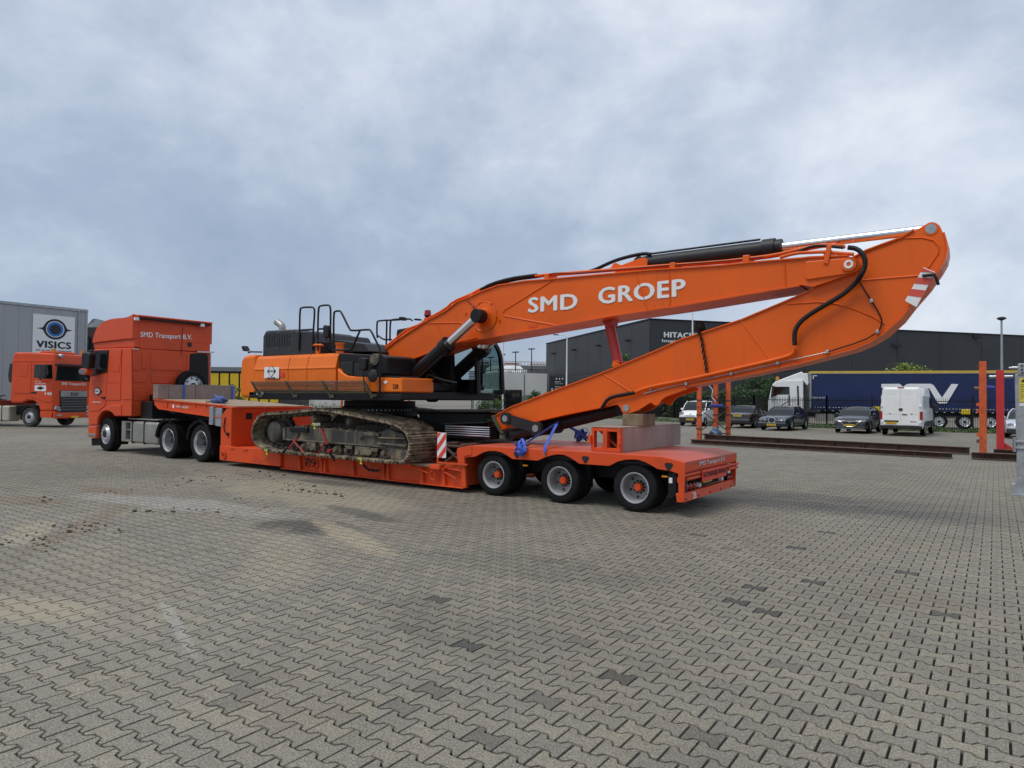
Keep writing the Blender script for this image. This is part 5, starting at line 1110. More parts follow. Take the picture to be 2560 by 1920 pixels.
# rear hose up to the arm cylinder
b = newbm(); tube(b, smoothpath([(x, EC-.1, z) for x, z in [(-5.996,4.064),(-5.840,4.095),(-5.559,4.188),(-5.284,4.241),(-4.929,4.272),(-4.799,4.237)]], 2), .032, 8); obj('hydraulic_hose', b, 'hose', boom, loc=(0, 0, 0), smooth=60)
# arm cylinder on top of the boom
lug = [(-5.651,4.025),(-5.512,4.089),(-5.478,4.141),(-5.432,4.153),(-5.374,4.122),(-5.329,4.097),(-4.972,4.181),(-4.885,4.186),(-4.831,4.129),(-4.841,4.029),(-4.927,4.008)]
for yy in (EC-.17, EC+.13):
    b = newbm(); prism(b, lug, yy, yy+.04); obj('cylinder_lug', b, 'boom_orange', boom, bevel=.006, loc=(0, 0, 0))
q0 = [(-5.009,4.116)][0]; q1 = [(-0.711,4.138)][0]; q2 = [(-2.954,4.135)][0]; q3 = [(-2.671,4.116)][0]
A0 = Vector((q0[0], EC, q0[1])); A1 = Vector((q1[0], EC, q1[1])); da = (A1-A0)
def along(A, B, t): return A+(B-A)*t
t2 = (q2[0]-q0[0])/(q1[0]-q0[0]); t3 = (q3[0]-q0[0])/(q1[0]-q0[0])
b = newbm(); cyl(b, along(A0, A1, .01), along(A0, A1, t2), .125, n=28); cyl(b, along(A0, A1, t2), along(A0, A1, t2+(t3-t2)*.65), .15, n=28); cyl(b, along(A0, A1, t2+(t3-t2)*.65), along(A0, A1, t3), .125, n=28); cyl(b, A0-Vector((0, .13, 0)), A0+Vector((0, .13, 0)), .11, n=20)
armc = obj('arm_cylinder', b, 'dark_grey', ex, smooth=40)
b = newbm(); cyl(b, along(A0, A1, t3), along(A0, A1, .985), .068, n=24); obj('piston_rod', b, 'chrome', armc, smooth=40, loc=(0, 0, 0))
b = newbm(); tube(b, [along(A0, A1, .03)+Vector((0, -.02, .15)), along(A0, A1, t2*.98)+Vector((0, -.02, .155))], .018, 6); obj('cylinder_pipe', b, 'hose', armc, loc=(0, 0, 0))
# ---------------- boom cylinders
for sg, yy in ((-1, BY0-.26), (1, BY1+.26)):
    c0 = [(-10.168,1.962)][0]; c1 = [(-8.833,2.878)][0]; c2 = [(-8.128,3.331)][0]
    B0 = Vector((c0[0]-.25, yy, c0[1]-.17)); B2 = Vector((bossx, yy, bossz)) if sg > 0 else Vector((c2[0], yy, c2[1])); tt = .66
    b = newbm(); cyl(b, B0, along(B0, B2, tt-.04), .14, n=28); cyl(b, along(B0, B2, tt-.05), along(B0, B2, tt+.015), .165, n=28); cyl(b, B0-Vector((0, .1, 0)), B0+Vector((0, .1, 0)), .15, n=20); bc = obj('boom_cylinder', b, 'black_metal', ex, smooth=40)
    b = newbm(); cyl(b, along(B0, B2, tt), along(B0, B2, .97), .085, n=24); obj('piston_rod', b, 'chrome', bc, smooth=40, loc=(0, 0, 0))
    b = newbm(); cyl(b, B2-Vector((0, .10, 0)), B2+Vector((0, .12, 0)), .135, n=28); obj('rod_eye', b, 'black_metal', bc, bevel=.012, smooth=40, loc=(0, 0, 0))
    b = newbm(); tube(b, [along(B0, B2, .1)+Vector((0.1, -.1, -.12)), along(B0, B2, tt-.02)+Vector((.1, -.08, -.12))], .022, 6); obj('cylinder_pipe', b, 'black_metal', bc, loc=(0, 0, 0))
# ---------------- stick
SW0, SW1 = EC-.27, EC+.27
st_top = [(-0.735,4.162),(-0.887,4.087),(-1.041,4.000),(-1.262,3.938),(-1.473,3.875),(-1.774,3.723),(-2.033,3.475),(-2.237,3.353),(-2.538,3.241),(-3.193,3.001),(-4.203,2.722)]+[(-4.637,2.552),(-5.603,2.208),(-6.618,1.883),(-7.569,1.573),(-7.990,1.378)]
st_bot = [(-8.076,1.307),(-8.186,1.292),(-8.234,1.210),(-8.183,1.119),(-8.044,1.096),(-7.676,1.189),(-7.158,1.299),(-6.362,1.478),(-5.668,1.613),(-5.192,1.709),(-4.549,1.873),(-4.222,1.961)]+[(-4.199,1.968),(-3.556,2.078),(-2.954,2.193),(-2.389,2.313),(-1.945,2.424),(-1.639,2.507),(-1.441,2.592),(-1.263,2.704),(-1.058,2.904),(-0.919,3.103),(-0.737,3.332),(-0.677,3.431),(-0.603,3.546),(-0.544,3.662),(-0.522,3.781),(-0.529,3.886),(-0.558,4.011),(-0.594,4.112),(-0.639,4.159),(-0.690,4.177)]
b = newbm(); prism(b, st_top+st_bot, SW0, SW1); stick = obj('stick', b, 'boom_orange', ex, bevel=.008)
b = newbm(); strip(b, st_top[:0:-1], SW0-.025, SW1+.025, .02); obj('top_flange', b, 'boom_orange', stick, loc=(0, 0, 0), weld=True)
b = newbm(); strip(b, st_bot[4:29], SW0-.025, SW1+.025, -.02); obj('bottom_flange', b, 'boom_orange', stick, loc=(0, 0, 0), weld=True)
for w_ in ([(-1.523,3.840),(-1.010,3.996),(-0.796,3.976),(-0.661,3.920),(-0.602,3.825),(-0.617,3.740),(-0.729,3.559)], [(-3.213,2.992),(-2.781,2.374)], [(-2.538,3.201),(-2.103,3.201),(-1.859,3.158),(-1.606,3.057),(-1.392,2.942),(-1.247,2.834)], [(-1.539,3.467),(-0.767,3.466)], [(-5.608,2.189),(-5.072,1.881)], [(-7.541,1.551),(-7.490,1.413)]): weld_line(w_, SW0, stick, .014)
# bucket-cylinder ears under the stick
ear = [(-5.530,1.660),(-5.348,1.677),(-5.258,1.607),(-5.235,1.537),(-5.179,1.504),(-5.102,1.513),(-4.971,1.548),(-4.843,1.618),(-4.695,1.715),(-4.663,1.672),(-4.621,1.653),(-4.568,1.662),(-4.538,1.717),(-4.466,1.795),(-4.222,1.874),(-4.023,1.942),(-4.222,1.967),(-4.973,1.762)]
ear = [(v.x, v.z) for v in smoothpath([(x, 0, z) for x, z in ear], 2, closed=True)]
for yy in (SW0-.02, SW1-.02):
    b = newbm(); prism(b, ear, yy, yy+.045); obj('cylinder_ear', b, 'boom_orange', stick, bevel=.008, loc=(0, 0, 0))
p = [(-5.150,1.603)][0]; b = newbm(); cyl(b, (p[0], SW0-.035, p[1]), (p[0], SW1+.035, p[1]), .06, n=24); obj('pivot_pin', b, 'steel', stick, smooth=40, loc=(0, 0, 0))
p = [(-0.694,4.082)][0]; b = newbm(); cyl(b, (p[0], SW0-.012, p[1]), (p[0], SW1+.012, p[1]), .065, n=24); oo = obj('pivot_pin', b, 'galvanised', stick, smooth=40, loc=(0, 0, 0))
for yy, sg in ((SW0, -1), (SW1, 1)):
    b = newbm(); lathe(b, [(.066, sg*.008), (.085, sg*.008), (.09, 0), (.066, 0)], (p[0], yy, p[1]), n=28, closed=True); obj('pin_collar', b, 'boom_orange', stick, smooth=35, loc=(0, 0, 0))
p = [(-8.117,1.209)][0]; b = newbm(); lathe(b, [(.07, -.06), (.13, -.06), (.14, -.04), (.14, .6), (.13, .62), (.07, .62)], (p[0], SW0, p[1]), n=28, closed=True); obj('tip_bore', b, 'muddy_dark', stick, smooth=40, loc=(0, 0, 0))
b = newbm(); 
for k in range(8):
    t = 2*PI*k/8; cyl(b, (p[0]+.105*math.cos(t), SW0-.075, p[1]+.105*math.sin(t)), (p[0]+.105*math.cos(t), SW0-.05, p[1]+.105*math.sin(t)), .015, n=6)
stuff(obj('bolt', b, 'black_metal', stick, keep=True, loc=(0, 0, 0)))
# dark link and bucket cylinder
l0 = [(-7.619,1.360)][0]; l1 = [(-6.923,1.198)][0]
for yy in (SW0-.13, SW1+.06):
    b = newbm()
    d = Vector((l1[0]-l0[0], 0, l1[1]-l0[1])).normalized(); n_ = Vector((-d.z, 0, d.x)); a0 = Vector((l0[0], 0, l0[1])); a1 = Vector((l1[0], 0, l1[1]))
    q = [a0+n_*.09, a0-n_*.09, a1-n_*.10, a1+n_*.10]; prism(b, [(v.x, v.z) for v in q], yy, yy+.06); cyl(b, (l0[0], yy-.02, l0[1]), (l0[0], yy+.08, l0[1]), .115, n=26); cyl(b, (l1[0], yy-.02, l1[1]), (l1[0], yy+.08, l1[1]), .12, n=26); li = obj('bucket_link', b, 'dark_grey', ex, smooth=35)
    b = newbm(); cyl(b, (l0[0], yy-.03, l0[1]), (l0[0], yy-.02, l0[1]), .06, n=20); cyl(b, (l1[0], yy-.03, l1[1]), (l1[0], yy-.02, l1[1]), .065, n=20); obj('link_pin', b, 'steel', li, loc=(0, 0, 0))
e0 = [(-7.599,1.038)][0]; e1 = [(-7.035,1.168)][0]
b = newbm(); tube(b, [(e0[0], EC-.22, e0[1]), (e1[0], EC-.22, e1[1])], .10, 12); tube(b, [(e0[0], EC+.22, e0[1]), (e1[0], EC+.22, e1[1])], .10, 12); lathe(b, [(.06, -.30), (.115, -.30), (.115, .30), (.06, .30)], (e0[0], EC, e0[1]), n=24, closed=True); cyl(b, (e1[0], EC-.3, e1[1]), (e1[0], EC+.3, e1[1]), .12, n=20); obj('lower_link', b, 'dark_grey', ex, smooth=35)
u0 = [(-7.181,1.145)][0]; u1 = [(-5.326,1.600)][0]
U0 = Vector((u0[0], EC, u0[1])); U1 = Vector((u1[0], EC, u1[1]))
b = newbm(); cyl(b, along(U0, U1, .22), along(U0, U1, .98), .115, n=28); cyl(b, along(U0, U1, .14), along(U0, U1, .24), .135, n=28); cyl(b, U1-Vector((0, .15, 0)), U1+Vector((0, .15, 0)), .12, n=20); buc = obj('bucket_cylinder', b, 'black_metal', ex, smooth=40)
b = newbm(); cyl(b, U0, along(U0, U1, .2), .07, n=20); obj('piston_rod', b, 'dark_grey', buc, smooth=40, loc=(0, 0, 0))
# pipes and hoses on the stick
sp_ = [(-2.415,2.526),(-2.433,2.460),(-2.506,2.413),(-2.844,2.334),(-3.685,2.156),(-4.180,2.056)]+[(-4.737,1.960),(-4.972,1.875)]
b = newbm(); tube(b, smoothpath([(x, SW0-.05, z) for x, z in sp_], 2), .03, 10); obj('hydraulic_pipe', b, 'boom_orange', stick, loc=(0, 0, 0), smooth=60)
sp2 = [(-1.971,2.465),(-2.655,2.320),(-3.355,2.168),(-4.180,2.003)]+[(-4.821,1.852)]
b = newbm(); tube(b, smoothpath([(x, SW0-.03, z) for x, z in sp2], 1), .010, 6); obj('grease_pipe', b, 'steel', stick, loc=(0, 0, 0), smooth=60)
b = newbm(); tube(b, smoothpath([(x, SW0-.03, z) for x, z in [(-1.573,3.481),(-1.499,3.337),(-1.418,3.184),(-1.353,3.070),(-1.289,2.940),(-1.273,2.848),(-1.305,2.742),(-1.329,2.716),(-1.516,2.606),(-1.971,2.465)]], 1), .010, 6); obj('grease_pipe', b, 'hose', stick, loc=(0, 0, 0), smooth=60)
for p in [(-2.844,2.334),(-3.685,2.156),(-1.402,3.161),(-1.329,2.725),(-1.971,2.465),(-2.658,2.320),(-3.355,2.168),(-4.081,2.013)]+[(-4.695,1.935),(-3.682,2.151)]:
    big = p in []
    b = newbm(); box(b, p[0]-.022, p[0]+.022, SW0-.06, SW0+.005, p[1]-.026, p[1]+.026); obj('pipe_clamp', b, 'galvanised', stick, bevel=.01, loc=(0, 0, 0))
hz = [(-1.674,3.908),(-1.575,3.887),(-1.494,3.814),(-1.454,3.710),(-1.462,3.602),(-1.510,3.498),(-1.592,3.415),(-1.757,3.265),(-1.960,3.151),(-2.168,3.034),(-2.310,2.930),(-2.390,2.820),(-2.408,2.707),(-2.399,2.573)]
def corrugated(pts, r, name, parent, pitch=.022):
    P2 = smoothpath(pts, 2); b = newbm()
    # resample and alternate the radius
    L_ = [0]; 
    for a, c in zip(P2, P2[1:]): L_.append(L_[-1]+(c-a).length)
    n = int(L_[-1]/pitch)*2; rings = []
    u = None
    for k in range(n+1):
        s_ = L_[-1]*k/n; i = max(j for j in range(len(P2)-1) if L_[j] <= s_+1e-9); t = (s_-L_[i])/max(1e-9, L_[i+1]-L_[i]); c = P2[i].lerp(P2[i+1], min(1, t)); d = (P2[i+1]-P2[i]).normalized()
        if u is None: u, v = ortho(d)
        u = (u-d*u.dot(d)).normalized(); v = d.cross(u); rr_ = r if k % 2 else r*.9
        rings.append([b.verts.new(c+(u*math.cos(t_)+v*math.sin(t_))*rr_) for t_ in [2*PI*q/10 for q in range(10)]])
    for a, c in zip(rings, rings[1:]):
        for q in range(10): b.faces.new((a[q], a[(q+1) % 10], c[(q+1) % 10], c[q]))
    return obj(name, b, 'hose', parent, loc=(0, 0, 0))
corrugated([(x, BY0-.12, z) for x, z in hz[:6]]+[(x, SW0-.10, z) for x, z in hz[6:]], .036, 'hydraulic_hose', stick)
b = newbm(); tube(b, smoothpath([(x, SW0-.06, z) for x, z in [(-4.970,1.866),(-5.188,1.829),(-5.366,1.798),(-5.490,1.746),(-5.557,1.654),(-5.603,1.582)]], 2), .032, 8); obj('hydraulic_hose', b, 'hose', stick, loc=(0, 0, 0), smooth=60)
# red transport strut between boom and stick
s0 = [(-5.630,3.084)][0]; s1 = [(-5.443,2.405)][0]
mat('strut_red', (0.40, 0.028, 0.022), .4, var=.12)
ss = thing('transport_strut', 'dark red telescopic strut propping the boom off the folded stick', 'strut', (s1[0], EC, s1[1]))
b = newbm(); cyl(b, (s1[0], EC, s1[1]-.05), (s0[0], EC, s0[1]), .09, n=20); obj('tube', b, 'strut_red', ss, smooth=40)
b = newbm(); prism(b, [(-5.728,3.167),(-5.506,3.165),(-5.529,3.062),(-5.598,3.023),(-5.669,3.069)], EC-.12, EC+.12); prism(b, [(-5.979,3.154),(-5.369,3.203),(-5.364,3.190),(-5.974,3.137)], EC-.2, EC+.2); obj('head_plate', b, 'strut_red', ss, bevel=.01)
for yy in (EC-.17, EC+.11):
    b = newbm(); prism(b, [(-5.479,2.317),(-5.486,2.390),(-5.457,2.431),(-5.395,2.433),(-5.326,2.366),(-5.297,2.376)], yy, yy+.05); obj('strut_lug', b, 'boom_orange', stick, bevel=.008, loc=(0, 0, 0))
# chain draped over the stick
def chain(pts, name, label, cat, link=.07, r=.010, m_='black_metal', grp=None, parent=None, nm2=None):
    P2 = [Vector(p) for p in pts]; L_ = [0]
    for a, c in zip(P2, P2[1:]): L_.append(L_[-1]+(c-a).length)
    n = max(2, int(L_[-1]/(link*.72))); b = newbm()
    for k in range(n):
        s_ = L_[-1]*(k+.5)/n; i = max(j for j in range(len(P2)-1) if L_[j] <= s_); d = (P2[i+1]-P2[i]).normalized(); c = P2[i]+d*(s_-L_[i]); u, v = ortho(d); w_ = u if k % 2 else v
        ring = [c+d*link*.5*math.cos(t)+w_*link*.30*math.sin(t) for t in [2*PI*q/8 for q in range(9)]]; tube(b, ring, r, 5, cap=False)
    o = obj(name, b, m_, parent, keep=True, smooth=60, loc=None if not parent else (0, 0, 0))
    if label: tag(o, label, cat, grp)
    return o
ch = [(-3.931,2.896),(-3.863,2.826),(-3.824,2.702),(-3.804,2.551),(-3.765,2.362),(-3.745,2.203)]
chain([(x, SW0-.04, z) for x, z in ch], 'hanging_chain', 'dark chain hanging down the side of the folded excavator stick', 'chain', .065, .010)
tag(obj('pulley_block', crumple((ch[0][0]+.03, SW0+.1, ch[0][1]+.05), .09, (1, 1, 1.1), 9, 2, .2), 'black_metal', smooth=40), 'small black hoist block sitting on top of the stick above the chain', 'hoist')
# hatched marker board tied to the bend of the stick
hb = [(-0.777,3.562),(-0.641,3.482),(-0.858,3.030),(-0.994,3.125)]
mt_ = thing('marker_board', 'weathered red and white hatched board tied to the bend of the stick', 'warning board', ((hb[2][0]), SW0-.06, hb[2][1]))
b = newbm(); prism(b, hb, SW0-.075, SW0-.06); mb2 = obj('board', b, 'white_paint', mt_, bevel=.004)
A_, B_, C_, D_ = [Vector((p[0], p[1])) for p in hb]
mat('faded_red', (0.62, 0.075, 0.05), .6, var=.2, dirt=(0.55, .45, .4), damt=.2, dscale=6)
for k, (t0, t1) in enumerate(((.02, .14), (.30, .48), (.64, .84))):
    q = [D_.lerp(A_, 1-t0-.0), C_.lerp(B_, 1-t0+.12 if t0 > .1 else 1-.02), C_.lerp(B_, 1-t1+.12), D_.lerp(A_, 1-t1)]
    b = newbm(); prism(b, [(v.x, v.y) for v in q], SW0-.079, SW0-.0745); obj('red_stripe', b, 'faded_red', mb2, loc=(0, 0, 0))
b = newbm(); q = [(-0.789,3.444),(-0.656,3.449),(-0.627,3.386),(-0.605,3.306)]; tube(b, [(x, SW0-.10, z) for x, z in q], .022, 6); obj('tie_strap', b, 'hose', mt_)
# ---------------- black platform and ribbed guard in front of the undercarriage
b = newbm(); prism(b, [(-9.918,1.491),(-7.986,1.521),(-7.985,1.476),(-9.873,1.438)], 10.35, 11.6); fp_ = obj('front_platform', b, 'dark_grey', ex, bevel=.006)
b = newbm(); box(b, -9.9, -8.15, 10.55, 11.5, 1.02, 1.45); obj('platform_box', b, 'black_metal', ex, bevel=.02)
rb = [(-8.978,1.236),(-7.818,1.293),(-7.816,1.132),(-8.925,1.063)]
b = newbm(); prism(b, [(-9.008,1.197),(-8.979,1.244),(-8.897,1.239),(-7.929,1.293),(-7.929,1.268),(-8.927,1.207)], 10.28, 10.7); gd = obj('ribbed_guard', b, 'black_metal', ex, bevel=.008)
for k in range(5):
    z = rb[0][1]-.05-k*.042; b = newbm(); cyl(b, (rb[0][0]+.05, 10.29, z), (rb[1][0]+.0, 10.29, z), .014, n=8); obj('guard_rib', b, 'chrome', gd, smooth=50, loc=(0, 0, 0))
b = newbm(); box(b, rb[0][0]+.05, rb[1][0], 10.33, 10.6, rb[0][1]-.28, rb[0][1]-.03); obj('guard_core', b, 'black_metal', gd, loc=(0, 0, 0))

# ================================================================ LOAD AND LASHINGS ON THE TRAILER
mat('plywood', (0.36, 0.27, 0.235), .75, var=.18, scale=2.0, dirt=(0.24, 0.17, 0.145), dscale=3.5, damt=.5, streak=True, bump=.12, bscale=30)
NB = 9.895
be = [(-5.433,1.307),(-5.421,0.889),(-4.896,0.889),(-4.912,1.300),(-5.187,0.892),(-5.137,0.894)]
bx0, bx1 = be[1][0], be[2][0]; bz0, bz1 = .899, be[3][1]
far_y = [(12.460,0.863)][0][0]
wbx = thing('crane_mat_box', 'plywood-sided box with open orange steel end, lying across the trailer deck', 'box', ((bx0+bx1)/2, (NB+far_y)/2, bz0))
b = newbm(); box(b, bx1-.02, bx1, NB+.102, far_y, bz0, bz1-.012); obj('plywood_side', b, 'plywood', wbx, bevel=.002)
b = newbm(); box(b, bx0, bx0+.02, NB+.6, far_y, bz0, bz1-.012); obj('plywood_side', b, 'plywood', wbx, bevel=.002)
b = newbm(); box(b, bx0-.005, bx1+.004, NB-.008, far_y+.005, bz1-.011, bz1); obj('plywood_lid', b, 'plywood', wbx, bevel=.002)
w_ = .055
for (a, c, d, e_) in ((bx0, bx0+w_, bz0, bz1-.014), (bx1-w_, bx1, bz0, bz1-.014), ((bx0+bx1)/2-.05, (bx0+bx1)/2+.03, bz0, bz1-.014)):
    b = newbm(); box(b, a, c, NB-.005, NB+.10, d, e_); obj('frame_post', b, 'trailer_red', wbx, bevel=.006)
for z in (bz0+.03, bz1-.045):
    b = newbm(); box(b, bx0+w_, bx1-w_, NB, NB+.09, z-.03, z+.03); obj('frame_rail', b, 'trailer_red', wbx, bevel=.006)
for sx in (bx0-.035, bx1-.02):
    b = newbm(); box(b, sx, sx+.05, NB-.05, NB+.05, bz0+.12, bz0+.26); obj('frame_lug', b, 'trailer_red', wbx, bevel=.006)
for k in range(3):
    y = NB+.15+k*.55; b = newbm(); hexa(b, [(bx0+.03, y, bz1-.06), (bx0+.03, y+.05, bz1-.06), (bx0+.08, y+.05, bz1-.06), (bx0+.08, y, bz1-.06)], [(bx1-.1, y, bz0+.03), (bx1-.1, y+.05, bz0+.03), (bx1-.04, y+.05, bz0+.03), (bx1-.04, y, bz0+.03)]); obj('frame_brace', b, 'trailer_red', wbx)
b = newbm(); box(b, bx0+.02, bx0+.05, NB+.1, NB+.6, bz0, bz0+.05); obj('frame_rail', b, 'trailer_red', wbx)
q = [(-5.207,1.505),(-4.822,1.513)]
b = newbm(); box(b, q[0][0], q[1][0], 10.6, 11.1, bz1+.002, [(-5.207,1.505)][0][1]); tag(obj('timber_block', b, 'timber', bevel=.01), 'brown timber block on the plywood box, under the excavator stick', 'block')
def ribbon(path, w, side, th=.006):
    b = newbm(); s_ = Vector(side).normalized()*w*.5; P2 = [Vector(p) for p in path]; rows_ = []
    for i, p in enumerate(P2):
        d = (P2[min(i+1, len(P2)-1)]-P2[max(i-1, 0)]).normalized(); n_ = d.cross(s_).normalized()*th
        rows_.append([b.verts.new(p-s_), b.verts.new(p+s_), b.verts.new(p+s_+n_), b.verts.new(p-s_+n_)])
    for a, c in zip(rows_, rows_[1:]):
        for k in range(4): b.faces.new((a[k], a[(k+1) % 4], c[(k+1) % 4], c[k]))
    b.faces.new(rows_[0]); b.faces.new(rows_[-1][::-1]); return b
top = [(-6.628,1.319),(-6.549,1.305)]
tp = Vector((top[0][0], 10.82, top[0][1]+.01)); hk = [(-6.180,0.850)][0]
st = thing('ratchet_strap', 'blue strap from the bucket cylinder down to the near deck edge', 'strap', (hk[0], 9.67, hk[1]), group='blue straps over the bucket cylinder')
b = ribbon([tp+Vector((.02, .12, .01)), tp, Vector((hk[0], 9.68, hk[1]+.08)), Vector((hk[0], 9.665, hk[1]))], .055, (1, 0.1, 0)); obj('webbing', b, 'blue_strap', st)
b = newbm(); tube(b, [(hk[0]-.03, 9.67, hk[1]), (hk[0], 9.66, hk[1]-.06), (hk[0]+.03, 9.67, hk[1])], .007, 6); obj('hook', b, 'tank_alu', st)
bn = [(-6.682,0.954)][0]
st = thing('ratchet_strap', 'blue strap running from the bucket cylinder to the crumpled strap bundle on the near edge', 'strap', (bn[0], 9.82, bn[1]), group='blue straps over the bucket cylinder')
b = ribbon([tp+Vector((.05, .1, .0)), tp+Vector((.02, -.03, -.02)), Vector((bn[0], 9.80, bn[1]))], .05, (.5, 0, 1)); obj('webbing', b, 'blue_strap', st)
b = newbm(); box(b, bn[0]-.06, bn[0]+.10, 9.76, 9.82, bn[1]-.03, bn[1]+.03); obj('ratchet', b, 'timber', st, bevel=.01)
bd2 = [(-6.661,0.900)][0]
def bundle(c, r, sq, seed, n=9):
    q = random.Random(seed); b = newbm()
    for k in range(n):
        u = Vector((q.gauss(0, 1), q.gauss(0, 1), q.gauss(0, 1))).normalized(); v = u.orthogonal().normalized(); s_ = u.cross(v); rr_ = r*q.uniform(.55, 1.05); o_ = Vector((q.uniform(-.3, .3)*r, q.uniform(-.3, .3)*r, q.uniform(-.35, .35)*r))
        pth = [Vector(c)+Vector([(o_+(v*math.cos(t)*(1+.25*math.sin(3*t+k))+s_*math.sin(t)*.6)*rr_)[i]*sq[i] for i in range(3)]) for t in [2*PI*j/14*(.9) for j in range(15)]]
        g = ribbon(pth, .05, u); bmesh.ops.recalc_face_normals(g, faces=g.faces); me_ = bpy.data.meshes.new('tmp'); g.to_mesh(me_); g.free(); b.from_mesh(me_); bpy.data.meshes.remove(me_)
    return b
cr_o = tag(obj('strap_bundle', bundle((bd2[0], 9.66, bd2[1]), .13, (1, .6, 1.3), 12), 'blue_strap', keep=True), 'crumpled bundle of blue strap hanging over the near deck edge', 'strap')
fr2 = [(-6.751,0.964)][0]
st = thing('ratchet_strap', 'blue strap going back from the bucket cylinder to the far deck edge', 'strap', (fr2[0], 11.95, .9), group='blue straps over the bucket cylinder')
e3 = [(-6.565,0.884)][0]
b = ribbon([tp+Vector((.03, .1, -.02)), Vector((e3[0], 11.98, .93))], .055, (.4, 0, 1)); obj('webbing', b, 'blue_strap', st)
f3 = [(-6.768,1.036)][0]
tag(obj('strap_bundle', bundle((f3[0], 11.9, f3[1]), .16, (1.1, .8, .8), 21), 'blue_strap', keep=True), 'crumpled bundle of blue strap lying at the far deck edge', 'strap')
b = newbm(); tube(b, [(f3[0]-.05, 11.88, f3[1]-.1), (f3[0]-.05, 11.88, .90)], .03, 8); tube(b, [(f3[0]+.1, 11.9, f3[1]-.08), (f3[0]+.15, 11.9, .92)], .02, 6); tag(obj('ratchet_tensioner', b, 'black_metal', keep=True), 'black ratchet standing below the blue bundle at the far deck edge', 'ratchet')
q = [(-7.919,1.407),(-7.857,1.312),(-7.796,1.218),(-7.735,1.124),(-7.660,1.067)]
tag(obj('rope_sling', tube(newbm(), smoothpath([(x, 10.5, z) for x, z in q], 1), .035, 8), mat('sling_green', (.035, .06, .035), .8, var=.3), smooth=60), 'dark green sling wrapped round the tip of the stick', 'rope')
# chain binders holding the near track
def binder(pa, pb, pc, label):
    t = thing('load_binder', label, 'chain binder', (pb[0][0], 9.32, pb[0][1]), group='red chain binders on the near track')
    c = chain([(x, 9.36, z) for x, z in pa], 'chain', None, None, .075, .012, 'black_metal', parent=None); c.parent = t; c.location = -Vector(t['base'])
    b = newbm(); tube(b, [(x, 9.31, z) for x, z in pb], .022, 8); obj('turnbuckle', b, 'chain_red', t, smooth=60)
    b = newbm(); tube(b, [(x, 9.30, z) for x, z in pc], .017, 8); obj('lever', b, 'chain_red', t, smooth=60)
binder([(-12.278,0.948),(-12.340,0.842),(-12.551,0.690),(-12.757,0.562),(-12.903,0.461)], [(-12.274,0.834),(-12.463,0.696),(-12.564,0.608)], [(-12.410,0.772),(-12.223,0.657),(-12.039,0.534)], 'red chain binder with straight lever on the track, nearer the final drive')
binder([(-11.569,1.118),(-11.528,1.014),(-11.421,0.843),(-11.360,0.697),(-11.282,0.577),(-11.129,0.425)], [(-11.498,1.067),(-11.411,0.920),(-11.308,0.751)], [(-11.347,0.824),(-11.457,0.683),(-11.550,0.546)], 'red chain binder in the middle of the track with chain below it')
b = newbm(); lathe(b, [(.0001, -.05), (.045, -.04), (.045, .04), (.0001, .05)], ([(-11.223,0.620)][0][0], 9.31, [(-11.223,0.620)][0][1]), n=12); 
tag(obj('chain_shackle', b, 'chain_red', smooth=50), 'small red shackle at the foot of the middle chain binder', 'shackle')
for p, lb in zip([(-11.719,1.110),(-13.362,0.477),(-10.280,0.465)], ('yellow-green hook lying on top of the track frame', 'yellow-green hook at the front edge of the bed under the track', 'yellow-green hook on the bed edge below the middle of the track')):
    b = newbm(); tube(b, smoothpath([(p[0]-.07, 9.30, p[1]+.02), (p[0]-.03, 9.30, p[1]+.06), (p[0]+.03, 9.30, p[1]+.03), (p[0], 9.29, p[1]-.04), (p[0]+.06, 9.29, p[1]-.05)], 2), .015, 8); tag(obj('lifting_hook', b, 'neon', smooth=60), lb, 'hook', 'yellow-green lashing hooks')
chain([(x, 9.55, z) for x, z in [(-10.513,0.389),(-10.335,0.281),(-10.128,0.266),(-9.992,0.281)]], 'lashing_chain', 'black chain lying along the bed below the rear of the track', 'chain', .07, .012)
# ---------------------------------------------------------------- soil dropped on the paving
b = newbm(); rr = random.Random(3)
spots = [(-12.656,4.635),(-12.726,4.747),(-13.026,5.810),(-13.029,6.229),(-13.034,6.903),(-13.556,7.551),(-9.866,5.586),(-10.125,6.712),(-12.733,8.619),(-13.073,8.053),(-9.539,5.712),(-10.048,5.211),(-13.315,9.214),(-13.050,9.233),(-10.392,7.864),(-10.185,7.969),(-9.897,8.140),(-10.147,8.207),(-9.886,3.950),(-9.236,4.058),(-9.197,4.089),(-9.331,3.365),(-9.195,4.257),(-9.309,3.154),(-10.791,7.811),(-11.066,8.559),(-13.584,8.274),(-9.925,4.283),(-9.289,6.439),(-10.613,5.121),(-13.573,8.886),(-9.339,8.079),(-9.423,3.439),(-9.566,3.962)]
for (x, y) in spots:
    for k in range(rr.randint(5, 14)):
        r = rr.uniform(.004, .022)*(1.6 if rr.random() < .12 else .8); X_, Y_ = x+rr.gauss(0, .28), y+rr.gauss(0, .10)
        c = newbm(); M_ = Matrix.Translation((X_, Y_, r*.35)) @ Matrix.Rotation(rr.uniform(0, 6), 4, 'Z') @ Matrix.Diagonal((1.5*rr.uniform(.7, 1.3), rr.uniform(.7, 1.2), .75, 1))
        g = bmesh.ops.create_icosphere(b, subdivisions=1, radius=r, matrix=M_)
        for v in g['verts']: v.co += Vector((rr.uniform(-1, 1), rr.uniform(-1, 1), rr.uniform(-.5, .5)))*r*.28
        c.free()
mat('soil', (0.095, 0.066, 0.042), .95, var=.35, scale=20, bump=.6, bscale=80)
so = obj('soil_clods', b, 'soil', keep=True); so['kind'] = 'stuff'; so['label'] = 'dark brown soil clods scattered over the paving left of the trailer'; so['category'] = 'soil'

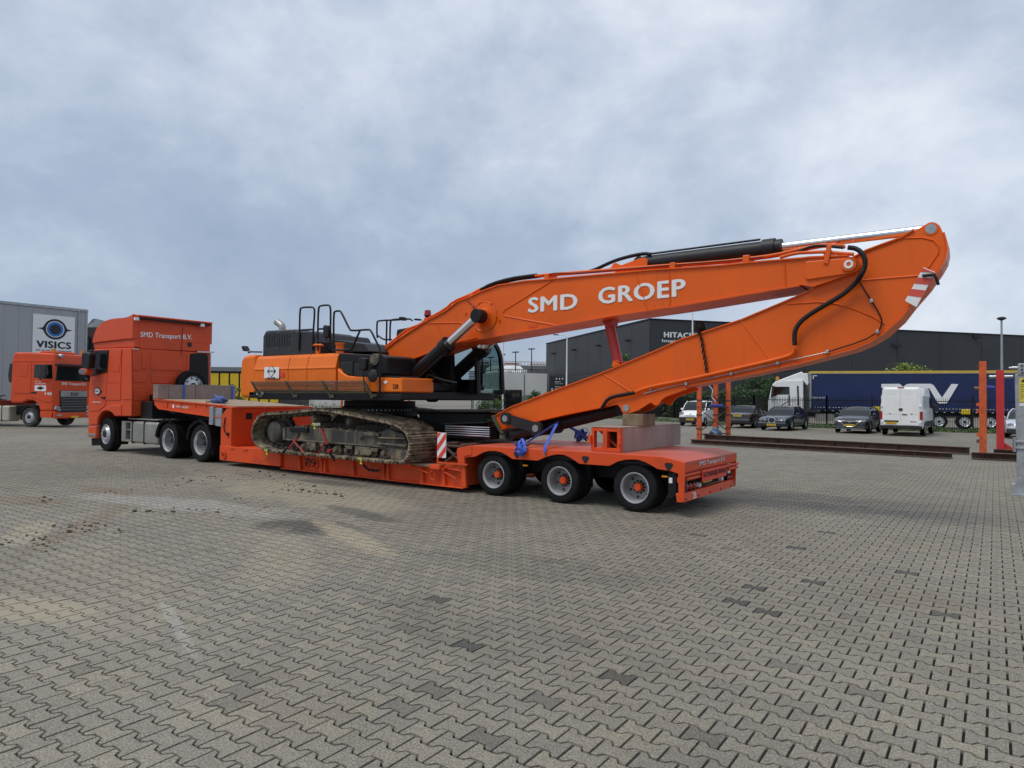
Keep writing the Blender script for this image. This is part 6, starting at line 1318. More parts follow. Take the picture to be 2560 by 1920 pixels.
# ================================================================ VEHICLES IN THE BACKGROUND
def loft(sections, cap=True):
    b = newbm(); rings = [[b.verts.new(p) for p in s_] for s_ in sections]; n = len(rings[0])
    for a, c in zip(rings, rings[1:]):
        for k in range(n): b.faces.new((a[k], a[(k+1) % n], c[(k+1) % n], c[k]))
    if cap: b.faces.new(rings[0][::-1]); b.faces.new(rings[-1])
    return b
def plate(parent, x, y, z, face, txt, w_=.52, h=.11):
    """a yellow number plate facing -Y (face=-1) or +Y in the vehicle's own frame"""
    b = newbm(); box(b, x-w_/2, x+w_/2, min(y, y+face*.012), max(y, y+face*.012), z-h/2, z+h/2); o = obj('number_plate', b, 'plate_yellow', parent, loc=(0, 0, 0))
    if face < 0: text('registration', txt, (x-w_*.4, y-.012, z-h*.3), (w_*.8, 0, 0), (0, 0, h*.6), 'lettering_black', o, bold=.02, loc=(0, 0, 0), depth=.002)
    else: text('registration', txt, (x+w_*.4, y+.012, z-h*.3), (-w_*.8, 0, 0), (0, 0, h*.6), 'lettering_black', o, bold=.02, loc=(0, 0, 0), depth=.002)
    return o
def car(name, label, loc, rot, body_m, st, cabin, wheels, cat='car', R=.32, clad=None):
    """st: stations (y, zlow, zhigh, halfwidth) from front (y=0) backwards; cabin: (y base front, y top front, y top rear, y base rear, z belt, z roof, hw base, hw top)"""
    t = thing(name, label, cat, loc, rot, 'cars parked along the fence', local=True)
    secs = []
    for (y, zl, zh, hw) in st:
        zl2 = zl+(zh-zl)*.12; zm = zl+(zh-zl)*.62
        half = [(hw*.86, zl), (hw*.98, zl2), (hw, zm), (hw*.955, zh-.05), (hw*.84, zh-.008), (hw*.4, zh+.012)]
        secs.append([(x, y, z) for x, z in half]+[(-x, y, z) for x, z in half[::-1]])
    body = obj('body', loft(secs), body_m, t, smooth=38, bevel=.012, loc=(0, 0, 0))
    y0, y1, y2, y3, zb, zr, hb, ht = cabin
    ym0, ym1 = y0*.45+y1*.55, y3*.45+y2*.55; zm = zb*.45+zr*.55+.03; hm = hb*.5+ht*.5+.02
    g = [[(hb, y0, zb-.02), (hb, y3, zb-.02), (-hb, y3, zb-.02), (-hb, y0, zb-.02)], [(hm, ym0, zm), (hm, ym1, zm), (-hm, ym1, zm), (-hm, ym0, zm)], [(ht, y1, zr-.02), (ht, y2, zr-.02), (-ht, y2, zr-.02), (-ht, y1, zr-.02)]]
    obj('greenhouse', loft(g), 'glass_dark', t, bevel=.03, loc=(0, 0, 0))
    # roof skin and pillars in body colour
    b = newbm(); nn = 8; rows_ = []
    for i in range(nn+1):
        f = i/nn; y = y1-.04+(y2-y1+.08)*f; hgt = zr+.045*math.sin(PI*f)-.0
        rows_.append([b.verts.new((x, y, hgt-.05*abs(x/ht)**2.5)) for x in [ht*1.03*(-1+2*k/8) for k in range(9)]])
    for a, c in zip(rows_, rows_[1:]):
        for k in range(8): b.faces.new((a[k], a[k+1], c[k+1], c[k]))
    r_ = obj('roof', b, body_m, t, smooth=60, loc=(0, 0, 0)); so_ = r_.modifiers.new('thickness', 'SOLIDIFY'); so_.thickness = .04
    ymid = (y0+y3)*.5
    for s_ in (-1, 1):
        for (ya, yb, rr_) in ((y0, y1, .032), (y3, y2, .045), (ymid+.05, (y1+y2)/2+.05, .03)):
            b = newbm(); yc, zc_, hc = ya*.45+yb*.55, zm, hm
            tube(b, [(s_*(hb-.01), ya, zb-.03), (s_*(hc-.005), yc, zc_), (s_*(ht-.01), yb, zr-.01)], rr_, 6); obj('pillar', b, body_m, t, loc=(0, 0, 0), smooth=60)
        b = newbm(); bmesh.ops.create_uvsphere(b, u_segments=12, v_segments=8, radius=1, matrix=Matrix.Translation((s_*(hb+.14), y0+.35, zb+.06)) @ Matrix.Diagonal((.10, .06, .075, 1))); obj('door_mirror', b, body_m, t, smooth=60, loc=(0, 0, 0))
    hw = max(q[3] for q in st)
    for y in wheels:
        for s_ in (-1, 1):
            b = newbm(); lathe(b, [(.0001, 0), (R+.055, 0), (R+.055, .02)], (s_*(hw-.012), y, R+.01), axis='X', n=28); obj('wheel_arch', b, 'lettering_black', t, loc=(0, 0, 0))
            wo = make_wheel(t, 'car', R, .21, (s_*(hw+.012), y, R), -1); wo.rotation_euler = (0, 0, PI/2 if s_ > 0 else -PI/2)
    if clad:
        zc0, zc1, m_ = clad
        for s_ in (-1, 1):
            b = newbm(); box(b, min(s_*(hw-.01), s_*(hw+.012)), max(s_*(hw-.01), s_*(hw+.012)), wheels[0]+R+.1, wheels[1]-R-.1, zc0, zc1); obj('side_cladding', b, m_, t, loc=(0, 0, 0))
    return t, body
def facebox(parent, name, m_, x0, x1, y0, y1, z0, z1, bev=.01):
    b = newbm(); box(b, x0, x1, y0, y1, z0, z1); return obj(name, b, m_, parent, bevel=bev, loc=(0, 0, 0))
def oval(parent, name, m_, x, y, z, rx, rz, dy=.03, n=18):
    b = newbm(); prism(b, [(x+rx*math.cos(2*PI*k/n), z+rz*math.sin(2*PI*k/n)) for k in range(n)], y, y+dy); return obj(name, b, m_, parent, bevel=.006, loc=(0, 0, 0))
mat('car_black', (0.012, 0.012, 0.014), .18, var=.1, coat=.5)
mat('car_dark_blue', (0.012, 0.016, 0.026), .18, var=.1, coat=.5)
mat('car_dark_grey', (0.022, 0.023, 0.027), .22, var=.1, coat=.5)
mat('headlamp', (0.42, 0.45, 0.48), .12, metal=.5, var=.1)
mat('plastic_black', (0.02, 0.02, 0.021), .6, var=.2)
# --- white small van, front towards the camera
A = [(-17.576,44.391),(-16.370,44.823)]; cxv = (A[0][0]+A[0][0]+1.55)/2
t, bd_ = car('small_van', 'white compact van with black bumper, parked behind the orange frame posts', (A[0][0]+.72, 44.6, 0), 0.05, 'white_vehicle',
    [(0, .22, .72, .70), (.12, .2, .86, .80), (.7, .2, 1.02, .84), (1.15, .2, 1.1, .84), (3.7, .22, 1.12, .84), (3.86, .3, 1.0, .8)], (.75, 1.5, 3.7, 3.8, 1.06, 1.68, .79, .68), (.72, 3.2), 'van', R=.30)
facebox(t, 'bumper', 'plastic_black', -.76, .76, -.06, .2, .2, .60, .06)
for s_ in (-1, 1): oval(t, 'headlamp', 'headlamp', s_*.62, .03, .82, .15, .13, .12)
facebox(t, 'grille', 'plastic_black', -.32, .32, -.012, .02, .66, .70, .01); oval(t, 'badge', 'chrome', 0, .02, .79, .06, .05)
plate(t, 0, -.062, .44, -1, 'HV-780-V')
# --- black saloon, rear towards the camera
A = [(-14.336,44.369),(-12.636,44.220)]; xc = (A[0][0]+A[1][0])/2
t, bd_ = car('saloon_car', 'black saloon parked tail-out with red tail lamps and chrome strip', (xc, 44.0+4.55, 0), PI, 'car_black',
    [(0, .25, .62, .72), (.25, .2, .74, .84), (1.3, .2, .93, .87), (1.6, .2, .95, .87), (3.6, .2, .98, .87), (4.3, .22, .97, .85), (4.52, .28, .90, .80), (4.58, .34, .62, .76)], (1.45, 2.15, 3.35, 4.05, .94, 1.42, .80, .60), (.85, 3.62), R=.32)
for s_ in (-1, 1): 
    b = newbm(); hexa(b, [(s_*.46, 4.56, .70), (s_*.82, 4.44, .70), (s_*.82, 4.3, .70), (s_*.46, 4.4, .70)], [(s_*.55, 4.55, .90), (s_*.82, 4.42, .87), (s_*.82, 4.3, .87), (s_*.55, 4.4, .90)]); obj('tail_lamp', b, 'lamp_red', t, bevel=.015, loc=(0, 0, 0))
facebox(t, 'rear_bumper', 'car_black', -.80, .80, 4.45, 4.64, .28, .58, .05); facebox(t, 'chrome_strip', 'chrome', -.36, .36, 4.53, 4.575, .86, .885, .005)
plate(t, 0, 4.585, .78, 1, 'HX-723-X'); oval(t, 'badge', 'chrome', 0, 4.55, .925, .045, .045, .03)
facebox(t, 'bumper_strip', 'chrome', -.78, .78, 4.63, 4.645, .49, .505, .003)
# --- dark blue saloon with oval grille, front towards the camera
A = [(-11.694,42.848),(-9.989,42.786)]; xc = (A[0][0]+A[1][0])/2
t, bd_ = car('saloon_car', 'dark blue saloon with chrome oval grille and four round headlamps', (xc, 42.0, 0), -.06, 'car_dark_blue',
    [(0, .3, .58, .66), (.1, .24, .70, .76), (.45, .2, .80, .84), (1.5, .2, .92, .88), (3.6, .2, .95, .88), (4.6, .24, .92, .84), (4.85, .3, .8, .76)], (1.4, 2.25, 3.35, 4.25, .91, 1.42, .80, .58), (.95, 3.85), R=.33)
b = newbm(); tube(b, [(.20*math.cos(t_), -.02+.03*math.sin(t_), .60+.155*math.sin(t_)) for t_ in [2*PI*k/20 for k in range(21)]], .022, 6, cap=False); obj('grille_surround', b, 'chrome', t, smooth=60, loc=(0, 0, 0))
oval(t, 'grille', 'plastic_black', 0, -.01, .60, .19, .145, .06)
for x in (-.66, -.42, .42, .66): oval(t, 'headlamp', 'headlamp', x, .045 if abs(x) > .5 else .0, .64, .105 if abs(x) > .5 else .085, .105 if abs(x) > .5 else .085, .12)
facebox(t, 'bumper', 'car_dark_blue', -.80, .80, -.10, .2, .22, .46, .06); facebox(t, 'bumper_strip', 'chrome', -.80, .80, -.112, -.09, .44, .465, .004)
plate(t, 0, -.105, .34, -1, 'ZN-GH-86')
# --- dark grey hatchback, front towards the camera
A = [(-7.371,42.701),(-5.840,43.235)]; xc = (A[0][0]+A[1][0])/2-.02
t, bd_ = car('hatchback_car', 'dark grey hatchback with winged chrome grille, next to the white panel van', (xc, 41.9, 0), -.05, 'car_dark_grey',
    [(0, .28, .60, .64), (.1, .22, .74, .78), (.4, .2, .85, .86), (1.25, .2, .98, .89), (3.7, .22, 1.02, .89), (4.2, .26, .98, .84), (4.42, .34, .8, .76)], (1.1, 2.0, 3.5, 4.25, .97, 1.44, .82, .60), (.9, 3.6), R=.33)
b = newbm(); prism(b, [(-.42, .66), (.42, .66), (.30, .44), (.18, .38), (-.18, .38), (-.30, .44)], -.035, .05); obj('grille', b, 'plastic_black', t, bevel=.01, loc=(0, 0, 0))
b = newbm(); tube(b, [(-.60, .02, .68), (-.44, -.03, .62), (-.31, -.05, .43), (-.18, -.055, .37), (.18, -.055, .37), (.31, -.05, .43), (.44, -.03, .62), (.60, .02, .68)], .017, 6, it=1); obj('grille_trim', b, 'chrome', t, smooth=60, loc=(0, 0, 0))
for s_ in (-1, 1):
    b = newbm(); prism(b, [(s_*.44, .66), (s_*.80, .74), (s_*.80, .66), (s_*.50, .58)], .02, .3); obj('headlamp', b, 'headlamp', t, bevel=.02, loc=(0, 0, 0))
facebox(t, 'bumper', 'car_dark_grey', -.80, .80, -.05, .2, .22, .40, .06); oval(t, 'badge', 'chrome', 0, -.045, .60, .07, .05, .03); facebox(t, 'bumper_strip', 'chrome', -.7, .7, -.06, -.04, .24, .26, .004)
plate(t, 0, -.06, .44, -1, 'PB-649-N')
# --- white panel van, rear towards the camera
A = [(-4.937,40.835),(-3.135,40.872)]; xc = -4.02; Lv = 5.95
vn = thing('panel_van', 'white high-roof panel van seen from behind, twin rear doors', 'van', (xc, 40.75, 0), -.03, 'cars parked along the fence', local=True)
sec = []
for (y, zl, zt_, hw, ht) in ((0, .42, 2.48, .93, .80), (.12, .40, 2.56, .97, .84), (4.1, .40, 2.56, .98, .84), (4.7, .40, 2.1, .98, .80), (5.1, .40, 1.35, .97, .86), (5.85, .42, 1.0, .90, .84), (Lv, .46, .7, .84, .8)):
    zb_ = min(1.30, zt_*.75)
    sec.append([(hw*.96, y, zl), (hw, y, zl+.15), (hw, y, zb_), (ht+.03, y, zt_-.12), (ht-.04, y, zt_-.02), (-ht+.04, y, zt_-.02), (-ht-.03, y, zt_-.12), (-hw, y, zb_), (-hw, y, zl+.15), (-hw*.96, y, zl)])
vb = obj('body', loft(sec), 'white_vehicle', vn, smooth=30, bevel=.02, loc=(0, 0, 0))
for s_ in (-1, 1):
    x0, x1 = (.012, .80) if s_ > 0 else (-.80, -.012)
    b = newbm(); prism(b, [(x0, .56), (x1+s_*0 if s_ > 0 else x1, .56), (x1 if s_ > 0 else x1, 2.42), (x0, 2.42)], -.022, .02)
    xo = s_*.80; xi = s_*.012
    b.free(); b = newbm(); prism(b, [(xi, .55), (s_*.83, .55), (s_*.86, 1.25), (s_*.74, 2.36), (s_*.70, 2.42), (xi, 2.44)], -.024, .02); d_ = obj('rear_door', b, 'white_vehicle', vn, bevel=.012, loc=(0, 0, 0))
    b = newbm(); prism(b, [(s_*.06, 1.12), (s_*.80, 1.12), (s_*.71, 2.02), (s_*.06, 2.05)], -.032, -.02); obj('door_pressing', b, 'white_vehicle', d_, bevel=.012, loc=(0, 0, 0))
    for z in (.72, 1.55): facebox(d_, 'hinge', 'white_vehicle', min(s_*.83, s_*.93)-.0, max(s_*.83, s_*.93), -.05, .02, z-.05, z+.05)
    facebox(vn, 'tail_lamp', 'lamp_red', min(s_*.86, s_*.975), max(s_*.86, s_*.975), -.05, .16, .86, 1.28, .015)
    oval(d_, 'lock_cover', 'plastic_black', s_*.5, -.045, 1.15, .03, .03, .02)
    b = newbm(); prism(b, [(1.3, .45), (4.9, .45), (4.9, .75), (1.3, .75)], min(s_*.96, s_*1.0), max(s_*.96, s_*1.0), 'X'); obj('side_cladding', b, 'dark_grey', vn, loc=(0, 0, 0))
    for y in (1.05, 4.75):
        b = newbm(); lathe(b, [(.0001, 0), (.42, 0), (.42, .02)], (s_*.965, y, .36), axis='X', n=28); obj('wheel_arch', b, 'lettering_black', vn, loc=(0, 0, 0))
        wo = make_wheel(vn, 'car', .35, .22, (s_*.995, y, .35), -1); wo.rotation_euler = (0, 0, PI/2 if s_ > 0 else -PI/2)
    b = newbm(); prism(b, [(3.3, 1.35), (4.75, 1.35), (4.35, 2.0), (3.3, 2.05)], min(s_*.90, s_*.965), max(s_*.90, s_*.965), 'X'); obj('cab_window', b, 'glass_dark', vn, bevel=.01, loc=(0, 0, 0))
    b = newbm(); prism(b, [(.3, 1.30), (3.1, 1.30), (3.1, 2.1), (.3, 2.1)], min(s_*.88, s_*.962), max(s_*.88, s_*.962), 'X'); obj('side_pressing', b, 'white_vehicle', vn, bevel=.02, loc=(0, 0, 0))
    facebox(vn, 'door_mirror', 'plastic_black', min(s_*1.0, s_*1.22), max(s_*1.0, s_*1.22), 4.45, 4.55, 1.3, 1.62, .03)
    facebox(vn, 'door_handle', 'plastic_black', min(s_*.97, s_*1.0), max(s_*.97, s_*1.0), 3.1, 3.35, 1.2, 1.24, .01)
facebox(vn, 'rear_bumper', 'dark_grey', -.95, .95, -.12, .12, .36, .54, .03); facebox(vn, 'plate_recess', 'plastic_black', -.76, -.10, -.036, -.02, .70, .80, .005)
plate(vn, -.44, -.03, .66, -1, 'VPD-55-R'); facebox(vn, 'door_handle', 'plastic_black', .05, .28, -.06, -.02, 1.10, 1.14, .01); facebox(vn, 'badge', 'plastic_black', -.09, .09, -.045, -.02, 1.30, 1.44, .02); facebox(vn, 'high_stop_lamp', 'lamp_red', -.15, .15, -.01, .05, 2.50, 2.54, .005)
text('lettering', 'MAN', (.42, -.03, .72), (.28, 0, 0), (0, 0, .06), 'lettering_black', vn, bold=.03, loc=(0, 0, 0))
# --- light car at the right edge, behind the grey post
t, bd_ = car('parked_car', 'silver-white car half hidden between the red post and the grey post', ([(0.579,41.016)][0][0]+.65, 42.3, 0), -.05, mat('car_silver', (.52, .55, .60), .25, var=.05, coat=.4),
    [(0, .28, .60, .64), (.1, .22, .74, .78), (.4, .2, .84, .86), (1.25, .2, .98, .88), (3.7, .22, 1.02, .88), (4.2, .26, .98, .84), (4.35, .34, .8, .76)], (1.0, 1.9, 3.5, 4.1, .97, 1.47, .80, .60), (.85, 3.5), R=.32)
facebox(t, 'bumper', 'plastic_black', -.78, .78, -.05, .15, .22, .50, .06); plate(t, .2, -.06, .38, -1, 'SP-12-KL')
for s_ in (-1, 1): oval(t, 'headlamp', 'headlamp', s_*.6, .03, .68, .14, .08, .12)
# ---------------------------------------------------------------- semi-trailer with blue curtain and its white tractor
DA = math.radians(14.9); DP = (-10.7, 51.5)
dsv = thing('curtain_trailer', 'long dark blue curtain-sided semi-trailer with white logo, behind the fence', 'semi-trailer', (DP[0], DP[1], 0), DA, local=True)
dq = [(0.003,3.915),(0.003,3.721),(0.006,1.423),(0.006,1.008),(13.106,3.908)]
ztop, zc, zs = 3.92, 3.72, 1.36
mat('curtain_blue', (0.010, 0.022, 0.085), .42, var=.15, scale=.8, bump=.1, bscale=1.2, spec=.4)
LD = 13.6
b = newbm(); nx = 90
for i in range(nx+1):
    x = .12+(LD-.24)*i/nx; d = .012*math.sin(x*7.5)+.008*math.sin(x*17+1)
    for (z, k) in ((zs-.0, 0), (zs+.5, .6), (2.6, 1), (zc, .2)): b.verts.new((x, d*k, z))
b.verts.ensure_lookup_table()
for i in range(nx):
    for j in range(3): a = i*4+j; b.faces.new((b.verts[a], b.verts[a+4], b.verts[a+5], b.verts[a+1]))
cu_ = obj('curtain', b, 'curtain_blue', dsv, smooth=60, loc=(0, 0, 0))
b = newbm(); box(b, 0.05, LD-.05, .04, 2.5, 1.15, zc+.02); obj('load_box', b, 'curtain_blue', dsv, loc=(0, 0, 0))
b = newbm(); box(b, 0, LD, -.03, 2.55, zc+.02, zc+.16); obj('roof_rail', b, mat('rail_yellow', (.62, .42, .04), .5, var=.1, scale=.6, dirt=(.55, .5, .4), damt=.3), dsv, bevel=.01, loc=(0, 0, 0))
b = newbm(); box(b, 0, LD, -.025, .03, zc-.03, zc+.018); obj('gutter', b, 'tank_alu', dsv, loc=(0, 0, 0))
b = newbm(); box(b, 0, LD, -.03, 2.5, 1.15, 1.30); obj('side_rave', b, 'curtain_blue', dsv, loc=(0, 0, 0))
b = newbm(); box(b, -.02, .10, -.03, 2.52, 1.15, zc+.02); obj('front_post', b, 'tank_alu', dsv, loc=(0, 0, 0))
b = newbm(); x = .3
while x < LD-.2: box(b, x, x+.09, -.045, -.03, 1.32, 1.355); x += .19
x = .5
while x < LD-.3: box(b, x, x+.14, -.04, -.03, 1.10, 1.125); x += .45
stuff(obj('reflector', b, 'lettering_white', dsv, keep=True, loc=(0, 0, 0)))
for k in range(16):
    x = .55+k*.83; facebox(dsv, 'curtain_buckle', 'plastic_black', x-.03, x+.03, -.06, -.03, 1.08, 1.33, .005)
lg_ = [(4.487,2.991),(5.578,3.007),(5.811,2.802),(5.985,2.961),(6.189,3.008),(7.422,3.011),(7.592,2.913),(8.070,2.088),(8.621,3.001),(9.005,2.989),(8.378,1.766),(8.294,1.700),(7.900,1.695),(7.799,1.778),(7.336,2.703),(6.246,2.718),(5.810,2.550),(5.548,2.714),(4.487,2.723)]
b = newbm(); prism(b, lg_, -.055, -.03); obj('logo', b, 'lettering_white', dsv, loc=(0, 0, 0))
for q in ([(0.193,3.582),(0.459,3.581),(0.459,3.533),(0.244,3.533),(0.244,3.326),(0.194,3.326)],):
    b = newbm(); prism(b, q, -.04, -.02); obj('corner_mark', b, 'lettering_white', dsv, loc=(0, 0, 0))
tq = [(0.132,1.964),(1.075,1.973),(0.132,2.074)]
text('lettering', 'CRIA 10-2671', (tq[0][0], -.03, tq[0][1]), (tq[1][0]-tq[0][0], 0, 0), (0, 0, .1), 'lettering_white', dsv, bold=.02, loc=(0, 0, 0))
for q in [(4.159,1.279),(9.447,1.180)]:
    facebox(dsv, 'toolbox', mat('box_yellow', (.72, .52, .01), .4, var=.05), q[0]-.27, q[0]+.27, -.06, .5, q[1]-.2, q[1]+.16, .06)
b = newbm(); box(b, .8, LD-.3, .7, 1.0, .85, 1.15); box(b, .8, LD-.3, 1.6, 1.9, .85, 1.15); obj('chassis', b, 'black_metal', dsv, loc=(0, 0, 0))
wx = [p[0] for p in [(7.925,0.425),(9.401,0.426),(10.843,0.427)]]
pw = make_wheel(dsv, 'trailer8', .5, .38, (wx[0], .06, .5), -1)
for x in wx[1:]: place_wheel(pw, dsv, (x, .06, .5))
b = newbm(); box(b, wx[0]-.7, wx[0]-.6, .3, .7, .3, 1.1); obj('landing_leg', b, 'black_metal', dsv, loc=(0, 0, 0))
ub = [(0.386,0.877),(1.562,0.386)]
facebox(dsv, 'pallet_box', 'tank_alu', ub[0][0], ub[1][0], .1, .8, max(.35, ub[1][1]), ub[0][1], .02)
# white tractor
mn = thing('tractor_truck', 'white tractor truck with roof fairing, parked behind the black fence', 'truck', (DP[0]-2.2*math.cos(DA), DP[1]-2.2*math.sin(DA), 0), DA, local=True)
def mx_(pts): return [(x+2.2, z) for x, z in pts]
pr = mx_([(-2.754,0.451),(-2.746,1.715),(-2.677,2.060),(-2.544,2.750),(-2.438,2.980),(-2.224,3.199),(-0.431,3.297),(-0.401,0.047),(-2.726,-0.008)])
b = newbm(); prism(b, pr, .03, 2.45); mc = obj('cab', b, 'white_vehicle', mn, bevel=.06, seg=3, loc=(0, 0, 0))
b = newbm(); prism(b, mx_([(-2.117,3.222),(-0.536,3.863),(-0.432,3.778),(-0.421,3.280)]), .15, 2.3); obj('roof_fairing', b, 'white_vehicle', mn, bevel=.06, seg=3, loc=(0, 0, 0))
b = newbm(); prism(b, mx_([(-0.484,3.750),(-0.146,3.749),(-0.067,3.043),(-0.171,2.873),(-0.431,3.212)]), .1, .25); obj('side_fairing', b, 'white_vehicle', mn, bevel=.02, loc=(0, 0, 0))
b = newbm(); prism(b, mx_([(-2.518,2.779),(-1.347,2.784),(-1.331,2.243),(-2.115,2.225),(-2.275,2.092),(-2.516,2.090)]), .0, .04); obj('side_window', b, 'glass_dark', mn, bevel=.01, loc=(0, 0, 0))
b = newbm(); prism(b, mx_([(-0.848,2.842),(-0.744,2.843),(-0.689,1.455),(-0.794,1.425)]), .0, .04); obj('air_snorkel', b, 'plastic_black', mn, loc=(0, 0, 0))
b = newbm(); prism(b, mx_([(-1.321,2.755),(-0.900,2.757),(-0.899,1.736),(-1.266,1.732)]), .01, .04); obj('locker_panel', b, 'white_vehicle', mn, bevel=.01, loc=(0, 0, 0))
b = newbm(); prism(b, mx_([(-2.518,2.837),(-2.330,2.837),(-2.462,2.005),(-2.596,1.946)]), -.25, -.05); obj('door_mirror', b, 'plastic_black', mn, bevel=.02, loc=(0, 0, 0))
b = newbm(); q = mx_([(-2.144,3.268)])[0]; cyl(b, (q[0], .5, q[1]), (q[0], .5, q[1]+.25), .1, n=14); obj('beacon', b, 'amber', mn, smooth=40, loc=(0, 0, 0))
b = newbm(); box(b, 1.0, 3.8, .8, 1.0, .7, .95); box(b, 1.0, 3.8, 1.6, 1.8, .7, .95); obj('chassis', b, 'black_metal', mn, loc=(0, 0, 0))
pw = make_wheel(mn, 'steer', .5, .32, (.95, .06, .5), -1); pw = make_wheel(mn, 'drive', .5, .32, (4.4, .06, .5), -1)
b = newbm(); lathe(b, [(.0001, 0), (.58, 0), (.58, .02)], (.95, .02, .5), n=28); obj('wheel_arch', b, 'lettering_black', mn, loc=(0, 0, 0))
# ---------------------------------------------------------------- second orange truck, far left
TA = math.radians(23.5); TP = (-41.1, 14.35)
t2 = thing('tractor_truck', 'orange day-cab tractor truck facing right with white lettering under its windscreen', 'truck', (TP[0], TP[1], 0), TA, local=True)
sd = [(-1.154,1.212),(-1.233,1.500),(-1.152,3.355),(-1.107,3.789),(-0.964,3.885),(-0.183,3.892),(1.446,3.829),(1.547,3.259),(1.503,2.452),(1.503,1.291),(1.460,0.831),(0.666,0.819),(0.603,1.018),(0.471,1.231),(0.193,1.366),(-0.163,1.353),(-0.493,1.220)]
W2 = 2.45
b = newbm(); prism(b, sd, 0, W2); c2 = obj('cab', b, 'cab_red', t2, bevel=.09, seg=4, smooth=35, loc=(0, 0, 0))
fs_ = sd[8][0]; FX = TP[0]+fs_*math.cos(TA); FY = TP[1]+fs_*math.sin(TA)
def spanel(name, pts, m_='cab_red', d=.02, bev=.008, par=c2): 
    b = newbm(); prism(b, pts, -d, .01); return obj(name, b, m_, par, bevel=bev, loc=(0, 0, 0))
spanel('door', [(0.191,3.331),(1.421,3.330),(1.486,2.452),(1.445,1.337),(1.039,1.285),(0.435,1.493),(0.106,1.561),(0.161,2.398)])
spanel('sleeper_panel', [(-0.773,3.331),(0.093,3.331),(0.083,1.752),(-0.985,1.743),(-0.918,3.331)]); spanel('sleeper_hatch', [(-0.638,3.283),(-0.061,3.283),(-0.133,2.626),(-0.687,2.624)], d=.03)
spanel('door_window', [(0.296,3.249),(1.406,3.249),(1.456,2.509),(0.271,2.566)], 'glass_dark', .03)
spanel('roof_band', [(-1.098,3.500),(1.485,3.449),(1.487,3.392),(-1.106,3.394)], d=.02)
dcl = spanel('door_sticker', [(0.352,2.151),(1.059,2.141),(1.056,1.860),(0.349,1.874)], 'lettering_white', .026, 0)
q = [(0.448,2.018),(0.702,2.115),(0.972,2.021),(0.707,1.924)]; spanel('emblem', q, 'lettering_black', .03, 0)
tq = [(0.370,2.327),(1.065,2.331)]
for k, s_ in enumerate(('SMD Transport B.V.', 'Zuidbroek', 'www.smd-groep.nl')): text('lettering', s_, (tq[0][0], -.022, tq[0][1]-.10*k), (tq[1][0]-tq[0][0], 0, 0), (0, 0, .075), 'lettering_white', c2, bold=.01, loc=(0, 0, 0))
tq = [(1.509,1.655),(1.819,1.658)]
text('fleet_number', '148', (sd[9][0]-.50, -.025, tq[0][1]), (.42, 0, 0), (0, 0, .16), 'lettering_white', c2, bold=.03, loc=(0, 0, 0))
spanel('door_handle', [(0.138,1.834),(0.482,1.827),(0.485,1.717),(0.142,1.729)], 'plastic_black', .03)
# front: plane across the nose, u runs from the near corner to the far corner
FU = '%f'
def fr(pts, d=.03, name='nose_panel', m_='cab_red', bev=.01, x0=None):
    """front-face polygon: (u across, z)"""
    b = newbm(); X_ = fs_-.02 if x0 is None else x0; prism(b, pts, X_, X_+d+.02, 'X'); return obj(name, b, m_, t2, bevel=bev, loc=(0, 0, 0))
z_ = lambda p: p
zz = [(1.492,3.235),(1.516,2.405),(1.523,2.168),(1.530,1.907),(1.539,1.599),(1.563,0.794),(1.550,1.244),(1.568,0.605)]
zw1, zw0, zl, zg1, zg2, zg0, zh1, zb = [p[1] for p in zz]
fr([(.10, zw0+.02), (W2-.10, zw0+.02), (W2-.14, zw1-.02), (.14, zw1-.02)], .04, 'windscreen', 'glass_dark')
fr([(.02, zw1-.03), (W2-.02, zw1-.03), (W2-.02, zw1+.06), (.02, zw1+.06)], .30, 'sun_visor', 'plastic_black')
fr([(.42, zg0-.12), (W2-.42, zg0-.12), (W2-.36, zg1), (.36, zg1)], .05, 'grille', 'plastic_black')
for k in range(5):
    z = zg2-.12-k*(zg2-zg0-.1)/5; fr([(.46, z-.007), (W2-.46, z-.007), (W2-.46, z+.007), (.46, z+.007)], .06, 'grille_bar', 'steel', .003)
gp = fr([(.40, zg2-.02), (W2-.40, zg2-.02), (W2-.38, zg1-.02), (.38, zg1-.02)], .065, 'grille_badge_bar', 'steel')
text('lettering', 'DAF', (fs_+.065, 1.0, zg2+.03), (0, .5, 0), (0, 0, zg1-zg2-.12), 'lettering_black', gp, bold=.04, loc=(0, 0, 0), depth=.006)
text('lettering', 'SMD Transport B.V.', (sd[9][0]+.0, .42, zl-.02), (0, 1.6, 0), (0, 0, .20), 'lettering_white', c2, bold=.02, loc=(.055, 0, 0))
fr([(0.0, zb-.16), (W2, zb-.16), (W2, zg0+.02), (W2-.45, zg0-.05), (.45, zg0-.05), (0, zg0+.02)], .10, 'bumper', 'cab_red', .04)
for u in (.06, W2-.40): fr([(u, zg0+.12), (u+.34, zg0+.0), (u+.34, zg0+.22), (u+.04, zg0+.32)], .07, 'headlamp', 'headlamp', .02); 
for u in (.12, W2-.45): fr([(u, zb-.05), (u+.3, zb-.05), (u+.3, zb+.05), (u, zb+.05)], .13, 'fog_lamp', 'headlamp', .01)
fr([(1.0, zb-.14), (1.45, zb-.14), (1.45, zb-.04), (1.0, zb-.04)], .135, 'number_plate', 'plate_yellow', 0)
for u in (.35, W2-.35):
    b = newbm(); zt2 = sd[5][1]-.18; lathe(b, [(.0001, .10), (.10, .09), (.12, .02), (.10, -.08), (.0001, -.1)], (fs_+.02, u, zt2), axis='X', n=18); obj('spot_lamp', b, 'headlamp', t2, smooth=40, loc=(0, 0, 0))
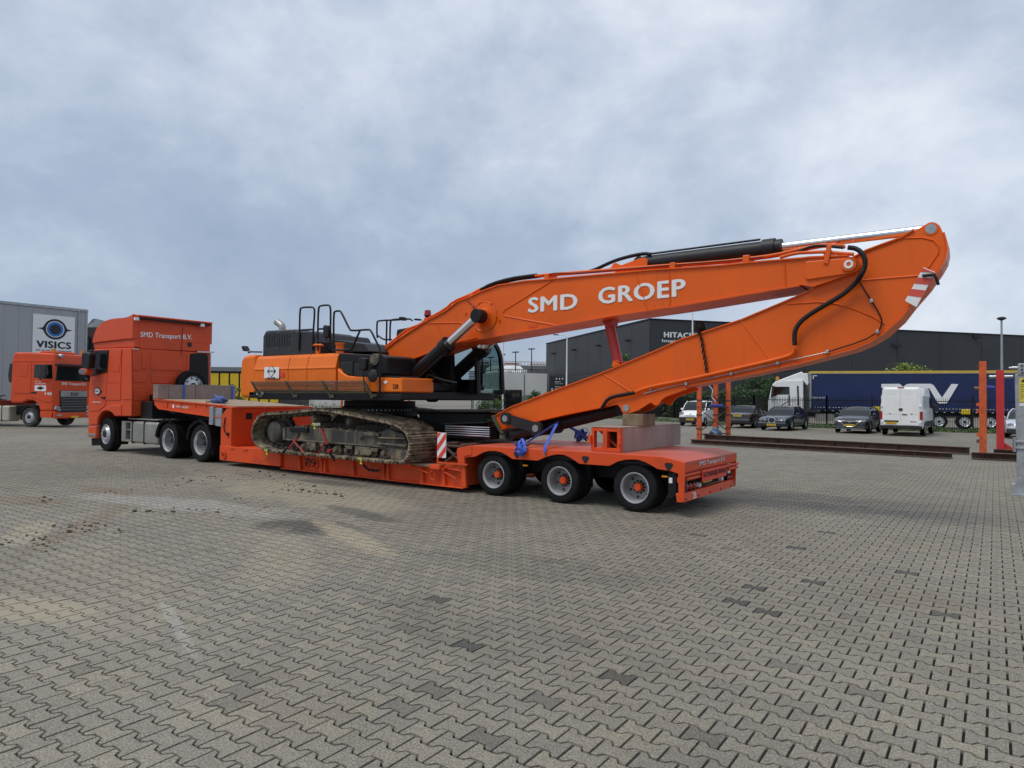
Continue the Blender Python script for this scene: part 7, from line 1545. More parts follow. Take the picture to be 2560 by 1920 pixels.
for u in (.3, W2-.35):
    b = newbm(); cyl(b, (fs_-.35, u, sd[5][1]-.02), (fs_-.35, u, sd[5][1]+.20), .09, n=12); obj('beacon', b, 'amber', t2, smooth=40, loc=(0, 0, 0))
b = newbm(); prism(b, [(fs_-1.5, sd[5][1]-.01), (fs_-.5, sd[5][1]-.01), (fs_-.55, sd[5][1]+.09), (fs_-1.4, sd[5][1]+.09)], .5, W2-.5); obj('roof_hatch', b, 'cab_red', t2, bevel=.03, loc=(0, 0, 0))
mr = [(0.925,3.235),(1.294,3.235),(1.308,2.736),(1.259,2.475),(0.890,2.497),(0.884,2.687),(0.996,2.735)]
b = newbm(); prism(b, mr, -.34, -.2); obj('mirror', b, 'plastic_black', t2, bevel=.03, loc=(0, 0, 0)); b = newbm(); tube(b, [(mr[4][0], -.27, mr[4][1]), (mr[4][0]+.1, -.2, mr[4][1]-.12), (mr[4][0]+.2, 0, mr[4][1]-.12)], .04, 6); obj('mirror_arm', b, 'cab_red', t2, loc=(0, 0, 0))
b = newbm(); prism(b, [(-1.413,3.307),(-1.139,3.326),(-1.175,2.247),(-1.440,2.318),(-1.510,2.679)], .1, .5); obj('air_intake', b, 'plastic_black', t2, bevel=.03, loc=(0, 0, 0))
wa = [(0.004,0.581)][0]
make_wheel(t2, 'steer', .5, .31, (wa[0], .03, .5), -1, dusty=True); make_wheel(t2, 'steer', .5, .31, (wa[0], W2-.03, .5), 1, dusty=True)
b = guard(wa[0], .5, .58, 10, 195, .02, .5); obj('wheel_arch', b, 'plastic_black', t2, smooth=50, weld=True, loc=(0, 0, 0))
b = newbm(); prism(b, [(0.666,0.819),(1.460,0.831),(1.357,0.483),(0.676,0.496)], .02, .5); obj('entry_step', b, 'cab_red', t2, bevel=.02, loc=(0, 0, 0))
tkq = [(-1.957,1.072),(-1.091,1.054),(-1.066,0.237),(-1.929,0.189)]
b = newbm(); box(b, tkq[0][0]-1.0, tkq[1][0]-.25, .08, .75, tkq[2][1]+.02, tkq[0][1]); ta = obj('fuel_tank', b, mat('tank_cream', (.42, .40, .32), .5, var=.15), t2, bevel=.08, seg=3, loc=(0, 0, 0))
b = newbm(); box(b, tkq[1][0]-.75, tkq[1][0]-.69, .06, .77, tkq[2][1], tkq[0][1]+.02); obj('tank_strap', b, 'plastic_black', ta, bevel=.04, loc=(0, 0, 0))
b = newbm(); box(b, -7.5, fs_-.3, .75, .9, .7, .95); box(b, -7.5, fs_-.3, 1.55, 1.7, .7, .95); box(b, -1.5, fs_-.4, .5, 1.95, .6, 1.1); obj('chassis', b, 'black_metal', t2, bevel=.02, loc=(0, 0, 0))
b = newbm(); box(b, -7.0, -2.1, .05, 2.4, 1.05, 1.35); box(b, -7.0, -6.8, .05, 2.4, 1.3, 2.0); obj('load_bed', b, mat('rust_red', (.22, .03, .02), .6, var=.3, dirt=(.1, .04, .03), damt=.4), t2, bevel=.02, loc=(0, 0, 0))
b = newbm()
for k in range(26):
    rr2 = random.Random(k); tube(b, smoothpath([(rr2.uniform(-5, -2.2), rr2.uniform(.1, .8), 1.35+rr2.uniform(0, .3)) for _ in range(4)], 2), .045, 6)
stuff(obj('chain_heap', b, 'rust', t2, keep=True, loc=(0, 0, 0)))
make_wheel(t2, 'drive', .5, .31, (-4.3, .05, .5), -1, dusty=True)

# ================================================================ STEEL SECTIONS AND POSTS
def ibeam(a, c, h, wdt, name, label, z0=0.0):
    a, c = Vector(a), Vector(c); d = c-a; L_ = d.length; t = thing(name, label, 'steel beam', (a.x, a.y, z0), math.atan2(d.y, d.x), 'rusty steel beams lying on the yard', local=True)
    f = .022; b = newbm(); prism(b, [(-wdt/2, 0), (wdt/2, 0), (wdt/2, f), (.012, f+.01), (.012, h-f-.01), (wdt/2, h-f), (wdt/2, h), (-wdt/2, h), (-wdt/2, h-f), (-.012, h-f-.01), (-.012, f+.01), (-wdt/2, f)], 0, L_, 'X'); obj('section', b, 'rust', t, bevel=.004, loc=(0, 0, 0))
    b = newbm()
    for x in [L_*k/9 for k in range(1, 9)]: box(b, x-.006, x+.006, -wdt/2+.01, -.012, f, h-f)
    stuff(obj('web_stiffener', b, 'rust', t, keep=True, loc=(0, 0, 0)))
    return t
n0 = [(-10.017,26.650)][0]; n1 = [(-1.110,25.555)][0]
ibeam((n0[0], n0[1], 0), (n1[0], n1[1], 0), .17, .24, 'steel_beam', 'long rusty steel beam lying nearest the trailer, in front of a second one')
m0 = [(-10.542,29.347)][0]; m1 = [(-0.718,28.018)][0]
ibeam((m0[0], m0[1]+.3, 0), (m1[0], m1[1], 0), .24, .26, 'steel_beam', 'long rusty steel beam lying just behind the nearest one')
mat('post_orange', (0.60, 0.10, 0.022), .55, var=.15, scale=3, dirt=(0.07, 0.04, 0.03), dscale=4.5, damt=.34, bump=.1)
mat('post_red', (0.50, 0.03, 0.03), .45, var=.1, dirt=(0.2, .05, .04), damt=.15)
def post(loc, w_, h, m_, label, holes=True):
    t = thing('steel_post', label, 'post', loc, 0, local=True)
    b = newbm(); box(b, -w_/2, w_/2, -w_*.4, w_*.4, 0, h); o = obj('column', b, m_, t, bevel=.01, loc=(0, 0, 0)); return t, o
# three orange posts tied into a frame
pts3 = ((-10.62, 29.2, 2.75), (-10.36, 30.6, 2.85), (-9.92, 31.0, 2.95))
labs = ('orange steel post nearest the white compact van, in the strapped frame', 'middle orange steel post of the strapped frame', 'right-hand orange steel post of the strapped frame by the black saloon')
for (x, y, h), lb in zip(pts3, labs):
    t, o = post((x, y, .0), .19, h, 'post_orange', lb)
    for z in (.5, 1.1, 1.75):
        b = newbm(); box(b, -.11, .11, -.095, .095, z-.03, z+.03); obj('steel_band', b, 'rust', t, loc=(0, 0, 0))
    b = newbm(); box(b, -.3, .3, -.2, .2, 0, .03); obj('base_plate', b, 'rust', t, loc=(0, 0, 0))
fb_ = thing('frame_bracing', 'blue and rusty braces with props between the orange steel posts', 'bracing', (-10.3, 30.2, 0))
b = newbm()
for z0, z1 in ((.4, 1.3), (1.3, .4), (1.5, 2.3), (2.3, 1.5)): tube(b, [(-10.55, 29.25, z0), (-10.0, 30.95, z1)], .02, 6)
for z in (.25, 1.45): tube(b, [(-10.65, 29.1, z), (-9.9, 31.0, z)], .03, 6)
obj('brace', b, 'rust', fb_)
mat('prop_blue', (0.03, 0.05, 0.28), .45, var=.15)
for z in (1.5, 2.55):
    b = newbm(); cyl(b, (-10.4, 29.9, z), (-9.95, 30.3, z), .08, n=12); obj('prop', b, 'prop_blue', fb_, smooth=40)
b = newbm(); tube(b, smoothpath([(-10.45, 29.8, 2.45), (-10.2, 29.8, 2.2), (-10.3, 29.8, 1.9), (-10.1, 29.8, 1.7)], 2), .015, 6); obj('cable', b, 'white_paint', fb_)
tag(obj('plastic_bag', crumple((-10.1, 29.9, .32), .2, (1.2, .8, 1.1), 33, 3, .6), mat('bag_blue', (.16, .22, .34), .35, var=.3), smooth=60), 'crumpled blue plastic lying at the foot of the strapped orange posts', 'plastic sheet')
# right-hand posts on a beam
ibeam((-.62, 26.0, 0), (3.2, 26.1, 0), .20, .3, 'steel_beam', 'short rusty beam under the rusty orange post and the red post')
ibeam((-.05, 27.9, 0), (3.2, 28.0, 0), .22, .26, 'steel_beam', 'short rusty beam behind, under the foot of the red post', .0)
op = [(-0.316,0.148),(-0.307,3.063),(-0.405,1.740),(-0.210,1.743)]
t, o = post((op[0][0], 26.05, .20), op[3][0]-op[2][0], op[1][1]-.2, 'post_orange', 'tall rust-streaked orange steel post at the right')
for z in (.35, .55, 1.3, 1.5, 2.7):
    b = newbm(); box(b, -.17, -.09, -.06, .06, z-.05, z+.05); obj('bracket', b, 'rust' if z in (.35, 2.7) else 'post_orange', t, bevel=.005, loc=(0, 0, 0))
b = newbm(); cyl(b, (-.22, -.02, 2.02), (-.09, -.02, 2.02), .05, n=12); obj('valve', b, 'timber', t, smooth=40, loc=(0, 0, 0)); b = newbm(); cyl(b, (.09, .03, 2.04), (.32, .03, 2.04), .07, .04, n=12); obj('blue_plug', b, 'prop_blue', t, smooth=40, loc=(0, 0, 0))
rp_ = [(0.137,0.182),(0.135,2.862),(0.029,1.746),(0.248,1.748)]
t, o = post((rp_[0][0]-.0, 28.0, .22), rp_[3][0]-rp_[2][0], rp_[1][1]-.22, 'post_red', 'plain red steel post between the orange post and the grey post')
b = newbm(); prism(b, [(.1, 0), (.42, 0), (.1, .22)], -.03, .03); obj('gusset', b, 'post_red', t, loc=(0, 0, 0))
b = newbm(); cyl(b, (-.3, 0, 2.42), (.35, 0, 2.42), .055, n=12); obj('cross_pin', b, 'steel', t, smooth=40, loc=(0, 0, 0))
gp_ = [(0.332,2.526),(0.306,-0.003),(0.446,0.010),(0.341,1.349)]
t = thing('steel_post', 'galvanised grey steel post with yellow warning label at the right edge', 'post', (.36, 16.4, 0), 0, local=True)
g0 = gp_[0][0]-.36
b = newbm(); hexa(b, [(-.02, -.1, .2), (.5, -.1, .2), (.5, .1, .2), (-.02, .1, .2)], [(-.05, -.1, 2.32), (.32, -.1, 2.32), (.32, .1, 2.32), (-.05, .1, 2.32)]); col_ = obj('column', b, 'galvanised', t, bevel=.015, loc=(0, 0, 0))
b = newbm(); box(b, .0, .4, -.12, .12, 2.30, 2.52); hd = obj('head_block', b, 'galvanised', t, bevel=.01, loc=(0, 0, 0))
for (x, z) in ((.06, 2.47), (.06, 2.40), (.07, 2.34), (.15, 2.47)):
    b = newbm(); cyl(b, (x, -.125, z), (x, -.10, z), .018, n=12); obj('bolt_hole', b, 'lettering_black', hd, loc=(0, 0, 0))
b = newbm(); cyl(b, (-.10, 0, 2.44), (.02, 0, 2.44), .035, n=10); cyl(b, (-.14, 0, 2.44), (-.09, 0, 2.44), .022, n=8); obj('tension_bolt', b, 'steel', t, smooth=40, loc=(0, 0, 0))
b = newbm(); box(b, .02, .14, -.108, -.1, 1.78, 2.24); lb_ = obj('warning_label', b, mat('label_yellow', (.66, .55, .06), .5, var=.08), col_, loc=(0, 0, 0))
b = newbm(); prism(b, [(.045, 2.16), (.115, 2.16), (.08, 2.225)], -.112, -.107); obj('warning_triangle', b, 'lettering_black', lb_, loc=(0, 0, 0))
b = newbm()
for k in range(9): box(b, .035, .035+.08*(.7+.3*math.sin(k*2.1)), -.111, -.107, 2.11-k*.034, 2.118-k*.034)
stuff(obj('print', b, 'lettering_black', lb_, keep=True, loc=(0, 0, 0)))
b = newbm(); box(b, .02, .12, -.108, -.1, 1.70, 1.76); obj('rating_label', b, 'white_paint', col_, loc=(0, 0, 0))
for z in (.9, 1.02): 
    b = newbm(); box(b, -.05, .5, -.13, .13, z-.02, z+.02); obj('clamp_plate', b, 'galvanised', t, bevel=.006, loc=(0, 0, 0))
b = newbm(); cyl(b, (-.06, -.08, .82), (-.06, -.08, 1.1), .03, n=10); obj('clamp_bolt', b, 'steel', t, smooth=40, loc=(0, 0, 0))
b = newbm(); box(b, -.12, .9, -.3, .3, .0, .02); prism(b, [(-.12, .02), (.3, .02), (.06, .34), (-.0, .34)], -.16, -.12); prism(b, [(-.12, .02), (.3, .02), (.06, .34), (-.0, .34)], .12, .16); box(b, -.1, .9, -.12, .12, .02, .2); obj('foot', b, 'galvanised', t, bevel=.006, loc=(0, 0, 0))
# ================================================================ BUILDINGS
def wall_panels(parent, p0, ang, L_, z0, z1, ncol, nrow, m_, gap=.03, th=.06, name='wall_panel'):
    """cladding panels on a facade running from p0 along ang; thickness towards the right-hand side"""
    d = Vector((math.cos(ang), math.sin(ang), 0)); n_ = Vector((math.sin(ang), -math.cos(ang), 0)); w_, h = L_/ncol, (z1-z0)/nrow
    b = newbm(); q = [Vector((0, 0, 0)), d*(w_-gap), d*(w_-gap)+n_*th, n_*th]
    hexa(b, q, [v+Vector((0, 0, h-gap)) for v in q]); bmesh.ops.recalc_face_normals(b, faces=b.faces); me = bpy.data.meshes.new(name); b.to_mesh(me); b.free(); me.materials.append(MATS[m_])
    for i in range(ncol):
        for j in range(nrow):
            o = bpy.data.objects.new(name, me); COL.objects.link(o); o.parent = parent; o.location = Vector((p0[0], p0[1], 0))+d*(i*w_+gap/2)+Vector((0, 0, z0+j*h+gap/2))-Vector(parent['base'])
# dark machinery building with white lettering
HC = (-29.0, 65.3); HR = math.radians(50.8); HL = math.radians(50.8+90); HZ = 10.0
mat('hall_dark', (0.036, 0.038, 0.041), .6, var=.12, scale=.25, dirt=(0.05, 0.052, 0.055), dscale=.5, damt=.3)
hb_ = thing('machinery_hall', 'large dark grey flat-roofed industrial hall with white company lettering', 'building', (HC[0], HC[1], 0))
def onh(a, s_): return Vector((HC[0]+math.cos(a)*s_, HC[1]+math.sin(a)*s_, 0))
c1, c2_, c3 = onh(HR, 75), onh(HL, 34), onh(HR, 75)+onh(HL, 34)-Vector((HC[0], HC[1], 0))
b = newbm(); hexa(b, [(HC[0], HC[1], 0), tuple(c1), tuple(c3), tuple(c2_)], [(p[0], p[1], HZ) for p in ((HC[0], HC[1]), c1, c3, c2_)]); hall = obj('wall', b, 'hall_dark', hb_)
wall_panels(hb_, (HC[0], HC[1]), HR, 75, 0, HZ, 12, 2, 'hall_dark', gap=.05, th=.05)
p0 = onh(HL, 34); wall_panels(hb_, (p0.x, p0.y), HL+PI, 34, 0, HZ, 8, 2, 'hall_dark', gap=.05, th=.05)
b = newbm(); zt_ = HZ
for (a, c) in ((Vector((HC[0], HC[1], 0)), c1), (c2_, Vector((HC[0], HC[1], 0)))):
    d = (c-a).normalized(); n_ = Vector((d.y, -d.x, 0)); hexa(b, [a-n_*.2+Vector((0, 0, zt_)), c-n_*.2+Vector((0, 0, zt_)), c+n_*.12+Vector((0, 0, zt_)), a+n_*.12+Vector((0, 0, zt_))], [a-n_*.2+Vector((0, 0, zt_+.14)), c-n_*.2+Vector((0, 0, zt_+.14)), c+n_*.12+Vector((0, 0, zt_+.14)), a+n_*.12+Vector((0, 0, zt_+.14))])
obj('roof_trim', b, 'black_metal', hb_)
def onwall(ang, s_, z, off): 
    d = Vector((math.cos(ang), math.sin(ang), 0)); n_ = Vector((math.sin(ang), -math.cos(ang), 0)); return Vector((HC[0], HC[1], 0))+d*s_+n_*off+Vector((0, 0, z))
ht = [(1.490,8.214),(5.345,8.258),(1.486,8.800),(1.279,7.633),(6.883,7.499),(1.276,8.024)]
def htext(s_, a, c, top, bold):
    p = onwall(HR, a[0], a[1], .06); d = Vector((math.cos(HR), math.sin(HR), 0)); text('lettering', s_, p, d*(c[0]-a[0]), (0, 0, top[1]-a[1]), 'lettering_white', hall, bold=bold, loc=(0, 0, 0), depth=.08)
htext('HITACHI', ht[0], ht[1], ht[2], .06); htext('Inspire the Next', ht[3], ht[4], ht[5], .04)
for s_, z in [(29.775,8.288),(21.413,8.262),(13.079,8.247),(4.672,8.188)]:
    p = onwall(HL+PI, -s_, z, 0.0); n_ = Vector((math.sin(HL+PI), -math.cos(HL+PI), 0)); b = newbm(); cyl(b, p+n_*.02, p+n_*.45+Vector((0, 0, .05)), .10, n=8); box(b, p.x+n_.x*.45-.18, p.x+n_.x*.45+.18, p.y+n_.y*.45-.18, p.y+n_.y*.45+.18, p.z-.1, p.z+.12); obj('wall_lamp', b, 'lettering_black', hb_)
for s_, z in [(31.291,8.284),(43.106,9.703)]:
    p = onwall(HR, s_, z, 0.0); b = newbm(); box(b, p.x-.3, p.x+.5, p.y-.7, p.y-.05, p.z-.15, p.z+.2); obj('wall_lamp', b, 'lettering_black', hb_)
# totem sign
tq = [(-45.34,72.01,4.41),(-43.84,73.07,4.43),(-43.85,73.11,2.68),(-45.35,72.05,2.66)]
tt_ = thing('totem_sign', 'black company totem sign with white lettering in front of the dark hall', 'sign', (tq[3][0], tq[3][1], 0))
P0, P1 = Vector(tq[0]), Vector(tq[1]); du = (P1-P0); du.z = 0; w_ = du.length; du.normalize(); nn_ = Vector((du.y, -du.x, 0))
base = Vector((P0.x, P0.y, 0)); zt_ = P0.z
b = newbm(); hexa(b, [base, base+du*w_, base+du*w_-nn_*.3, base-nn_*.3], [v+Vector((0, 0, zt_)) for v in (base, base+du*w_, base+du*w_-nn_*.3, base-nn_*.3)]); ts = obj('panel', b, 'lettering_black', tt_)
text('lettering', 'HITACHI', base+du*(w_*.22)+Vector((0, 0, .9)), Vector((0, 0, 2.1)), -du*(w_*.15), 'lettering_white', ts, bold=.04, depth=.02, loc=(0, 0, 0))
for k in range(3):
    c = base+du*(w_*(.43+.21*k))+Vector((0, 0, zt_-.18))+nn_*.02; b = newbm(); cyl(b, c, c+nn_*.02, .09, n=14); obj('pictogram', b, 'lettering_white', ts, loc=(0, 0, 0))
for k, s_ in enumerate(('ENTRANCE 1', 'Kantoor en receptie', 'ENTRANCE 2', 'Service')): text('lettering', s_, base+du*(w_*.34)+Vector((0, 0, zt_-.62-.24*k-.15*(k > 1))), du*(w_*(.42 if k % 2 == 0 else .55)), (0, 0, .13), 'lettering_white', ts, bold=.03, depth=.02, loc=(0, 0, 0))
# pale parking building with ramp wall
def facade(name, label, cat, px0, px1, dep0, dep1, z0, z1a, z1b, m_, thick=6.0):
    """a building whose front runs between two ground points, top edge may slope"""
    a, c = Vector(px0), Vector(px1); a.z = c.z = 0; d = (c-a).normalized(); n_ = Vector((-d.y, d.x, 0))*thick
    t = thing(name, label, cat, (a.x, a.y, 0)); b = newbm()
    hexa(b, [a+Vector((0, 0, z0)), c+Vector((0, 0, z0)), c+n_+Vector((0, 0, z0)), a+n_+Vector((0, 0, z0))], [a+Vector((0, 0, z1a)), c+Vector((0, 0, z1b)), c+n_+Vector((0, 0, z1b)), a+n_+Vector((0, 0, z1a))]); o = obj('wall', b, m_, t); return t, o, a, c, d
mat('render_white', (0.60, 0.60, 0.57), .8, var=.08, scale=.3, dirt=(0.45, .45, .42), damt=.25, dscale=.4, streak=True)
mat('far_grey', (0.16, 0.165, 0.17), .7, var=.1)
wq = [(-59.91,75.14,4.96),(-57.31,76.98,5.37),(-56.26,77.72,5.33),(-51.57,81.06,5.28)]
pk, wl, a, c, d = facade('parking_building', 'pale rendered parking building with cars on its roof deck', 'building', wq[1], wq[3], 0, 0, 0, wq[1][2], wq[3][2], 'render_white', 14)
b = newbm(); A1, A0 = Vector(wq[1]), Vector(wq[0]); 
hexa(b, [(A0.x, A0.y, 0), (A1.x, A1.y, 0), (A1.x+4, A1.y+12, 0), (A0.x-8, A0.y+12, 0)], [(A0.x, A0.y, A0.z), (A1.x, A1.y, A1.z), (A1.x+4, A1.y+12, A1.z), (A0.x-8, A0.y+12, A0.z)]); obj('ramp_wall', b, 'render_white', pk)
zt_ = wq[3][2]; L_ = (c-a).length; n_ = Vector((d.y, -d.x, 0))
for k in range(0, 3):
    p = a+d*(L_*(.05+.5*k)); b = newbm(); box(b, p.x-.03, p.x+.03, p.y-.12, p.y+.05, 1.5, zt_-.1); obj('wall_joint', b, 'far_grey', wl, loc=(0, 0, 0))
wi = [(-57.44,76.46,2.91),(-54.42,78.60,2.95),(-54.42,78.62,2.29),(-57.44,76.47,2.25)]
b = newbm(); q0, q1 = Vector(wi[0]), Vector(wi[1]); hexa(b, [(q0.x, q0.y, .3), (q1.x, q1.y, .3), (q1.x, q1.y+.4, .3), (q0.x, q0.y+.4, .3)], [(q0.x, q0.y, q0.z), (q1.x, q1.y, q1.z), (q1.x, q1.y+.4, q1.z), (q0.x, q0.y+.4, q0.z)]); wb_ = obj('shopfront', b, 'glass_dark', pk)
for k in range(7):
    p = q0.lerp(q1, k/6); b = newbm(); box(b, p.x-.06, p.x+.06, p.y-.08, p.y+.0, .3, q0.z); obj('mullion', b, 'black_metal', wb_, loc=(0, 0, 0))
rl = [(-59.44,76.69,5.55),(-57.76,77.87,5.88),(-52.15,81.86,5.84)]
b = newbm()
for z_ in (0, .5):
    tube(b, [(p[0], p[1], p[2]-z_) for p in rl], .05, 5)
for k in range(26):
    p = Vector(rl[1]).lerp(Vector(rl[2]), k/25); tube(b, [(p.x, p.y, p.z), (p.x, p.y, p.z-1.0)], .04, 4)
obj('railing', b, 'black_metal', pk, keep=True)
for q, lb in zip([(-60.45,80.88,5.72),(-58.70,82.11,5.89)], ('pale car on the roof deck of the parking building, left of the other', 'pale car on the roof deck of the parking building, right of the other')):
    P_ = Vector(q); b = newbm(); prism(b, [(P_.x-2, 0), (P_.x+2, 0), (P_.x+2, .6), (P_.x+1.3, .75), (P_.x+.7, 1.25), (P_.x-1.0, 1.3), (P_.x-1.9, .8)], P_.y, P_.y+1.7)
    for v in b.verts: v.co.z += wq[3][2]+.05
    tag(obj('deck_car', b, 'white_vehicle', bevel=.1), lb, 'car', 'cars on the roof deck')
# grey warehouse far behind with banner on its roof edge
gw_ = [(-84.24,105.62,8.41),(-72.27,114.13,8.22),(-84.25,105.65,6.89)]
fw, wl, a, c, d = facade('far_warehouse', 'grey flat warehouse far behind the parking building with banners on its roof', 'building', gw_[0], gw_[1], 0, 0, 0, gw_[0][2], gw_[1][2], 'far_grey', 20)
for i, (x0, x1) in enumerate(((60, 280), (510, 765), (915, 1190))):
    y0 = 545+(x0/1200)*25; q = [(x0, y0), (x1, y0+5), (x1, y0+38), (x0, y0+33)]
bq = [(-83.41,104.97,8.90),(-81.20,106.54,8.89),(-81.20,106.55,8.43),(-78.88,108.19,8.83),(-76.31,110.01,8.80),(-76.31,110.03,8.31),(-74.80,111.09,8.82),(-72.03,113.06,8.73),(-72.03,113.07,8.18)]
for i, s_ in enumerate(('LOGISTICS', 'LOGISTICS', 'LOGISTICS')):
    q0, q1, q2 = [Vector(v) for v in bq[i*3:i*3+3]]; b = newbm(); hexa(b, [(q0.x, q0.y, q2.z), (q1.x, q1.y, q2.z), (q1.x, q1.y+.3, q2.z), (q0.x, q0.y+.3, q2.z)], [(q0.x, q0.y, q0.z), (q1.x, q1.y, q1.z), (q1.x, q1.y+.3, q1.z), (q0.x, q0.y+.3, q0.z)]); o = obj('banner', b, 'lettering_white', fw)
    for k in range(9):
        p = q0.lerp(q1, .08+.1*k); b = newbm(); box(b, p.x-.18, p.x+.18, p.y-.1, p.y-.02, q2.z+.35, q0.z-.35); obj('banner_mark', b, 'chain_red', o, loc=(0, 0, 0))
rq = [(-83.20,104.50,9.08),(-71.76,112.63,8.88)]
b = newbm(); tube(b, [rq[0], rq[1]], .06, 4)
for k in range(24):
    p = Vector(rq[0]).lerp(Vector(rq[1]), k/23); tube(b, [p, p-Vector((0, 0, 1.6))], .05, 4)
obj('roof_railing', b, 'tank_alu', fw, keep=True)
for i, (q0, q1) in enumerate(zip([(-60.46,79.59,7.66),(-59.07,80.56,8.09),(-57.47,81.69,8.48),(-55.55,83.04,8.97)], [(-60.47,79.63,5.68),(-59.08,80.62,5.69),(-57.48,81.76,5.72),(-55.56,83.12,5.74)])):
    t = thing('lamp_post', ('shortest', 'second shortest', 'second tallest', 'tallest')[i]+' thin dark lamp post standing on the parking roof deck', 'lamp post', (q1[0], q1[1], q1[2]), 0, 'lamp posts on the parking roof deck')
    b = newbm(); cyl(b, q1, q0, .09, .07, n=8); obj('mast', b, 'dark_grey', t); b = newbm(); box(b, q0[0]-.5, q0[0]+.5, q0[1]-.15, q0[1]+.15, q0[2]-.03, q0[2]+.12); obj('lamp_head', b, 'dark_grey', t)
# pale warehouse seen over the engine hood
pq = [(-101.80,80.76,12.62),(-98.85,82.87,12.17),(-92.70,87.25,11.69)]
facade('pale_warehouse', 'pale industrial building with roof light, showing above the excavator engine hood', 'building', pq[0], pq[2], 0, 0, 0, pq[0][2], pq[2][2], 'render_white', 30)
sq = [(-98.03,84.68,11.92),(-97.06,85.36,12.42),(-95.85,86.23,12.06)]
pwb = bpy.data.objects['pale_warehouse']; b = newbm(); P_ = [Vector(v) for v in sq]; prism(b, [(P_[0].x, P_[0].z-1), (P_[2].x, P_[2].z-1), (P_[2].x, P_[2].z), (P_[1].x, P_[1].z), (P_[0].x, P_[0].z)], P_[0].y+2, P_[0].y+6); obj('roof_light', b, mat('skylight', (.45, .55, .62), .15, var=.1), pwb)
# yellow panelled building behind the trailer neck
yq = [(-78.15,44.99,5.14),(-70.29,50.58,5.15),(-78.16,45.03,3.31)]
ybt, wl, a, c, d = facade('yellow_building', 'low building with bright yellow wall panels and dark gaps, behind the trailer neck', 'building', yq[0], yq[1], 0, 0, 0, yq[0][2], yq[1][2], 'dark_grey', 12)
mat('panel_yellow', (0.70, 0.48, 0.02), .5, var=.06)
L_ = (c-a).length; n_ = Vector((d.y, -d.x, 0))
for k in range(8):
    p = a+d*(L_*k/8+.10); q = a+d*(L_*(k+1)/8-.12); b = newbm(); hexa(b, [p, q, q+n_*.1, p+n_*.1], [v+Vector((0, 0, 0)) for v in (p, q, q+n_*.1, p+n_*.1)]);
    for i, v in enumerate(b.verts): v.co.z = .9 if i < 4 else yq[0][2]-.75
    obj('yellow_panel', b, 'panel_yellow', ybt)
b = newbm(); hexa(b, [a+n_*.2+Vector((0, 0, yq[0][2]-.5)), c+n_*.2+Vector((0, 0, yq[0][2]-.5)), c, a], [v+Vector((0, 0, yq[0][2])) for v in (a+n_*.2, c+n_*.2, c, a)]); 
for v in b.verts:
    if v.co.z < 1: v.co.z = yq[0][2]-.5
obj('fascia', b, mat('fascia_grey', (.18, .19, .2), .6, var=.1), ybt)
# grey clad hall with company sign
VX, VZ = -64.4, 9.0; VY1 = 26.6
vh = thing('clad_hall', 'light grey metal-clad hall with white square company sign', 'building', (VX, VY1, 0))
mat('clad_grey', (0.36, 0.365, 0.375), .5, metal=.2, var=.06, scale=.3)
b = newbm(); box(b, VX-40, VX, -30, VY1, 0, VZ); hw_ = obj('wall', b, 'clad_grey', vh)
wall_panels(vh, (VX, VY1-18.0), PI/2, 18.0, 0, VZ-.2, 18, 1, 'clad_grey', gap=.012, th=.05)
b = newbm(); box(b, VX-.2, VX+.12, -30, VY1+.12, VZ-.15, VZ+.06); box(b, VX-.15, VX+.10, VY1-.05, VY1+.10, 0, VZ-.16); obj('edge_trim', b, 'galvanised', vh)
for y in (VY1-.6, VY1-9.2):
    b = newbm(); cyl(b, (VX+.12, y, 0), (VX+.12, y, VZ-.15), .07, n=10); obj('downpipe', b, 'galvanised', vh, smooth=50)
sg_ = [(22.577,8.282),(25.683,8.302),(25.658,5.202),(22.612,5.200)]
sy0, sy1 = sg_[0][0], sg_[1][0]; sz1, sz0 = sg_[0][1], sg_[3][1]-.1
sn = thing('company_sign', 'white square sign with blue and black eye logo on the grey clad hall', 'sign', (VX+.1, (sy0+sy1)/2, sz0))
b = newbm(); box(b, VX+.06, VX+.14, sy0, sy1, sz0, sz1); sbd = obj('board', b, 'lettering_white', sn)
SWd, SH = sy1-sy0, sz1-sz0; ec = (sy0+SWd*.52, sz0+SH*.635)
mat('logo_navy', (0.012, 0.013, 0.022), .5, var=.03); mat('logo_blue', (0.03, 0.17, 0.50), .5, var=.03)
def disc(r, m_, lay, pts=None):
    b = newbm(); q = pts or [(ec[0]+r*math.cos(2*PI*k/36), ec[1]+r*math.sin(2*PI*k/36)) for k in range(36)]; prism(b, q, VX+.14, VX+.145+.006*lay, 'X'); obj('logo', b, m_, sbd, loc=(0, 0, 0))
R_ = SH*.27
disc(R_, 'logo_navy', 1)
for s_ in (-1, 1): disc(0, 'logo_navy', 1.5, [(ec[0]+s_*R_*.86, ec[1]+R_*.45), (ec[0]+s_*R_*1.08, ec[1]+R_*.1), (ec[0]+s_*R_*1.55, ec[1]), (ec[0]+s_*R_*1.08, ec[1]-R_*.1), (ec[0]+s_*R_*.86, ec[1]-R_*.45)])
disc(R_*.79, 'lettering_white', 2); disc(R_*.72, 'logo_blue', 3); disc(R_*.50, 'logo_navy', 4)
text('lettering', 'VISICS', (VX+.14, sy0+SWd*.08, sz0+SH*.13), (0, SWd*.84, 0), (0, 0, SH*.19), 'logo_navy', sbd, bold=.05, depth=.012, loc=(0, 0, 0))
text('lettering', 'SAFE AND EFFICIENT TURNAROUNDS', (VX+.14, sy0+SWd*.07, sz0+SH*.05), (0, SWd*.86, 0), (0, 0, SH*.035), 'logo_navy', sbd, bold=.03, depth=.012, loc=(0, 0, 0))
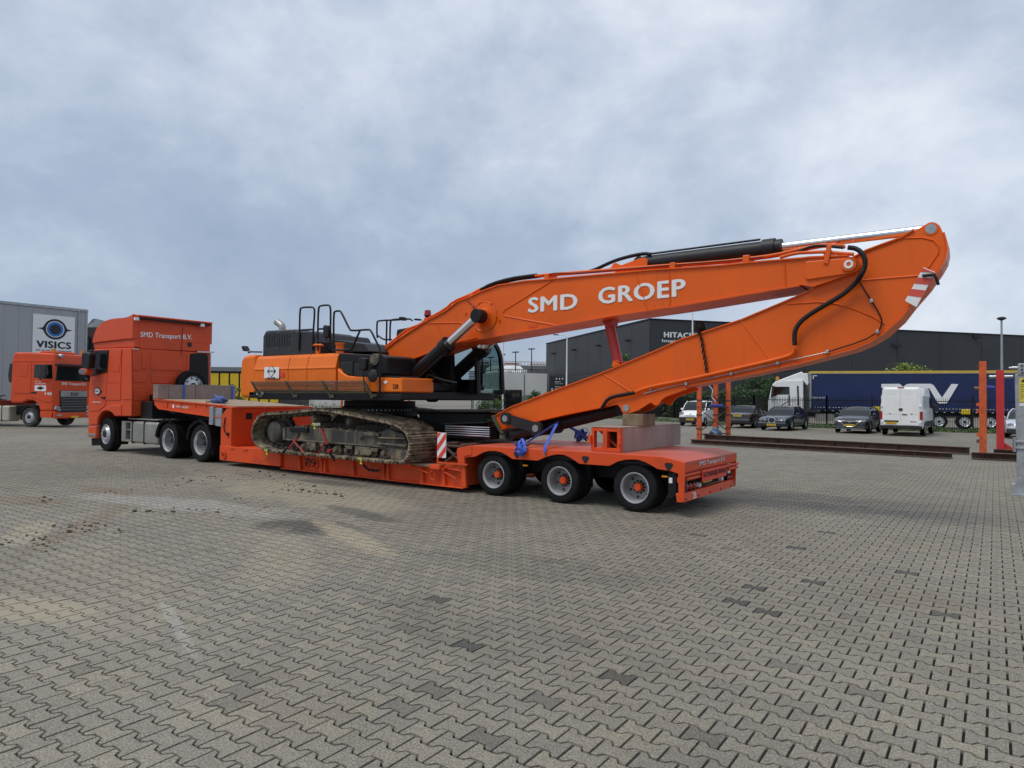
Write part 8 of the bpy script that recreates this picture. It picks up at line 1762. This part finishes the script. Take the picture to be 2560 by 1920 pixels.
# dark brick office behind it
bq = [(-85.49,34.76,9.39),(-83.44,36.22,9.25)]
bo, wl, a, c, d = facade('brick_office', 'dark brick office building behind the grey clad hall', 'building', bq[0], bq[1], 0, 0, 0, bq[0][2], bq[1][2], mat('dark_brick', (.045, .035, .032), .85, var=.3, scale=8), 12)
for (x0, y0, x1, y1) in ((922, 615, 968, 735),):
    q = [(-84.59,34.82,8.29),(-84.20,35.09,8.29),(-84.20,35.12,7.04),(-84.59,34.85,7.04)]; V4 = [Vector(v) for v in q]; b = newbm(); hexa(b, [V4[3], V4[2], V4[2]+Vector((-.3, .3, 0)), V4[3]+Vector((-.3, .3, 0))], [V4[0], V4[1], V4[1]+Vector((-.3, .3, 0)), V4[0]+Vector((-.3, .3, 0))]); o = obj('window', b, 'glass_dark', bo)
    b = newbm(); tube(b, [V4[0], V4[1], V4[2], V4[3], V4[0]], .06, 4); tube(b, [V4[0].lerp(V4[3], .55), V4[1].lerp(V4[2], .55)], .06, 4); tube(b, [V4[0].lerp(V4[1], .45), V4[3].lerp(V4[2], .45)], .04, 4); obj('window_frame', b, 'lettering_black', o, loc=(0, 0, 0))
q = [(-87.20,35.99,9.61),(-86.28,36.65,9.62)]; P0, P1 = Vector(q[0]), Vector(q[1])
b = newbm(); hexa(b, [P0, P1, P1+Vector((-2, 2, 0)), P0+Vector((-2, 2, 0))], [P0+Vector((.8, .4, .9)), P1+Vector((0, 0, 1.0)), P1+Vector((-2, 2, 1.0)), P0+Vector((-1.2, 2, .9))]); obj('roof_unit', b, 'galvanised', bo)
# ================================================================ FENCE, LAMP POSTS
fz = 2.05
def fence(pa, pb, label, npost, step=.115, posts=True):
    a, c = Vector(pa), Vector(pb); d = (c-a); L_ = d.length; d.normalize(); t = thing('metal_fence', label, 'fence', (a.x, a.y, 0))
    b = newbm(); n = int(L_/step); h = .011
    n_ = Vector((-d.y, d.x, 0))
    for k in range(n):
        p = a+d*(k*L_/n); q = [p-d*h-n_*h, p+d*h-n_*h, p+d*h+n_*h, p-d*h+n_*h]; hexa(b, [v+Vector((0, 0, .08)) for v in q], [v+Vector((0, 0, fz-.02)) for v in q])
    stuff(obj('picket', b, 'black_metal', t, keep=True))
    for z in (.22, fz-.22):
        b = newbm(); q = [a-n_*.022, c-n_*.022, c+n_*.022, a+n_*.022]; hexa(b, [v+Vector((0, 0, z-.025)) for v in q], [v+Vector((0, 0, z+.025)) for v in q]); obj('rail', b, 'black_metal', t)
    for k in range(npost):
        p = a+d*(L_*k/max(1, npost-1)); b = newbm(); box(b, p.x-.045, p.x+.045, p.y-.045, p.y+.045, 0, fz+.12); obj('fence_post', b, 'black_metal', t)
    return t
F = [(7.0, 49.6), (-9.2, 49.4), (-14.2, 50.2), (-25.2, 62.5), (-66.5, 82.8), (-90, 92)]
fence((*F[0], 0), (*F[1], 0), 'black picket fence in front of the blue curtain trailer, right of the gate', 7)
fence((*F[1], 0), (*F[2], 0), 'black sliding gate section of the fence in front of the white tractor truck', 3)
fence((*F[2], 0), (*F[3], 0), 'black picket fence behind the black saloon, backed by the hedge', 6)
fence((*F[3], 0), (*F[4], 0), 'black picket fence in front of the dark hall and the parking building', 14, .16)
gt = bpy.data.objects['metal_fence.001']
b = newbm(); 
for k in range(2): tube(b, [(F[1][0]-2.4*k, F[1][1]+.15*k, fz-.25), (F[1][0]-2.4*(k+1), F[1][1]+.15*k+.3, .25)], .03, 5)
obj('diagonal_brace', b, 'black_metal', gt)
def lamp(px, dep, label, kind, ptop, pbot_z=0, m_='galvanised', r=.10):
    top = Vector(ptop); t = thing('lamp_post', label, 'lamp post', (top.x, top.y, 0), 0, 'lamp posts along the road')
    b = newbm(); cyl(b, (top.x, top.y, 0), (top.x, top.y, top.z), r, r*.55, n=12); obj('mast', b, m_, t, smooth=50); rt = Vector((R2.x, R2.y, 0)).normalized()
    if kind == 'arm':
        b = newbm(); e_ = top-rt*1.0+Vector((0, 0, .35)); tube(b, smoothpath([top, top+Vector((0, 0, .3))-rt*.15, e_], 2), .045, 8); obj('arm', b, m_, t, smooth=50)
        b = newbm(); lathe(b, [(.0001, .06), (.12, .05), (.16, 0), (.1, -.05), (.0001, -.06)], (0, 0, 0), axis='Z', n=16)
        for v in b.verts: v.co = Vector((e_.x, e_.y, e_.z))-rt*.25+rt*(v.co.x*2.2)+Vector((rt.y, -rt.x, 0))*v.co.y+Vector((0, 0, v.co.z))
        obj('lamp_head', b, 'dark_grey', t, smooth=50)
    elif kind == 'round':
        b = newbm(); lathe(b, [(.0001, .30), (.20, .27), (.36, .18), (.38, .10), (.20, 0), (.08, -.05), (.0001, -.05)], (top.x, top.y, top.z), axis='Z', n=24); obj('lamp_head', b, 'dark_grey', t, smooth=40)
    else:
        b = newbm(); c = top-rt*.4; box(b, c.x-.2, c.x+.2, c.y-.2, c.y+.2, top.z-.1, top.z+.25); tube(b, [top, c], .04, 5); obj('camera_head', b, 'dark_grey', t)
    return t
lamp(0, 0, 'white camera mast rising beside the excavator cab', 'cam', [(-55.97,76.59,9.83)][0], m_='white_paint', r=.15)
lamp(0, 0, 'lamp post with curved arm in front of the dark hall, under the boom', 'arm', [(-38.98,65.38,8.54)][0], m_='white_paint', r=.12)
lamp(0, 0, 'lamp post with curved arm showing above and below the folded stick', 'arm', [(-23.18,61.85,9.89)][0], m_='white_paint', r=.11)
lamp(0, 0, 'lamp post with round head at the right, behind the blue trailer', 'round', [(0.50,76.24,9.35)][0], r=.14)
# ================================================================ PLANTING
def leaf_mat(name, col):
    m_ = mat(name, col, .55, var=.35, scale=1.5); p = [n for n in m_.node_tree.nodes if n.type == 'BSDF_PRINCIPLED'][0]; p.inputs['Subsurface Weight'].default_value = .0; return m_
leaf_mat('leaf_dark', (0.035, 0.075, 0.022)); leaf_mat('leaf_mid', (0.065, 0.12, 0.03)); leaf_mat('leaf_light', (0.17, 0.24, 0.035))
mat('bark', (0.09, 0.07, 0.05), .9, var=.3, bump=.4)
def leaves(n, sampler, size, seed, droop=0.0):
    rr_ = np.random.default_rng(seed); P_ = np.array([sampler(rr_) for _ in range(n)]); a = rr_.normal(size=(n, 3)); a[:, 2] *= .6; a /= np.linalg.norm(a, axis=1)[:, None]
    t = rr_.normal(size=(n, 3)); bb_ = np.cross(a, t); bb_ /= np.linalg.norm(bb_, axis=1)[:, None]; s_ = size*rr_.uniform(.6, 1.4, n)[:, None]
    V = np.stack([P_-a*s_, P_-bb_*s_*.45, P_+a*s_, P_+bb_*s_*.45], axis=1).reshape(-1, 3); me = bpy.data.meshes.new('crown'); me.vertices.add(len(V)); me.vertices.foreach_set('co', V.ravel()); me.loops.add(4*n); me.loops.foreach_set('vertex_index', np.arange(4*n, dtype=np.int32)); me.polygons.add(n); me.polygons.foreach_set('loop_start', np.arange(0, 4*n, 4, dtype=np.int32)); me.update(calc_edges=True); return me
def tree(name, label, cat, base, h, cr, n, m_, seed, size=.10, group=None, trunk=.3, sq=1.15):
    t = thing(name, label, cat, base, 0, group, local=True); rr_ = random.Random(seed)
    b = newbm(); tube(b, [(0, 0, 0), (.05, .02, h*.3), (0, 0, h*.6), (.03, 0, h*.9)], .09*h/4, 8); lim = []
    for k in range(11):
        a_ = k*2.4; z0 = h*(trunk+.05*k % .5); tip = Vector((math.cos(a_)*cr*rr_.uniform(.5, .95), math.sin(a_)*cr*rr_.uniform(.5, .95), min(h*.97, z0+h*rr_.uniform(.15, .45)))); tube(b, [(0, 0, z0), Vector((0, 0, z0)).lerp(tip, .5)+Vector((0, 0, .1)), tip], .025*h/4, 5); lim.append(tip)
    obj('trunk', b, 'bark', t, smooth=60, loc=(0, 0, 0), keep=True)
    cl = []
    for k in range(34):
        u = rr_.uniform(0, 2*PI); z = rr_.uniform(trunk, .93); rad = cr*math.sqrt(max(.05, 1-((z-(trunk+1)/2)/((1-trunk)/2+.04))**2))*rr_.uniform(.35, .98); cl.append((math.cos(u)*rad, math.sin(u)*rad, z*h, rr_.uniform(.22, .42)*cr))
    def smp(g):
        c = cl[g.integers(len(cl))]; v = g.normal(size=3); v /= np.linalg.norm(v); r_ = c[3]*g.random()**.45; return (c[0]+v[0]*r_, c[1]+v[1]*r_, c[2]+v[2]*r_*.8)
    me = leaves(n, smp, size, seed); me.materials.append(MATS[m_]); o = bpy.data.objects.new('crown', me); COL.objects.link(o); o.parent = t; stuff(o); return t
def at_depth(p): return (p[0], p[1], 0)
tree('tree', 'dark green leafy tree behind the fence, left of the white tractor truck', 'tree', at_depth([(-15.85,56.24,1.18)][0]), 4.1, 1.75, 9000, 'leaf_dark', 3, .085, 'trees round the yard', .12)
tree('tree', 'tree against the dark hall, showing behind the red strut', 'tree', at_depth([(-31.25,63.57,6.18)][0]), 6.6, 1.5, 5000, 'leaf_mid', 5, .11, 'trees round the yard', .2)
tree('tree', 'yellow-green tree whose top shows above the blue curtain trailer', 'tree', at_depth([(-6.86,73.57,5.09)][0]), 5.4, 2.3, 2600, 'leaf_light', 8, .13, 'trees round the yard', .55)
tree('tree', 'small yellow-green tree top above the blue trailer, right of the first', 'tree', at_depth([(-4.68,75.12,5.02)][0]), 4.75, 1.4, 1500, 'leaf_light', 9, .13, 'trees round the yard', .6)
tree('shrub', 'rounded green shrub in front of the pale parking building', 'shrub', at_depth([(-46.05,70.33,2.40)][0]), 2.7, 1.6, 3000, 'leaf_mid', 11, .10, 'shrubs along the fence', .02)
tree('shrub', 'green shrub beside the excavator cab, in front of the pale building', 'shrub', at_depth([(-53.40,70.02,2.28)][0]), 2.5, 1.9, 3000, 'leaf_mid', 12, .10, 'shrubs along the fence', .02)
tree('shrub', 'small green shrub by the yellow panelled building', 'shrub', at_depth([(-63.84,40.49,3.32)][0]), 3.0, .9, 1800, 'leaf_mid', 13, .09, 'shrubs along the fence', .05)
def hedge(label, a, c, w_, h, n, m_, seed, size=.09):
    a, c = Vector(a), Vector(c); d = c-a
    def smp(g):
        t_ = g.random(); s_ = (g.random()-.5)*w_; z = h*(1-g.random()**1.6*.95)*(1+.06*math.sin(t_*40)); p = a+d*t_; nn = Vector((-d.y, d.x, 0)).normalized(); return (p.x+nn.x*s_, p.y+nn.y*s_, z)
    t = thing('hedge', label, 'hedge', (a.x, a.y, 0)); me = leaves(n, smp, size, seed); me.materials.append(MATS[m_]); o = bpy.data.objects.new('foliage', me); COL.objects.link(o); o.parent = t; o.location = -Vector((a.x, a.y, 0)); stuff(o)
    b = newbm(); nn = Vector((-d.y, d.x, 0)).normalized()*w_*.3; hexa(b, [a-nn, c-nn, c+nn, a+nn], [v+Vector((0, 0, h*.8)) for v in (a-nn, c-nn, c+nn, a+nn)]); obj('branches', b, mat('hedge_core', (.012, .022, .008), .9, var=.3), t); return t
hedge('dense clipped green hedge behind the black fence, left of the leafy tree', (-14.6, 53.0, 0), (-29, 68, 0), 1.6, 2.45, 26000, 'leaf_dark', 21, .09)
hedge('low green planting in front of the dark hall', (-29.5, 65.0, 0), (-60, 84, 0), 1.2, 1.3, 9000, 'leaf_mid', 22, .12)
# weeds along the fence foot, rubble and growth behind the excavator
def weeds(name, label, cat, a, c, w_, h, n, m_, seed):
    a, c = Vector(a), Vector(c); d = c-a; nn = Vector((-d.y, d.x, 0)).normalized()
    def smp(g): t_ = g.random(); s_ = g.normal()*w_*.4; p = a+d*t_+nn*s_; return (p.x, p.y, abs(g.normal())*h*(.3+.7*abs(math.sin(t_*23))))
    me = leaves(n, smp, .06, seed); me.materials.append(MATS[m_]); o = bpy.data.objects.new(name, me); COL.objects.link(o); stuff(o); o['label'] = label; o['category'] = cat
weeds('weeds', 'grass and weeds along the foot of the fence', 'weeds', (6.5, 49.0, 0), (-14, 49.2, 0), 1.0, .13, 9000, 'leaf_mid', 31)
weeds('grass_verge', 'strip of rough grass in front of the left fence', 'grass', (-15, 49.5, 0), (-60, 76, 0), 3.0, .10, 12000, 'leaf_mid', 32)
weeds('undergrowth', 'green undergrowth seen between excavator body and trailer bed', 'undergrowth', [(-43.09,33.21,0.83)][0][:2]+(0,), [(-39.60,35.69,0.88)][0][:2]+(0,), 3.0, .55, 9000, 'leaf_mid', 33)
sc = [(-44.31,29.89,0.89)][0]; se = [(-40.47,32.61,0.94)][0]
b = newbm(); rr = random.Random(9)
for k in range(140):
    t_ = rr.random(); p = Vector(sc).lerp(Vector(se), t_); p.z = 0
    M_ = Matrix.Translation((p.x+rr.uniform(-1, 1), p.y+rr.uniform(-1, 1), rr.uniform(0, .5*(1-t_)+.3))) @ Matrix.Rotation(rr.uniform(0, 6), 4, (rr.random(), rr.random(), rr.random()+.1)) @ Matrix.Diagonal((rr.uniform(.1, .9), rr.uniform(.05, .2), rr.uniform(.03, .12), 1)); bmesh.ops.create_cube(b, size=1, matrix=M_)
o = obj('scrap_heap', b, 'rust', keep=True); stuff(o); o['label'] = 'heap of dark scrap metal behind the trailer'; o['category'] = 'scrap'
for k, (q, lb) in enumerate(zip([(-36.09,30.81,1.24),(-35.80,31.02,1.24),(-32.38,33.44,1.28)], ('red steel prop behind the excavator slew ring, left of a pair', 'red steel prop behind the excavator slew ring, right of a pair', 'red steel prop behind the excavator cab base'))):
    b = newbm(); tube(b, [(q[0], q[1], 0), (q[0]+.15, q[1], 2.1)], .08, 8); tag(obj('steel_prop', b, 'post_orange'), lb, 'prop', 'red props behind the excavator')
